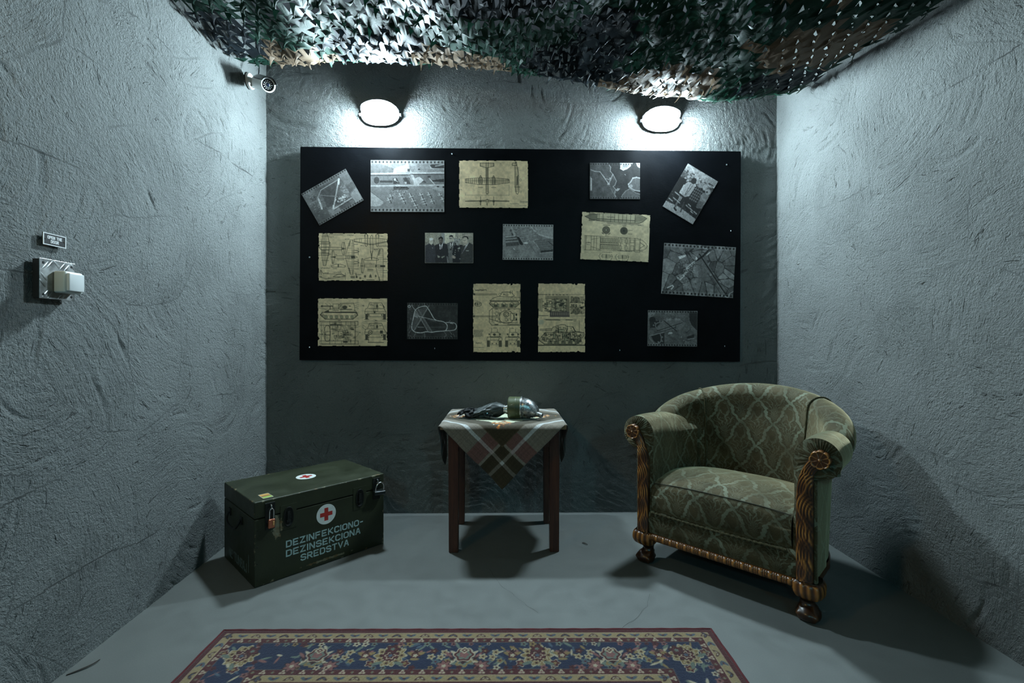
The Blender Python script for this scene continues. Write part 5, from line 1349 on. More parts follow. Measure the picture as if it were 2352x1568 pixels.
def build_padlocks():
    cu = simple('padlock_copper', (0.42, 0.13, 0.07), 0.42, 0.35, nscale=50, namp=0.15); brass = simple('padlock_dial', (0.70, 0.42, 0.16), 0.35, 0.6); steel = simple('shackle_steel', (0.72, 0.72, 0.72), 0.2, 1.0)
    p = CRATE_M @ Vector((0.063, -0.0135, 0.243))
    r = empty('padlock', p, (math.radians(4), 0, math.radians(45.3)), 'small copper coloured combination padlock hanging on the left hasp of the crate', 'padlock')
    m = MB(); m.box((0, 0, 0.019), (0.025, 0.011, 0.038), bev=0.002); b = m.build('body', cu, r)
    m = MB(); m.tube(smooth_path([(-0.0085, 0, 0.034), (-0.0085, 0, 0.070), (-0.006, 0, 0.080), (0, 0, 0.084), (0.006, 0, 0.080), (0.0085, 0, 0.070), (0.0085, 0, 0.034)], 5), 0.0021, 10); m.build('shackle', steel, r, True)
    for z in (0.013, 0.020, 0.027):
        m = MB(); m.lathe([(0, -0.0032), (0.0022, -0.0032), (0.003, -0.0022), (0.003, 0.0022), (0.0022, 0.0032), (0, 0.0032)], 12, Matrix.Translation((0.0068, -0.0052, z)), axis='X'); m.build('dial', brass, b, True)
    blk = simple('padlock_black', (0.012, 0.018, 0.019), 0.28, 0.2)
    p = CRATE_M @ Vector((0.575, -0.0195, 0.262))
    r = empty('padlock', p, (math.radians(5), math.radians(6), math.radians(45.3)), 'black round bar padlock with a bright steel shackle on the right hasp of the crate', 'padlock')
    m = MB(); m.lathe([(0, -0.031), (0.010, -0.031), (0.0125, -0.0285), (0.0125, 0.0285), (0.010, 0.031), (0, 0.031)], 24, Matrix.Translation((0, 0, 0.0135)), axis='X'); m.box((0, 0, 0.022), (0.046, 0.014, 0.012), bev=0.003); m.build('body', blk, r, True)
    m = MB(); m.tube(smooth_path([(-0.0215, 0, 0.022), (-0.0225, 0, 0.040), (-0.016, 0, 0.057), (0, 0, 0.066), (0.016, 0, 0.057), (0.0225, 0, 0.040), (0.0215, 0, 0.022)], 6), 0.0033, 12); m.build('shackle', steel, r, True)
build_padlocks()

# ------------------------------------------------------------------ wooden table
def wood_mat(name, c1, c2, rough=0.42, axis=2, scale=1.0):
    t = NT(name); c = t.coord()
    v = [(28, 28, 2.2), (28, 2.2, 28), (2.2, 28, 28)][2 - axis] if axis in (0, 1, 2) else (28, 28, 2.2)
    g = t.noise(t.vmath('MULTIPLY', c, tuple(q * scale for q in v)), 1.6, 5, 0.65, 0.7)
    f2 = t.noise(t.vmath('MULTIPLY', c, tuple(q * scale * 3 for q in v)), 3, 3)
    col = t.mix(t.mapr(g, 0.34, 0.66), (*c1, 1), (*c2, 1))
    col = t.mix(t.math('MULTIPLY', t.mapr(f2, 0.5, 0.7), 0.35), col, (c1[0] * .5, c1[1] * .5, c1[2] * .5, 1))
    t.set(color=col, rough=rough, spec=0.4); t.bump(g, 0.12, 0.002)
    return t.m
TX0, TX1, TY0, TY1, TZ = -0.311, 0.299, 2.291, 2.822, 0.636
def build_table():
    cx, cy = (TX0 + TX1) / 2, 2.545
    r = empty('side_table', (cx, cy, 0), (0, 0, 0), 'small reddish brown wooden table with four square legs against the back wall', 'table')
    red = wood_mat('table_wood', (0.055, 0.018, 0.011), (0.105, 0.036, 0.020), 0.40)
    redx = wood_mat('table_wood_rail', (0.055, 0.018, 0.011), (0.105, 0.036, 0.020), 0.40, axis=0)
    ed = wood_mat('table_edge', (0.16, 0.095, 0.045), (0.24, 0.15, 0.075), 0.45, axis=0)
    m = MB(); m.box((0, (TY0 + TY1) / 2 - cy, TZ - 0.011), (TX1 - TX0, TY1 - TY0, 0.022), bev=0.003); m.build('tabletop', ed, r)
    LW = 0.0505
    for x in (-0.277, 0.272):
        for y in (2.338, 2.698):
            xc = x + (LW / 2 if x < 0 else -LW / 2) - cx; yc = y + LW / 2 - cy
            m = MB(); b = bmesh.new(); bmesh.ops.create_cube(b, size=1.0)
            for v in b.verts:
                k = 1.0 if v.co.z > 0 else 0.90
                v.co.x *= LW * k; v.co.y *= LW * k; v.co.z = (TZ - 0.0225) if v.co.z > 0 else 0.0
            bmesh.ops.bevel(b, geom=b.edges[:], offset=0.0025, segments=2, affect='EDGES')
            bmesh.ops.translate(b, vec=(xc, yc, 0), verts=b.verts)
            m._add(b); m.build('leg', red, r)
    za, zb = 0.518, TZ - 0.023; zc = (za + zb) / 2; h = zb - za
    for y in (2.352, 2.735): m = MB(); m.box((-0.0025 - cx, y - cy, zc), (0.449, 0.018, h), bev=0.0015); m.build('apron', redx, r)
    for x in (-0.262, 0.257): m = MB(); m.box((x - cx, 2.543 - cy, zc), (0.018, 0.309, h), bev=0.0015); m.build('apron', redx, r)
build_table()

# ------------------------------------------------------------------ plaid tablecloth laid corner to the front
def build_cloth():
    S = 0.80; N = 240
    a = np.linspace(0, S, N); A, B = np.meshgrid(a, a, indexing='ij')     # A, B: distance from the two front edges
    cx, cy = -0.012, 2.552
    # colours (srgb)
    br = np.array([.235, .205, .15]); dk = np.array([.20, .175, .125]); pk = np.array([.43, .31, .29]); gy = np.array([.46, .43, .39]); wh = np.array([.72, .73, .73]); lt = np.array([.50, .47, .43])
    def side(v): return np.minimum(v, S - v)
    E1, E2 = side(A), side(B)
    e = np.minimum(E1, E2)[..., None]; b = np.maximum(E1, E2)[..., None]
    col = np.where(b < .150, br, np.where(b < .164, lt, np.where(b < .238, pk, gy)))
    strp = (e > .079) & (e < .096)
    col = np.where(strp, np.where(b < .150, lt * .92, np.where(b < .238, (wh + pk) / 2 + .06, wh)), col)
    strb = (b > .079) & (b < .096)
    col = np.where(strb, np.where(strp, wh, lt * .85), col)
    inner = (e > .142)
    hem = (e > .139) & (e <= .142)
    col = np.where(hem, br * 1.35, col)
    col = np.where(inner, br * 1.05, col)
    # embroidered centre: cream field with a ragged edge and flower sprays in its corners
    U = (A - S / 2); W = (B - S / 2)
    ns = vnoise(N, N, 40, np.random.default_rng(4), 3)
    rag = np.maximum(np.abs(U), np.abs(W)) + (ns - .5) * .030
    cream = (rag < .176)[..., None]
    col = np.where(cream, np.array([.74, .76, .66]), col)
    rr = random.Random(12)
    pal = [(.78, .52, .26), (.62, .36, .14), (.86, .87, .84), (.36, .22, .12), (.85, .62, .36), (.30, .33, .38), (.46, .30, .16)]
    for sx in (-1, 1):
        for sy in (-1, 1):
            for k in range(75):
                p = (sx * .157 + max(-.05, min(.05, rr.gauss(0, .024))), sy * .157 + max(-.05, min(.05, rr.gauss(0, .024)))); rad = rr.uniform(.003, .0095)
                d = np.hypot((U - p[0]) * rr.uniform(.7, 1.3), W - p[1])
                col = np.where((d < rad)[..., None], np.array(rr.choice(pal)), col)
                if k % 5 == 0: col = np.where((d < rad * .35)[..., None], np.array([.2, .14, .1]), col)
    wv = 1 + .16 * (rng.random((N, N, 1)) - .5) + .10 * (rng.random((N, 1, 1)) - .5) + .10 * (rng.random((1, N, 1)) - .5)
    col = np.clip(col * wv, 0, 1)
    # drape: X across the table, Y depth
    X = (A - B) / math.sqrt(2) * -1; Y = (A + B - S) / math.sqrt(2)
    X = -X
    gx = X + cx; gy_ = Y + cy
    zt = TZ + 0.0025
    def fold(v, lo, hi, r=0.026):
        """returns position along the axis and drop below the top"""
        out = np.array(v); drop = np.zeros_like(v)
        for s, edge in ((1, hi), (-1, lo)):
            d = (v - edge) * s + r
            on = d > 0
            arc = np.clip(d / r, 0, math.pi / 2)
            pos = edge * s - r + r * np.sin(arc) ; dr = r * (1 - np.cos(arc)) + np.clip(d - r * math.pi / 2, 0, None)
            out = np.where(on, pos * s, out); drop = np.where(on, dr, drop)
        return out, drop
    px, dx = fold(gx, TX0 - .0150, TX1 + .0150); py, dy = fold(gy_, TY0 - .0150, TY1 + .0150)
    drop = dx + dy
    # soft waves in the hanging points
    py = py - np.where(gy_ < cy, 1, 0) * np.clip(dy, 0, .3) * (.05 + .05 * np.sin(gx * 30 + 1))
    px = px + np.sign(gx - cx) * np.clip(dx, 0, .3) * (-.03 + .06 * np.sin(gy_ * 26)) * .6
    Z = zt + .0005 - drop + .0012 * np.sin(gx * 60) * np.cos(gy_ * 50)
    py = np.minimum(py, Y_BACK - .004)
    P = np.stack([px, py, Z], -1)
    t = NT('cloth_weave'); t.set(color=t.attr('Col'), rough=0.85, sheen=0.25, spec=0.15)
    c = t.coord('UV'); w1 = t.new('TexWave', wave_type='BANDS', bands_direction='X'); t.put(w1.inputs['Vector'], c); t.put(w1.inputs['Scale'], 130); w2 = t.new('TexWave', wave_type='BANDS', bands_direction='Y'); t.put(w2.inputs['Vector'], c); t.put(w2.inputs['Scale'], 130)
    t.bump(t.math('ADD', w1.outputs[1], w2.outputs[1]), 0.25, 0.0008)
    o = sheet('tablecloth', P, t.m, None, uv=np.stack([A, B], -1), col=lin(col))
    sm = o.modifiers.new('cloth', 'SOLIDIFY'); sm.thickness = 0.0012; sm.offset = 0
    tag(o, 'brown and pink plaid cloth with embroidered centre, laid cornerwise over the small table', 'tablecloth')
build_cloth()

# ------------------------------------------------------------------ gas mask with filter canister
def build_mask():
    z0 = TZ + 0.0045
    r = empty('gas_mask', (0.050, 2.462, z0), (0, 0, math.radians(-9)), 'old black rubber gas mask with green and bare metal filter canister on the tablecloth', 'gas mask')
    t = NT('canister_green'); c = t.coord(); n = t.noise(c, 26, 5, 0.7); rub = t.mapr(n, 0.64, 0.70)
    t.set(color=t.mix(rub, (0.058, 0.072, 0.030, 1), (0.42, 0.43, 0.38, 1)), rough=0.42, metal=t.math('MULTIPLY', rub, 0.7)); t.bump(n, 0.15, 0.002); G = t.m
    t = NT('worn_aluminium'); c = t.coord(); n = t.noise(c, 34, 5, 0.7, 0.4); n2 = t.noise(c, 9, 2); dk = t.mapr(t.math('ADD', n, t.math('MULTIPLY', n2, 0.5)), 0.80, 0.92)
    t.set(color=t.mix(dk, (0.62, 0.65, 0.66, 1), (0.10, 0.11, 0.11, 1)), rough=t.mapr(dk, 0, 1, 0.27, 0.6), metal=t.mapr(dk, 0, 1, 1.0, 0.3)); t.bump(t.math('ADD', n, n2), 0.3, 0.006); AL = t.m
    R = 0.0565
    cz = R
    m = MB(); m.lathe([(0.0, -0.033), (0.040, -0.033), (R - 0.004, -0.032), (R, -0.028), (R, 0.004), (R + 0.0015, 0.006), (R, 0.009), (R, 0.030), (R - 0.002, 0.034)], 48, Matrix.Translation((0.003, 0, cz)), axis='X', cap=False)
    m.build('canister_drum', G, r, True)
    m = MB(); m.lathe([(R - 0.004, 0.030), (R + 0.0012, 0.032), (R + 0.002, 0.036), (R + 0.0006, 0.040), (R - 0.004, 0.041), (R - 0.004, 0.030)], 48, Matrix.Translation((0.003, 0, cz)), axis='X', cap=False); m.build('canister_rim', AL, r, True)
    # dented dome, drooping towards the spout
    prof = [(R - 0.0045, 0.042), (R - 0.0045, 0.058), (R - 0.006, 0.075), (R - 0.010, 0.092), (R - 0.018, 0.107), (R - 0.029, 0.118), (R - 0.041, 0.125), (0.0005, 0.128)]
    rings = []
    for rad, h in prof:
        sag = 0.020 * max(0, (h - 0.06) / 0.07) ** 1.3; fl = 1 - .12 * max(0, (h - .06) / .07)
        ring = []
        for k in range(48):
            a = 2 * math.pi * k / 48
            dent = 1 - .035 * math.exp(-((a - 4.4) / .5) ** 2 - ((h - .085) / .02) ** 2) - .02 * math.sin(3 * a + h * 60) * (h > .05)
            ring.append((0.003 + h, math.cos(a) * rad * dent, cz - sag + math.sin(a) * rad * dent * fl))
        rings.append(ring)
    sheet('canister_dome', np.array(rings), AL, r, cv=True)
    m = MB(); M = Matrix.Translation((0.112, -0.014, cz - 0.028)) @ Euler((0, math.radians(8), math.radians(-24))).to_matrix().to_4x4()
    sp = [(0.013, -0.006), (0.0125, 0.012)]
    for k in range(5): sp += [(0.0113, 0.013 + k * .0045), (0.0123, 0.0145 + k * .0045), (0.0113, 0.0165 + k * .0045)]
    sp += [(0.0115, 0.038), (0.0118, 0.040), (0.0088, 0.040), (0.0085, 0.006), (0.0, 0.006)]
    m.lathe(sp, 28, M, axis='X', cap=False); m.build('spout', AL, r, True)
    # screw neck
    m = MB(); m.lathe([(0.020, -0.058), (0.0235, -0.056), (0.0235, -0.050), (0.021, -0.049), (0.021, -0.046), (0.0245, -0.045), (0.0245, -0.038), (0.030, -0.036), (0.030, -0.031)], 32, Matrix.Translation((0.003, 0, cz - 0.010)), axis='X', cap=False); m.build('neck_ring', AL, r, True)
    t = NT('black_rubber'); c = t.coord(); n = t.noise(c, 14, 4, 0.6)
    t.set(color=t.mix(t.mapr(n, 0.35, 0.7), (0.018, 0.024, 0.024, 1), (0.040, 0.052, 0.050, 1)), rough=t.mapr(n, 0.3, 0.7, 0.36, 0.6), spec=0.5); t.bump(t.noise(c, 60, 3), 0.12, 0.002); RB = t.m
    t = NT('black_strap'); c = t.coord(); t.set(color=(0.008, 0.009, 0.010, 1), rough=0.85); t.bump(t.noise(c, 220, 2), 0.4, 0.002); ST = t.m
    # face piece: snout from the neck ring, widening and collapsing flat towards the head opening
    ctl = [(-0.052, 0.0, 0.046, .023, .023), (-0.064, 0.0, 0.045, .029, .029), (-0.080, -0.001, 0.044, .038, .036), (-0.102, -0.002, 0.042, .047, .039), (-0.124, 0.0, 0.039, .056, .037), (-0.146, 0.002, 0.034, .063, .032), (-0.168, 0.004, 0.029, .066, .027), (-0.190, 0.005, 0.024, .064, .022), (-0.212, 0.004, 0.018, .058, .016), (-0.232, 0.003, 0.012, .048, .010)]
    cs = smooth_path(ctl, 5); rings = []
    for i, (x, y, z, ry, rz) in enumerate(cs):
        f = i / (len(cs) - 1); ring = []
        for k in range(56):
            a = 2 * math.pi * k / 56
            wr = 1 + f * (.10 * math.sin(5 * a + 9 * f) + .08 * math.sin(9 * a - 14 * f) + .05 * math.sin(14 * a + 25 * f))
            # cheek hollow on the near side where the rubber folds in
            hol = 1 - .45 * math.exp(-((a - 3.55) / .55) ** 2) * math.exp(-((f - .55) / .16) ** 2)
            ring.append((x + .004 * math.sin(3 * a) * f, y + math.cos(a) * ry * wr * hol, max(0.0012, z + math.sin(a) * rz * wr)))
        rings.append(ring)
    sheet('face_piece', np.array(rings), RB, r, cv=True)
    # chin seam down the snout
    m = MB(); m.tube([(x, y - ry * 1.005, z + .004) for x, y, z, ry, rz in cs[6:18]], 0.0012, 6); m.build('mould_seam', RB, r, True)
    for k in range(4):
        x = -0.053 - .0042 * k; q = .0225 + .0006 * k
        m = MB(); m.lathe([(q, -.0016), (q + .0016, 0), (q, .0016)], 32, Matrix.Translation((x, 0, .0455)), axis='X', cap=False); m.build('clamp_band', ST if k % 2 else RB, r, True)
    # eyepieces: near one fallen open towards the viewer, far one lying on top
    gl = NT('eye_glass'); gl.set(color=(0.02, 0.03, 0.035, 1), rough=0.08, spec=0.6)
    def eyepiece(M, er):
        e = empty('eyepiece', (0, 0, 0)); e.parent = r; e.matrix_local = M
        m = MB(); m.lathe([(er - .004, -.010), (er, -.010), (er + .0025, -.004), (er + .0025, .003), (er, .0055), (er - .003, .005), (er - .0045, .002), (er - .0045, -.010)], 32, axis='Z', cap=False); m.build('eyepiece_rim', RB, e, True)
        m = MB(); m.lathe([(0, .0008), (er * .6, .0003), (er - .004, -.001)], 28, axis='Z', cap=False); m.build('eyepiece_glass', gl.m, e, True)
    eyepiece(Matrix.Translation((-0.118, 0.018, 0.068)) @ Euler((math.radians(-8), math.radians(-20), 0)).to_matrix().to_4x4(), .027)
    eyepiece(Matrix.Translation((-0.128, -0.040, 0.035)) @ Euler((math.radians(74), math.radians(-6), math.radians(10))).to_matrix().to_4x4(), .025)
    # curled flap in front of the near eyepiece
    fl = []
    for i in range(22):
        f = i / 21; a = 0.4 + f * 5.0; rad = .016 * (1 - .45 * f)
        fl.append([(-0.118 + rad * math.cos(a) + .012 * f, -0.056 - .004 * f + w * .016, .017 + rad * math.sin(a) * .8) for w in (0, .4, .8, 1.2)])
    o = sheet('rubber_flap', np.array(fl), RB, r); s = o.modifiers.new('t', 'SOLIDIFY'); s.thickness = .0022; s.offset = 0
    m = MB(); m.tube(smooth_path([(-.112, -.060, .012), (-.095, -.062, .010), (-.070, -.056, .005), (-.045, -.044, .0035)], 6), .0042, 8); m.build('rubber_lip', RB, r, True)
    # head harness bundled at the open end
    rr = random.Random(5)
    for k in range(9):
        x0 = -0.185 - rr.random() * .06; pts = []
        for i in range(7):
            f = i / 6; pts.append((x0 - .035 * math.sin(f * 3 + k) - .01 * k * .3, -0.045 + .095 * f + rr.uniform(-.008, .008), .012 + .026 * abs(math.sin(f * 3.1 + k * .8)) + rr.uniform(0, .006)))
        P = np.array(smooth_path(pts, 5)); wdt = rr.uniform(.007, .011)
        S = np.stack([P + np.array([wdt, 0, .004]), P, P + np.array([-wdt, 0, -.003])], 1); S[..., 2] = np.maximum(S[..., 2], .002)
        o = sheet('head_strap', S, ST, r); s = o.modifiers.new('t', 'SOLIDIFY'); s.thickness = .003; s.offset = 0
    bl = bmesh.new(); bmesh.ops.create_icosphere(bl, subdivisions=4, radius=1)
    for v in bl.verts:
        p = v.co.copy(); d = 1 + .18 * math.sin(5 * p.x + 3 * p.y) + .14 * math.sin(7 * p.y - 4 * p.z + 1) + .08 * math.sin(13 * p.x + 9 * p.z)
        v.co = Vector((-0.212 + p.x * .042 * d, p.y * .050 * d + .002, max(.0015, .017 + p.z * .024 * d)))
    m = MB(); m._add(bl); m.build('head_cover', ST, r, True, 80)
build_mask()

# ------------------------------------------------------------------ armchair
def damask():
    t = NT('damask_velvet'); uv = t.coord('UV'); s = t.sep(uv)
    nz = t.vmath('SUBTRACT', t.noise(uv, 30, 3, 0.6, color=True), (.5, .5, .5)); nz2 = t.vmath('SUBTRACT', t.noise(uv, 90, 2, 0.5, color=True), (.5, .5, .5))
    d = t.vmath('ADD', uv, t.vmath('ADD', t.vmath('SCALE', nz, scale=.020), t.vmath('SCALE', nz2, scale=.012)))
    q = t.sep(d)
    W, H = .158, .225
    u = t.math('DIVIDE', q[0], W); v = t.math('DIVIDE', q[1], H)
    og = t.math('MULTIPLY', t.math('SINE', t.math('MULTIPLY', v, 4 * math.pi)), .055)
    a = t.math('FRACT', t.math('ADD', t.math('ADD', u, v), t.math('ADD', og, 10.0))); b = t.math('FRACT', t.math('ADD', t.math('SUBTRACT', u, v), t.math('SUBTRACT', 10.0, og)))
    a5 = t.math('SUBTRACT', a, .5); b5 = t.math('SUBTRACT', b, .5)
    edge = t.math('MAXIMUM', t.math('ABSOLUTE', a5), t.math('ABSOLUTE', b5))
    ser = t.math('ABSOLUTE', t.math('SINE', t.math('ADD', t.math('MULTIPLY', q[1], 150), t.math('MULTIPLY', q[0], 60))))
    edge2 = t.math('ADD', edge, t.math('MULTIPLY', ser, .035))
    lat = t.mapr(edge2, .460, .484, 0, 1)
    # palmette in each cell
    lx = t.math('MULTIPLY', t.math('ADD', a5, b5), W * .5); ly = t.math('MULTIPLY', t.math('SUBTRACT', a5, b5), H * .5)
    th = t.math('ARCTAN2', lx, t.math('ADD', ly, .060)); rd = t.math('SQRT', t.math('ADD', t.math('MULTIPLY', lx, lx), t.math('MULTIPLY', t.math('ADD', ly, .060), t.math('ADD', ly, .060))))
    pet = t.math('SINE', t.math('ADD', t.math('MULTIPLY', th, 15), t.math('MULTIPLY', t.math('SINE', t.math('MULTIPLY', rd, 95)), 1.3)))
    petm = t.math('MULTIPLY', t.mapr(pet, .55, .95), t.mapr(edge, .34, .44, .60, 0))
    ring = t.math('SINE', t.math('ADD', t.math('MULTIPLY', rd, 190), t.math('MULTIPLY', t.math('COSINE', t.math('MULTIPLY', th, 15)), 1.8)))
    petm = t.math('MAXIMUM', petm, t.math('MULTIPLY', t.mapr(ring, .74, .97), t.mapr(edge, .34, .44, .50, 0)))
    msk = t.math('MAXIMUM', lat, petm)
    wear = t.mapr(t.noise(uv, 5.5, 4, .6), .38, .68)
    fade = t.mapr(t.noise(uv, 7, 3), .35, .62, .25, 1.0)
    pile = t.mix(wear, (.030, .0235, .0092, 1), (.082, .065, .032, 1))
    ground = t.mix(wear, (.14, .165, .115, 1), (.20, .21, .155, 1))
    col = t.mix(t.math('MULTIPLY', msk, fade), pile, ground)
    fib = t.noise(t.vmath('MULTIPLY', uv, (1, .35, 1)), 420, 2)
    col = t.mix(1.0, col, t.ramp(fib, [(.3, .78), (.7, 1.2)]), 'MULTIPLY')
    t.set(color=col, rough=.78, spec=.2, sheen=.9, sheenr=.42)
    t.put(t.b.inputs['Sheen Tint'], (.80, .69, .43, 1))
    t.bump(t.math('ADD', t.math('MULTIPLY', msk, -.5), t.math('MULTIPLY', fib, .35)), .35, .0022)
    return t.m
DAM = damask()
def carved():
    t = NT('carved_walnut'); c = t.coord()
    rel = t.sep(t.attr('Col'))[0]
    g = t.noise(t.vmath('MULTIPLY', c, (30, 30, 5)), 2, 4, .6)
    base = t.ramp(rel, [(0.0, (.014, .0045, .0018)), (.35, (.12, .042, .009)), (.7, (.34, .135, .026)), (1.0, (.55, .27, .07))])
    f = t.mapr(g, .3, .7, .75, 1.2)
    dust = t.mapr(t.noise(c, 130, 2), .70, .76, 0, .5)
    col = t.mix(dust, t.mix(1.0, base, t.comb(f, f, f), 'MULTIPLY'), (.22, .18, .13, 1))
    t.set(color=col, rough=.32, spec=.5, coat=.25, coatr=.2)
    return t.m
WAL = carved()
CORD = simple('olive_cord', (.055, .048, .018), .8, nscale=150, namp=.4)
PIPE = simple('seam_dark', (.030, .028, .016), .85, nscale=80)
def twisted(pts, r, pitch):
    P = [np.array(p) for p in pts]; s = 0; rings = []
    T = tube_pts(pts, 1.0, 14); prev = None
    for i, ring in enumerate(T):
        if i: s += np.linalg.norm(P[i] - P[i - 1])
        ph = 2 * math.pi * s / pitch
        rings.append([P[i] + (np.array(q) - P[i]) * r * (1 + .34 * math.cos(2 * (2 * math.pi * k / 14) - ph)) for k, q in enumerate(ring)])
    return np.array(rings)
def build_chair():
    R = empty('armchair', (0.893, 1.990, 0), (0, 0, math.radians(-45.6)), 'old barrel back armchair in green damask velvet with carved wooden fronts, on claw feet', 'armchair')
    # ---- barrel back in three panels
    def ztop(t): return .664 + .158 * max(0.0, math.cos(t)) ** .8
    def cl(t):  # centre line of the top roll: position and outward normal
        p = np.array([.390 * math.sin(t), .250 + .345 * math.cos(t)]); n = np.array([math.sin(t) / .398, math.cos(t) / .345]); return p, n / np.linalg.norm(n)
    def RRf(t): return .046 + .018 * max(0.0, math.cos(t)) ** .5
    def profile(t, puff):
        RR = RRf(t); z1 = ztop(t); cz = z1 - RR; pts = []
        zb = .330
        for f in np.linspace(0, 1, 12)[:-1]:
            z = zb + (cz - zb) * f
            pts.append((-.068 - .012 * math.sin(f * math.pi) * 1.0 - .014 * puff * math.sin(min(1, f * 1.15) * math.pi) + .006 * f, z))
        for a in np.linspace(180, -75, 22):
            aa = math.radians(a); pts.append((RR * math.cos(aa) * 1.02 - .002 * puff, cz + RR * math.sin(aa) + (.004 * puff if a > 0 else 0)))
        pts.append((.012, cz - RR * 1.02)); pts.append((.004, cz - RR * 1.3)); pts.append((.002, cz - .13))
        return pts
    def panel(t0, t1, n):
        ts = np.linspace(t0, t1, n); rows = []
        for t in ts:
            f = (t - t0) / (t1 - t0); puff = math.sin(math.pi * f) ** .55 if 0 < f < 1 else 0.0
            p, nn = cl(t)
            rows.append([(p[0] + nn[0] * a, p[1] + nn[1] * a, z) for a, z in profile(t, puff)])
        # the outer ends of the wings close in a rounded tip hidden in the arm rolls
        for end in ((0,) if t0 < -1.5 else ()) + ((1,) if t1 > 1.5 else ()):
            te = t1 if end else t0; p, nn = cl(te); tg = np.array([nn[1], -nn[0]]) * (1 if end else -1)
            prof = profile(te, 0); c0 = np.array(prof).mean(0)
            for k, ext in ((.8, .012), (.45, .02), (.05, .022)):
                rw = [(p[0] + nn[0] * ((c0[0] if z > c0[1] else -.05) + (a - (c0[0] if z > c0[1] else -.05)) * k) + tg[0] * ext, p[1] + nn[1] * ((c0[0] if z > c0[1] else -.05) + (a - (c0[0] if z > c0[1] else -.05)) * k) + tg[1] * ext, c0[1] + (z - c0[1]) * (k if z > c0[1] else 1)) for a, z in prof]
                rows = rows + [rw] if end else [rw] + rows
        n = len(rows)
        P = np.array(rows)
        # uv: u along the sweep at mid height, v along the profile
        dv = np.linalg.norm(np.diff(P, axis=1), axis=2); v = np.concatenate([np.zeros((n, 1)), np.cumsum(dv, 1)], 1)
        mid = P[:, 10]; du = np.concatenate([[0], np.cumsum(np.linalg.norm(np.diff(mid, axis=0), axis=1))])
        u = (du - du[-1] / 2) + (t0 + t1) / 2 * .36
        uv = np.stack([np.repeat(u[:, None], P.shape[1], 1), v + .03], -1)
        return sheet('back_panel', P, DAM, R, uv=uv, flip=True)
    S1 = math.radians(45)
    b = panel(-S1, S1, 41)
    s1 = panel(math.radians(-88), -S1, 27); s2 = panel(S1, math.radians(88), 27)
    for t in (-S1, S1):
        p, nn = cl(t); pts = [(p[0] + nn[0] * (a + (-.0035 if a < 0 else .003)), p[1] + nn[1] * (a + (-.0035 if a < 0 else .003)), z + (.003 if z > ztop(t) - .06 else 0)) for a, z in profile(t, 0)[:28]]
        sheet('seam_cord', twisted(smooth_path(pts, 4), .0034, .012), CORD, R, cv=True, caps=True)
    # ---- outer shell below the roll
    pl = [(.364, .004)] + [(.364, y) for y in np.linspace(.03, .25, 8)]
    arc = [(.364 * math.cos(a), .25 + .382 * math.sin(a)) for a in np.linspace(0, math.pi, 40)]
    path = pl[:-1] + arc + [(-x, y) for x, y in pl[:-1]][::-1]
    rows = []
    for x, y in path:
        col = []
        for z in np.linspace(.150, .655, 12):
            f = (z - .15) / .505; k = .955 + .05 * f
            yy = y if y < .25 else .25 + (y - .25) * (.90 + .12 * f)
            zz = z if y > .24 else min(z, .150 + f * .40)
            col.append((x * (k if y > .2 else .985 + .015 * f) - math.copysign(.010 * (f > .96), x), yy, zz))
        rows.append(col)
    sheet('outer_cover', np.array(rows), DAM, R, uv='len', flip=False)
    # ---- arms
    AC, AZ, AR = .368, .609, .077
    def arm_profile(s):
        """s: 0 at the front .. 1 where the arm sinks into the back"""
        k = max(0.0, (s - .45) / .55); pts = []
        ar = AR * (1 - .05 * min(1, s / .45)) * (1 - .42 * k ** 1.3); az = AZ + .004 * math.sin(min(1, s * 2) * 3.1) + .004 * k
        for z in np.linspace(.335, az - .02, 10): pts.append((.286 + .006 * math.sin((z - .335) / .27 * math.pi), z))
        for a in np.linspace(172, -88, 24):
            aa = math.radians(a); pts.append((AC + ar * math.cos(aa), az + ar * math.sin(aa)))
        pts.append((.362, az - ar - .004)); pts.append((.345, az - ar - .006))
        return pts
    def arm_place(s):
        """point and outward normal of the arm's path in plan (right arm)"""
        L = s * .43
        if L < .20: return np.array([0.0, .004 + L]), np.array([1.0, 0.0]), 0.0
        a = (L - .20) / .40
        return np.array([-.36 * (1 - math.cos(a)), .204 + .40 * math.sin(a)]), np.array([math.cos(a), math.sin(a)]), a
    for sg in (1, -1):
        rows = []; ss = np.linspace(0, 1, 40)
        for s in ss:
            o, nn, a = arm_place(s)
            rows.append([(sg * (AC + o[0] + nn[0] * (x - AC)), o[1] + nn[1] * (x - AC), z) for x, z in arm_profile(s)])
        P = np.array(rows)
        dv = np.concatenate([[0], np.cumsum(np.linalg.norm(np.diff(P[0], axis=0), axis=1))]); uv = np.stack(np.meshgrid(ss * .43 * sg + .05, dv, indexing='ij'), -1)
        a = sheet('arm', P, DAM, R, uv=uv, flip=(sg < 0))
        # gathered front: ring of pleats running in from the arm's outline to the carving
        prof = [(x, z) for x, z in arm_profile(0)]
        spine = lambda x, z: (AC + .012, AZ + .004) if z > .56 else (.332, z)
        K = len(prof); M_ = 140; fine = smooth_path([(x, z, 0) for x, z in [(.286, .158)] + [(.286, .25)] + prof], 5)
        fine = [(p[0], p[1]) for p in fine]; rows = []
        for i, (x, z) in enumerate(fine):
            sx, sz = spine(x, z); row = []
            for f in np.linspace(0, .8, 9):
                pl_ = .0035 * math.sin(i * 1.75) * math.sin(min(1, f / .8) * math.pi) * (1.0 if z > .53 else .35)
                row.append((sg * (x + (sx - x) * f), .004 - .016 * math.sin(min(f * 1.9, math.pi / 2)) + pl_, z + (sz - z) * f))
            rows.append(row)
        P = np.array(rows); g = sheet('arm_front', P, DAM, R, uv='len', flip=(sg > 0))
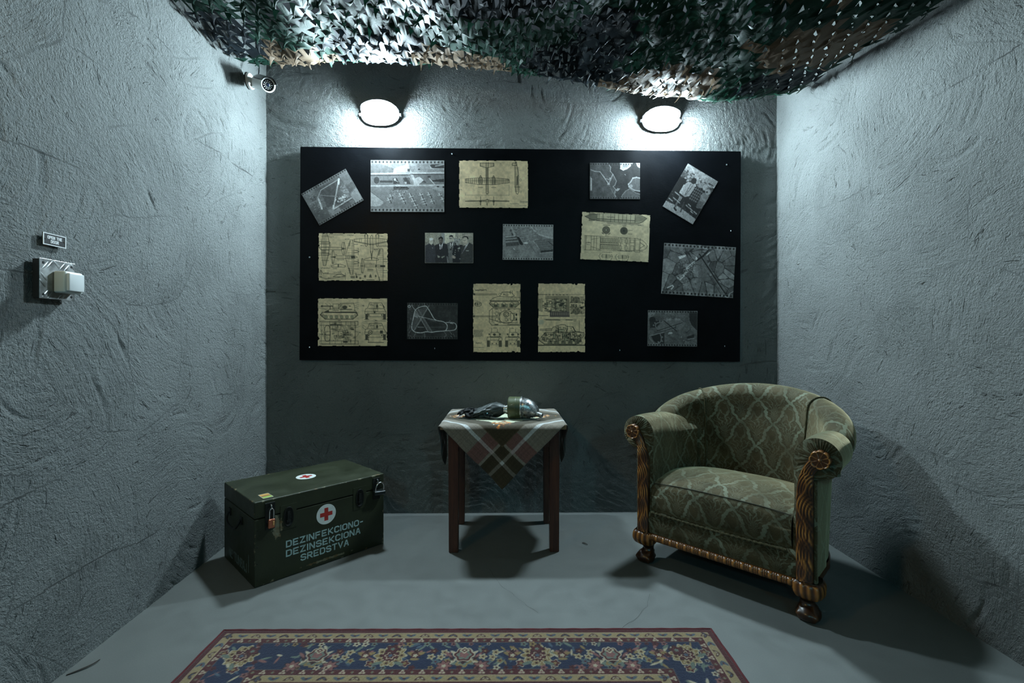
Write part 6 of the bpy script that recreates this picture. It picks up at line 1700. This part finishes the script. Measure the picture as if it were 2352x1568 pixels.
        # narrow cover strip outside the carved post
        sheet('front_strip', np.array([[(sg * (.360 + dx), y, z) for z in np.linspace(.152, .53, 10)] for dx, y in ((0, -.012), (.005, -.011), (.0085, -.004), (.0085, .01))]), DAM, R, uv='len', flip=(sg > 0))
        # carved post: scrolling acanthus
        lft = smooth_path([(.302, .156, 0), (.302, .30, 0), (.302, .43, 0), (.305, .500, 0), (.317, .555, 0), (.338, .600, 0), (.358, .632, 0)], 12)
        rgt = smooth_path([(.359, .156, 0), (.359, .30, 0), (.359, .43, 0), (.358, .505, 0), (.360, .545, 0), (.372, .570, 0), (.394, .580, 0)], 12)
        rows, rel = [], []
        # leaf flutes curve out of a stem that wanders across the post
        for i, (L, Q) in enumerate(zip(lft, rgt)):
            fr = i / (len(lft) - 1); row = []; rl = []
            for t in np.linspace(-1, 1, 29):
                x = L[0] + (Q[0] - L[0]) * (t + 1) / 2; z = L[1] + (Q[1] - L[1]) * (t + 1) / 2
                X_ = t * .028; best = 9.0
                for kk in range(8):
                    zc = .100 + .078 * kk; d_ = math.hypot((X_ - (.036 if kk % 1 == 0 else -.036)) * 1.25, (z - zc) * .80)
                    lo = z - zc
                    if -.012 < lo and d_ < best: best = d_
                best = min(best, .2)
                fl = .5 + .5 * math.cos(2 * math.pi * best / .0125)
                vein = math.exp(-((t + .25 - .5 * math.sin(z * 40)) / .10) ** 2)
                h = max(.72 * vein, fl ** 1.2 * (.62 + .38 * math.sin(z * 61 + t)))
                if fr > .90: h = h * (1 - (fr - .9) * 6) + .35 * (fr - .9) * 10
                edge = max(0, (abs(t) - .86) / .14)
                dome = .010 * (1 - t * t) ** .5 if abs(t) < 1 else 0
                y = -.018 - dome - .0055 * h * (1 - edge)
                row.append((sg * x, y, z)); rl.append(min(1, max(0, h * (1 - .6 * edge))))
            row = [(row[0][0], .0, row[0][2])] + row + [(row[-1][0], .0, row[-1][2])]; rl = [.2] + rl + [.2]
            rows.append(row); rel.append(rl)
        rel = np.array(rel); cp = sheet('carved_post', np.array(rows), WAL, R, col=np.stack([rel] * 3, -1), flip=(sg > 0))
        # rosette with eight petals
        rc = (.381, .6135); rows, rel = [], []
        for k in range(97):
            a = 2 * math.pi * k / 96; row = []; rl = []
            for f in np.linspace(0.0, 1.06, 18):
                pet = abs(math.cos(4 * a)) ** .7 if True else 0
                outl = .030 + .004 * abs(math.cos(4 * a)) ** .5
                rad = f * outl
                rim = math.exp(-((f - .93) / .09) ** 2); rib = math.exp(-((abs(math.sin(4 * a)) - 0) / .28) ** 2) * (f > .15)
                valley = (1 - abs(math.cos(4 * a)) ** .35)
                cup = math.sin(min(1, f) * math.pi) * .5
                h = max(.9 * math.exp(-(f / .16) ** 2), .95 * rim * (1 - valley * .6), .7 * math.exp(-(math.cos(4 * a) / .22) ** 2) * (.25 < f < .98), .25)
                if f > 1.0: h = 0
                y = -.027 - .0075 * h - .004 * (1 - f) + (.020 if f > 1.03 else 0)
                row.append((sg * (rc[0] + rad * math.cos(a)), y, rc[1] + rad * math.sin(a))); rl.append(min(1, h))
            rows.append(row); rel.append(rl)
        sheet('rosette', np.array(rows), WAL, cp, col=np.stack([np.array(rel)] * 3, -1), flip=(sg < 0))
    # ---- seat: crowned top rolling over a deep front
    xs = np.linspace(-.292, .285, 41); pr = smooth_path([(-.006, .252, 0), (-.020, .275, 0), (-.026, .32, 0), (-.022, .365, 0), (-.008, .392, 0), (.022, .409, 0), (.08, .421, 0), (.20, .430, 0), (.34, .415, 0), (.46, .385, 0), (.53, .36, 0)], 5)
    rows = []
    for x in xs:
        f = (x + .0035) / .2885; cr = 1 - abs(f) ** 3.2
        rows.append([(x, y + .014 * (1 - cr) * (y < .1), z - (.020 * (1 - cr) if z > .33 else 0) + .008 * (cr - .5) * (y > .05)) for y, z, _ in pr])
    P = np.array(rows); sheet('seat_cushion', P, DAM, R, uv='len', flip=True)
    pts = [(x, -.0075 + .014 * abs((x + .0035) / .2885) ** 3.2, .3955 - .017 * abs((x + .0035) / .2885) ** 3.2) for x in np.linspace(-.288, .281, 30)]
    m = MB(); m.tube(pts, .0022, 6); m.build('seat_seam', PIPE, R, True)
    # ---- apron with its twisted cord
    xs = np.linspace(-.304, .304, 25); pr = [(-.004, .256), (-.013, .250), (-.017, .225), (-.016, .19), (-.013, .158), (-.006, .150)]
    sheet('apron', np.array([[(x, y, z) for y, z in pr] for x in xs]), DAM, R, uv=np.array([[(x, z) for y, z in pr] for x in xs]), flip=True)
    sheet('apron_cord', twisted([(x, -.0215, .253 - .004 * math.sin((x + .29) / .57 * math.pi)) for x in np.linspace(-.289, .272, 260)], .0042, .021), CORD, R, cv=True, caps=True)
    # ---- gadrooned rail along the front, plain rails round the sides
    rows, rel = [], []
    for x in np.linspace(-.306, .306, 420):
        q = (x + .306) / .034; f = q - math.floor(q); row = []; rl = []
        h = math.sin(f / .55 * math.pi) ** .6 if f < .55 else .75 * math.sin((f - .55) / .225 % 1 * math.pi) ** .6
        for a in np.linspace(-90, 90, 9):
            aa = math.radians(a)
            row.append((x, -.010 - (.011 + .006 * h) * math.cos(aa), .136 + .0165 * math.sin(aa))); rl.append(.08 + .62 * h * math.cos(aa) ** .5 if abs(a) < 90 else .1)
        rows.append(row); rel.append(rl)
    rel = np.nan_to_num(np.array(rel)); sheet('gadroon_rail', np.array(rows), WAL, R, col=np.stack([np.clip(rel, 0, 1)] * 3, -1), flip=True)
    ring = [(.355, .06)] + [(.355, y) for y in np.linspace(.1, .25, 5)] + [(.350 * math.cos(a), .25 + .345 * math.sin(a)) for a in np.linspace(0, math.pi, 30)][1:-1] + [(-.355, y) for y in np.linspace(.25, .06, 6)]
    rows = [[(x * k, .25 + (y - .25) * k if y > .25 else y, z) for k, z in ((1.0, .153), (1.012, .146), (1.012, .124), (.99, .117), (.86, .117))] for x, y in ring]
    sheet('base_rail', np.array(rows), WAL, R, col=np.full((len(ring), 5, 3), .3), flip=False)
    # underside and webbing frame
    m = MB(); m.poly([(x * .97, .005 + (y - .005) * .97) for x, y in [(.36, .0)] + [(a, b_) for a, b_ in ring] + [(-.36, .0)]], .124, .150); m.build('frame', PIPE, R)
    # ---- claw and ball front legs
    sec = smooth_path([(.153, .047, 0, 0), (.138, .052, -.003, .002), (.115, .052, -.006, .003), (.095, .044, -.004, .002), (.080, .031, .004, -.003), (.068, .0245, .008, -.005), (.056, .027, .006, -.004), (.044, .035, .000, 0), (.030, .0415, -.004, .002), (.016, .040, -.004, .002), (.005, .033, -.003, .001), (0.0, .024, -.003, .001)], 6)
    for sg in (1, -1):
        rows, rel = [], []
        for z, rr_, oy, ox in sec:
            row, rl = [], []
            for k in range(64):
                a = 2 * math.pi * k / 64; ca, sa = math.cos(a), math.sin(a)
                sq = 1 / max(abs(ca), abs(sa)) ** .45 if z > .085 else 1.0
                h = 0
                if z > .082:
                    w = min(1, (z - .082) / .012); h = (.5 + .5 * math.cos(14 * a + (z - .12) * 18)) * w * min(1, max(0, (.150 - z) / .006)); rad = rr_ * sq + .005 * h - .002
                elif z < .055:
                    cl_ = max(0, math.cos(4 * (a - math.pi / 4))) ** 3; kn = .7 + .3 * math.cos(z * 230)
                    h = cl_ * kn; rad = rr_ * (1 + .15 * cl_ * kn)
                else: rad = rr_
                row.append((sg * (.334 + ox) + rad * ca, .022 + oy + rad * sa, max(0, z))); rl.append(.10 + .62 * h if z > .08 else .05 + .22 * h)
            rows.append(row); rel.append(rl)
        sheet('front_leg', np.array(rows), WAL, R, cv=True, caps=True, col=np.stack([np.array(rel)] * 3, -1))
        m = MB(); b = bmesh.new(); bmesh.ops.create_cube(b, size=1)
        for v in b.verts:
            top = v.co.z > 0; k = .050 if top else .034
            v.co = Vector((sg * .235 + v.co.x * k + (0 if top else sg * .012), .485 + v.co.y * k + (0 if top else .030), .124 if top else 0))
        bmesh.ops.bevel(b, geom=b.edges[:], offset=.004, segments=2, affect='EDGES'); m._add(b)
        o = m.build('back_leg', simple('leg_dark', (.012, .006, .004), .4, nscale=20), R)
build_chair()

# ------------------------------------------------------------------ oriental rug
def build_rug():
    W, Ln = 1.748, 2.62
    r = empty('rug', (-0.146, 1.708 - Ln / 2, 0), (0, 0, math.radians(-0.65)), 'oriental rug with dark red edge and navy flowered border on the floor', 'rug')
    D = .0025; nx, ny = int(W / D), int(Ln / D)
    c = Canvas(nx, ny, -W / 2, W / 2, 0, Ln, (.36, .09, .11))
    RED = (.36, .085, .105); BEI = (.70, .60, .40); NAV = (.10, .145, .30); CRE = (.80, .74, .60); ROS = (.60, .36, .34); SAG = (.44, .50, .44); GOL = (.62, .50, .28); BLU = (.30, .38, .46); DRK = (.24, .06, .08)
    def frame(o, i, col): c.rect(-W / 2 + o, o, W / 2 - o, Ln - o, col)
    bands = [(0, RED), (.022, CRE), (.024, BEI), (.050, CRE), (.052, RED), (.075, SAG), (.077, NAV), (.206, SAG), (.208, RED), (.232, CRE), (.234, BEI), (.262, RED), (.268, NAV)]
    for o, col in bands: frame(o, 0, col)
    hx, hy = W / 2, Ln / 2
    rr = random.Random(21)
    # local stamps: p = along the side, q = in from the edge; placed on each of the four sides
    def sides(q):
        return [(lambda p: (p, q), W - 2 * q, 0), (lambda p: (p, Ln - q), W - 2 * q, 2), (lambda p: (-W / 2 + q, Ln / 2 + p), Ln - 2 * q, 3), (lambda p: (W / 2 - q, Ln / 2 + p), Ln - 2 * q, 1)]
    def win(cx, cy, rad):
        ix = np.nonzero((c.x[0] > cx - rad) & (c.x[0] < cx + rad))[0]; iy = np.nonzero((c.y[:, 0] > cy - rad) & (c.y[:, 0] < cy + rad))[0]
        return ix, iy
    def flower(cx, cy, rings, rot=0.0):
        """rings: (radius, petals, depth, colour) from the outside in"""
        R_ = max(q[0] * (1 + abs(q[2])) for q in rings) + D * 2; ix, iy = win(cx, cy, R_)
        if not len(ix) or not len(iy): return
        X = c.x[:, ix] - cx; Y = c.y[iy] - cy; th = np.arctan2(Y, X) + rot; d = np.hypot(X, Y); sub = c.a[np.ix_(iy, ix)]
        for rad, n, dep, col in rings:
            al = np.clip((rad * (1 + dep * np.cos(n * th)) - d) / D + .5, 0, 1)[..., None]; sub = sub * (1 - al) + np.array(col) * al
        c.a[np.ix_(iy, ix)] = sub
    def leaf(cx, cy, a, L, w, col):
        ix, iy = win(cx, cy, L)
        if not len(ix) or not len(iy): return
        X = c.x[:, ix] - cx; Y = c.y[iy] - cy; u = X * math.cos(a) + Y * math.sin(a); v = -X * math.sin(a) + Y * math.cos(a)
        al = np.clip((1 - np.hypot(u / L, v / w)) * w / D + .5, 0, 1)[..., None]; sub = c.a[np.ix_(iy, ix)]; c.a[np.ix_(iy, ix)] = sub * (1 - al) + np.array(col) * al
    def motifA(x, y, a):   # cream lotus on a fan of leaves
        ux, uy = math.cos(a), math.sin(a); vx, vy = -uy, ux
        P = lambda u, v: (x + ux * u + vx * v, y + uy * u + vy * v)
        for s in (-1, 1):
            for (u, v, an, L, w, col) in [(.036, .032, .9, .026, .006, CRE), (.06, .042, .5, .024, .006, CRE), (.030, -.010, -.7, .022, .006, CRE), (.042, .006, -1.1, .020, .006, DRK), (.050, -.004, -.8, .018, .005, ROS), (.020, .036, .4, .018, .007, SAG)]:
                p = P(s * u, v); leaf(p[0], p[1], a + (an if s > 0 else math.pi - an), L, w, col)
        flower(*P(0, .030), [(.024, 5, .2, GOL), (.016, 5, .2, SAG), (.010, 4, .2, DRK)], a)
        flower(*P(0, -.004), [(.034, 6, .10, CRE), (.030, 6, .10, RED), (.023, 6, .12, SAG), (.015, 5, .15, ROS)], a); flower(*P(0, -.026), [(.014, 4, .2, CRE), (.008, 4, .2, RED), (.004, 4, .1, CRE)], a)
    def motifB(x, y, a):   # large gold peony
        flower(x, y, [(.050, 10, .13, CRE), (.046, 10, .13, GOL), (.032, 8, .14, DRK), (.027, 8, .12, RED), (.017, 6, .2, CRE), (.013, 6, .2, RED), (.007, 5, .2, BLU)], a)
        ux, uy = math.cos(a), math.sin(a); vx, vy = -uy, ux
        for k in range(7):
            t = -2.6 + k * .86; flower(x + .037 * math.cos(t + a), y + .037 * math.sin(t + a), [(.012, 6, .25, CRE), (.009, 6, .25, GOL), (.004, 4, .1, DRK)])
        flower(x - vx * .033, y - vy * .033, [(.022, 5, .22, DRK), (.017, 5, .22, RED), (.007, 5, .2, SAG)], a)
        for s in (-1, 1): p = (x + ux * .055 * s + vx * .038, y + uy * .055 * s + vy * .038); flower(*p, [(.016, 5, .2, CRE), (.013, 5, .2, RED), (.006, 4, .2, GOL)]); leaf(p[0] - ux * .02 * s, p[1] - uy * .02 * s, a + .4 * s, .018, .007, SAG)
    def tulip(x, y, a):
        ux, uy = math.cos(a), math.sin(a); vx, vy = -uy, ux
        for t, col, L in ((-.9, ROS, .020), (-.5, GOL, .022), (-1.57, CRE, .022), (-2.24, ROS, .020), (-2.64, GOL, .022)): leaf(x + .012 * math.cos(t + a), y + .012 * math.sin(t + a), t + a, L, .008, col)
        flower(x, y, [(.014, 5, .2, RED), (.008, 5, .2, CRE)]); flower(x - vx * .020, y - vy * .020, [(.009, 5, .3, DRK)]); leaf(x + vx * .018, y + vy * .018, a, .016, .006, GOL)
    def cluster(x, y, a):
        ux, uy = math.cos(a), math.sin(a); vx, vy = -uy, ux
        for u, v, k in ((-.016, -.022, 0), (.020, -.016, 1), (-.022, .006, 1), (.010, .008, 1), (-.004, .030, 2), (.034, .026, 3)):
            p = (x + ux * u + vx * v, y + uy * u + vy * v); flower(*p, [(.0125, 5, .25, (CRE if k != 0 else DRK, CRE, SAG, SAG)[min(k, 3)] if k else DRK), (.009, 5, .25, (RED, BEI, BLU, GOL)[k]), (.0035, 4, .1, (GOL, DRK, RED, RED)[k])])
    def fill(x, y, a):
        leaf(x, y, a + rr.uniform(-1, 1), rr.uniform(.010, .020), rr.uniform(.003, .006), rr.choice([SAG, GOL, CRE, BLU, ROS, SAG]))
    q = .142
    for f, L, k in sides(q):
        a = (0, math.pi / 2, math.pi, -math.pi / 2)[k]
        per = .484; n0 = -.631 + .146 if k in (0, 2) else -Ln / 2 + q + .247
        for i in range(160):
            p = f(rr.uniform(-L / 2 - .05, L / 2 + .05)); jj = rr.uniform(-.056, .056); pp = (p[0] + (jj if k in (1, 3) else 0), p[1] + (jj if k in (0, 2) else 0)); fill(pp[0], pp[1], a + rr.choice([0, 1.2, -1.2]))
        x = n0
        while x < L / 2 - .1:
            for off, m_ in ((0, motifA), (per / 2, motifB)):
                if abs(x + off) < L / 2 - .12: m_(*f(x + off), a)
            for off in (.085, .160, -.085 + per, per - .160):
                if abs(x + off) < L / 2 - .06:
                    (cluster if abs(off - .085) < .02 or abs(off - per + .085) < .02 else tulip)(*f(x + off), a)
            for off in (.06, -.06):
                p = f(x + off); e = .050
                p = (p[0] + (e if k == 3 else -e if k == 1 else 0), p[1] + (e if k == 0 else -e if k == 2 else 0)); flower(*p, [(.024, 7, .2, DRK), (.020, 7, .25, ROS), (.007, 5, .2, CRE)])
            x += per
        for k2 in range(int(L / .03)):      # buds along the inner and outer rims of the border
            s = -L / 2 + .03 * k2; e = rr.choice([-.058, .058]); p = f(s); p = (p[0] + (e if k in (1, 3) else 0), p[1] + (e if k in (0, 2) else 0)); flower(*p, [(rr.uniform(.006, .012), 5, .25, rr.choice([ROS, GOL, CRE, RED, SAG])), (.004, 4, .2, DRK)])
    for sx in (-1, 1):
        for yy in (q, Ln - q): motifB(sx * (W / 2 - q), yy, sx * -.8)
    # guard stripes
    for qq, kind in ((.037, 0), (.0635, 1), (.220, 1), (.248, 0)):
        for f, L, k in sides(qq):
            a = (0, math.pi / 2, math.pi, -math.pi / 2)[k]; st = .0485 if kind == 0 else .031; n = int(L / st)
            for i in range(n + 1):
                x, y = f(-L / 2 + L * i / n)
                if kind == 0:
                    if i % 2: leaf(x - .006, y, a + .5, .012, .005, BLU); leaf(x + .006, y, a - .5, .012, .005, BLU); leaf(x, y, a, .005, .003, RED)
                    else:
                        for t in (-.7, .7): leaf(x + .007 * math.cos(a) * (1 if t > 0 else -1), y + .007 * math.sin(a) * (1 if t > 0 else -1), a + t, .011, .0045, DRK); leaf(x + .006 * math.cos(a) * (1 if t > 0 else -1), y + .006 * math.sin(a) * (1 if t > 0 else -1), a + t, .006, .0025, CRE if i % 4 else BLU)
                else:
                    if i % 2: flower(x, y, [(.0085, 3, .35, CRE), (.0035, 3, .2, ROS)], a + 1.57)
                    else: leaf(x, y, a, .006, .003, GOL); leaf(x, y + .0, a + 1.57, .007, .002, SAG)
    # field: vines and flowers, medallion
    for k in range(900): fill(rr.uniform(-hx + .29, hx - .29), rr.uniform(.29, Ln - .29), rr.uniform(0, 6))
    for k in range(60): motifA(rr.uniform(-hx + .36, hx - .36), rr.uniform(.36, Ln - .36), rr.choice([0, math.pi])) if k % 2 else cluster(rr.uniform(-hx + .34, hx - .34), rr.uniform(.34, Ln - .34), 0)
    flower(0, hy, [(.42, 16, .06, CRE), (.41, 16, .06, RED), (.30, 12, .08, BEI), (.28, 12, .08, NAV), (.16, 8, .12, CRE), (.15, 8, .12, RED)]); motifB(0, hy, 0)
    img = c.a * (1 + .16 * (rng.random(c.a.shape[:2])[..., None] - .5))
    img = img * .86 + img.mean(2, keepdims=True) * .14
    img = np.clip((img * .68 + .015) * (.94 + .12 * vnoise(ny, nx, 14, None, 2)[..., None]), 0, 1)
    # mesh: fine rows near the far end (seen close), coarser beyond
    yi = np.concatenate([np.arange(0, int(.36 / D)), np.linspace(int(.36 / D), ny - 1, 150).astype(int)])
    fine_n = int(.36 / D)
    def part(rows, cols, nm):
        Xg = c.x[0][cols]; Yg = c.y[:, 0][rows]
        YY, XX = np.meshgrid(Yg, Xg, indexing='ij')
        z = .0095 + .0006 * rng.random(XX.shape) - .003 * np.clip(1 - np.minimum(np.minimum(XX + hx, hx - XX), np.minimum(YY, Ln - YY)) / .006, 0, 1)
        P = np.stack([XX, Ln / 2 - YY, z], -1); col = lin(img[np.ix_(rows, cols)])
        return P, col
    t = NT('rug_pile'); t.set(color=t.attr('Col'), rough=.95, sheen=.3, spec=.1); t.bump(t.noise(t.coord(), 420, 2), .5, .003); M = t.m
    P, col = part(np.arange(0, fine_n + 1), np.arange(nx), 'pile'); o = sheet('pile', P, M, r, flip=True, col=col)
    # the rest of the pile joins on without a gap: coarser columns and rows
    rows = np.unique(np.linspace(fine_n, ny - 1, 300).astype(int)); cols = np.unique(np.linspace(0, nx - 1, 230).astype(int))
    P, col = part(rows, cols, 'pile'); sheet('pile', P, M, r, flip=True, col=col)
    bm_ = simple('rug_binding', (.075, .010, .013), .95, nscale=60, bump=.5, bscale=300)
    k = .004; pts = []
    for (x0, y0), (x1, y1) in (((-hx, -hy), (hx, -hy)), ((hx, -hy), (hx, hy)), ((hx, hy), (-hx, hy)), ((-hx, hy), (-hx, -hy))):
        n = 60
        for i in range(n): f = i / n; pts.append((x0 + (x1 - x0) * f + .0012 * math.sin(i * 1.7), y0 + (y1 - y0) * f + .0012 * math.sin(i * 2.3), .0058))
    m = MB(); m.tube(pts, .0056, 8, True); m.build('binding', bm_, r, True)
    m = MB(); m.box((0, 0, .003), (W - .008, Ln - .008, .005)); m.build('backing', bm_, r)
build_rug()

# ------------------------------------------------------------------ security camera on the left wall
def frame_to(axis, up=(0, 0, 1)):
    """matrix whose local +X follows axis"""
    x = Vector(axis).normalized(); y = Vector(up).cross(x).normalized(); z = x.cross(y)
    return Matrix((x, y, z)).transposed().to_4x4()
def build_cctv():
    bx, by, bz = xl(2.66), 2.66, 2.484
    r = empty('security_camera', (bx, by, bz), (0, 0, 0), 'white bullet security camera on the left wall near the corner, under the net', 'security camera')
    wh = simple('camera_white', (.62, .63, .61), .35, nscale=20, namp=.05); blk = simple('camera_black', (.008, .009, .011), .25); glass = simple('camera_glass', (.015, .022, .04), .06, spec=.8)
    led = NT('camera_led'); led.set(color=(.75, .72, .78, 1), rough=.15, metal=.4); LED = led.m
    m = MB(); m.lathe([(0, 0.0), (.042, 0.0), (.043, .004), (.041, .012), (.034, .017), (.016, .019), (0, .019)], 40, axis='X'); m.build('wall_base', wh, r, True)
    m = MB()
    for a in (.6, 2.7, 4.6): m.lathe([(0, 0), (.0035, 0), (.0028, .0012), (0, .0014)], 10, Matrix.Translation((.0135, .033 * math.cos(a), .033 * math.sin(a))), axis='X')
    m.build('base_screw', blk, r, True)
    m = MB(); m.tube(smooth_path([(.015, 0, 0), (.030, -.004, -.003), (.050, -.018, -.011), (.068, -.034, -.020)], 5), [.017 - .0003 * k for k in range(16)], 20); m.lathe([(0, -.012), (.013, -.012), (.0145, -.009), (.0145, .009), (.013, .012), (0, .012)], 20, Matrix.Translation((.030, -.002, -.022)) @ Euler((0, math.radians(90), math.radians(-40))).to_matrix().to_4x4(), axis='X'); m.build('ball_arm', wh, r, True)
    ax = Vector((.135, -.125, -.088)); M = Matrix.Translation((.058, -.027, -.016)) @ frame_to(ax); R = .0365
    b = empty('camera_body', (0, 0, 0)); b.parent = r; b.matrix_local = M
    b['label'] = 'white cylindrical camera body with a dark lens face'
    m = MB(); m.lathe([(.010, 0.0), (.022, .001), (.030, .008), (R - .001, .020), (R, .034), (R, .150), (R + .0008, .152), (R + .0008, .166), (R - .001, .168), (R - .006, .168), (R - .007, .160)], 44, axis='X', cap=False); m.build('barrel', wh, b, True)
    m = MB(); m.lathe([(R - .006, .1605), (.012, .1615), (.0118, .1605), (0, .1605)], 44, axis='X', cap=False); m.build('face_plate', blk, b, True)
    m = MB(); m.lathe([(0, .164), (.006, .1638), (.0095, .1625), (.011, .1612)], 28, axis='X', cap=False); m.build('lens', glass, b, True)
    m = MB(); m.lathe([(.0112, .1612), (.0122, .1635), (.0135, .1612)], 28, axis='X', cap=False); m.build('lens_ring', wh, b, True)
    for k in range(12):
        a = 2 * math.pi * k / 12 + .2
        m = MB(); m.lathe([(0, .0035), (.0012, .0031), (.0024, .0018), (.0026, 0)], 12, Matrix.Translation((.1608, .0195 * math.cos(a), .0195 * math.sin(a))), axis='X', cap=False); m.build('infrared_led', LED, b, True)
    # sun shield: upper half shell reaching past the face
    rows = []
    for h in (.055, .062, .176, .182):
        rows.append([(h, (R + .0045) * math.cos(a), (R + .0045) * math.sin(a)) for a in np.linspace(math.radians(18), math.radians(162), 26)])
    o = sheet('sun_shield', np.array(rows), blk, b); s = o.modifiers.new('t', 'SOLIDIFY'); s.thickness = .002; s.offset = 1
    m = MB(); m.tube(smooth_path([(.074, -.046, .004), (.074, -.040, .040), (.064, -.020, .075), (.050, -.012, .105), (.040, -.006, .150), (.038, 0, .30)], 6), .0030, 8); m.build('cable', blk, r, True)
build_cctv()

# ------------------------------------------------------------------ door release: treadplate box with a white button, and its sign
WA = math.atan(0.033)          # the left wall's lean, seen from above
def on_left(y, z, off=0.0): return (xl(y) + off, y, z)
def build_switch():
    y, z = 1.463, 1.230
    r = empty('door_button', on_left(y, z), (0, 0, WA), 'white square push button on a metal treadplate box, left wall beside the small sign', 'switch')
    ss = NT('treadplate_steel'); c = ss.coord(); n = ss.noise(c, 30, 4, .6); ss.set(color=ss.mix(ss.mapr(n, .35, .65), (.22, .23, .23, 1), (.42, .43, .43, 1)), rough=ss.mapr(n, .3, .7, .28, .45), metal=.9); SS = ss.m
    dk = simple('box_side', (.03, .033, .035), .5, .5)
    S = .118; D = .021
    m = MB(); m.box((D / 2 - .001, 0, 0), (D - .002, S - .004, S - .004), bev=.001); m.build('box', dk, r)
    m = MB(); m.box((D, 0, 0), (.002, S, S), bev=.0006); p = m.build('tread_plate', SS, r)
    # raised lozenge bars in pairs, alternating direction, kept clear of the button
    def bar(yc, zc, ang):
        m = MB(); M = Matrix.Translation((D + .001, yc, zc)) @ Euler((ang, 0, 0)).to_matrix().to_4x4()
        rows = []
        for k in range(9):
            f = k / 8; w = .0034 * math.sin(math.pi * (.06 + .88 * f)) ** .6
            rows.append([(0.0, -w, -.0145 + .029 * f), (.0016 * math.sin(math.pi * (.05 + .9 * f)), 0, -.0145 + .029 * f), (0.0, w, -.0145 + .029 * f)])
        P = np.array(rows); P = np.array([[tuple(M @ Vector(q)) for q in row] for row in P]); sheet('tread_bar', P, SS, p)
    for yc, zc, s in ((-.040, .040, 1), (-.026, .044, 1), (.016, .044, 1), (.030, .040, 1), (-.046, .006, -1), (-.050, -.014, -1), (-.040, -.044, 1), (-.024, -.047, 1), (.010, -.046, 1), (.026, -.044, 1), (-.004, .046, -1), (.050, .048, -1)):
        bar(yc, zc, s * math.radians(-40))
    m = MB()
    for a in (-1, 1):
        for b in (-1, 1): m.lathe([(0, .0016), (.003, .0014), (.0042, 0)], 12, Matrix.Translation((D + .001, a * .047, b * .047)), axis='X', cap=False)
    m.build('plate_screw', dk, p, True)
    wh = simple('button_white', (.60, .64, .62), .35, nscale=15, namp=.04)
    m = MB(); m.box((D + .0185, .016, -.006), (.035, .066, .066), bev=.006, seg=3); bo = m.build('button_housing', wh, r, True)
    m = MB(); m.box((D + .039, .016, -.006), (.010, .054, .054), bev=.0025, seg=3); m.build('push_button', simple('button_face', (.68, .70, .70), .3), bo, True)
build_switch()
def build_sign():
    y, z = 1.4715, 1.3525
    r = empty('door_sign', on_left(y, z, .004), (math.radians(0), 0, WA), 'small black sign reading OPEN THE DOOR with white rim, above the push button', 'sign')
    blk = simple('sign_black', (.012, .013, .015), .4, nscale=40, bump=.1); wh = simple('sign_white', (.68, .68, .68), .5, nscale=60, namp=.06)
    W, H = .0775, .0365
    m = MB(); m.box((0, 0, 0), (.003, W, H), bev=.0005); p = m.build('plate', blk, r)
    m = MB()
    for s in (-1, 1): m.box((.0017, 0, s * (H / 2 - .0014)), (.0012, W, .0028)); m.box((.0017, s * (W / 2 - .0016), 0), (.0012, .0032, H - .0056))
    m.build('rim', wh, r)
    fn = lambda u, v, d: (.0016 + d, u, v)
    lettering('lettering', 'OPEN THE', -.0235, .0235, .0022, .0076, .0022, wh, r, fn, gap=.30, depth=.0005)
    lettering('lettering', 'DOOR', -.0125, .0125, -.0098, .0076, .0022, wh, r, fn, gap=.30, depth=.0005)
    m = MB()
    for s in (-1, 1): m.lathe([(0, .0016), (.0016, .0014), (.0023, 0)], 12, Matrix.Translation((.0016, s * .0312, 0)), axis='X', cap=False)
    m.build('sign_screw', simple('sign_screw_steel', (.08, .08, .08), .3, .7), p, True)
build_sign()

# ------------------------------------------------------------------ two dry scraps on the floor
def scrap(x, y, pts, w, label):
    P = np.array(smooth_path(pts, 6)); n = len(P); rows = []
    for i in range(n):
        f = i / (n - 1); ww = w * math.sin(math.pi * (.08 + .88 * f)) ** .8
        rows.append([(P[i][0] - ww * .3, P[i][1] + ww, P[i][2] + .002), (P[i][0], P[i][1], P[i][2]), (P[i][0] + ww * .3, P[i][1] - ww, P[i][2] + .0015)])
    o = sheet('leaf_scrap', np.array(rows), simple('dry_leaf', (.018, .014, .010), .8, nscale=80), None); o.location = (x, y, .0008)
    s = o.modifiers.new('t', 'SOLIDIFY'); s.thickness = .0012; s.offset = 1
    tag(o, label, 'scrap')
scrap(0.412, 2.428, [(-.012, .010, .001), (-.004, .006, .003), (.004, -.002, .004), (.013, -.008, .001)], .006, 'tiny dark dry leaf scrap on the floor between table and armchair')
scrap(-1.335, 1.545, [(-.035, -.040, 0), (-.012, -.020, .002), (.006, .002, .003), (.014, .026, .004)], .0028, 'thin dark curled twig on the floor beside the left wall, near the rug')
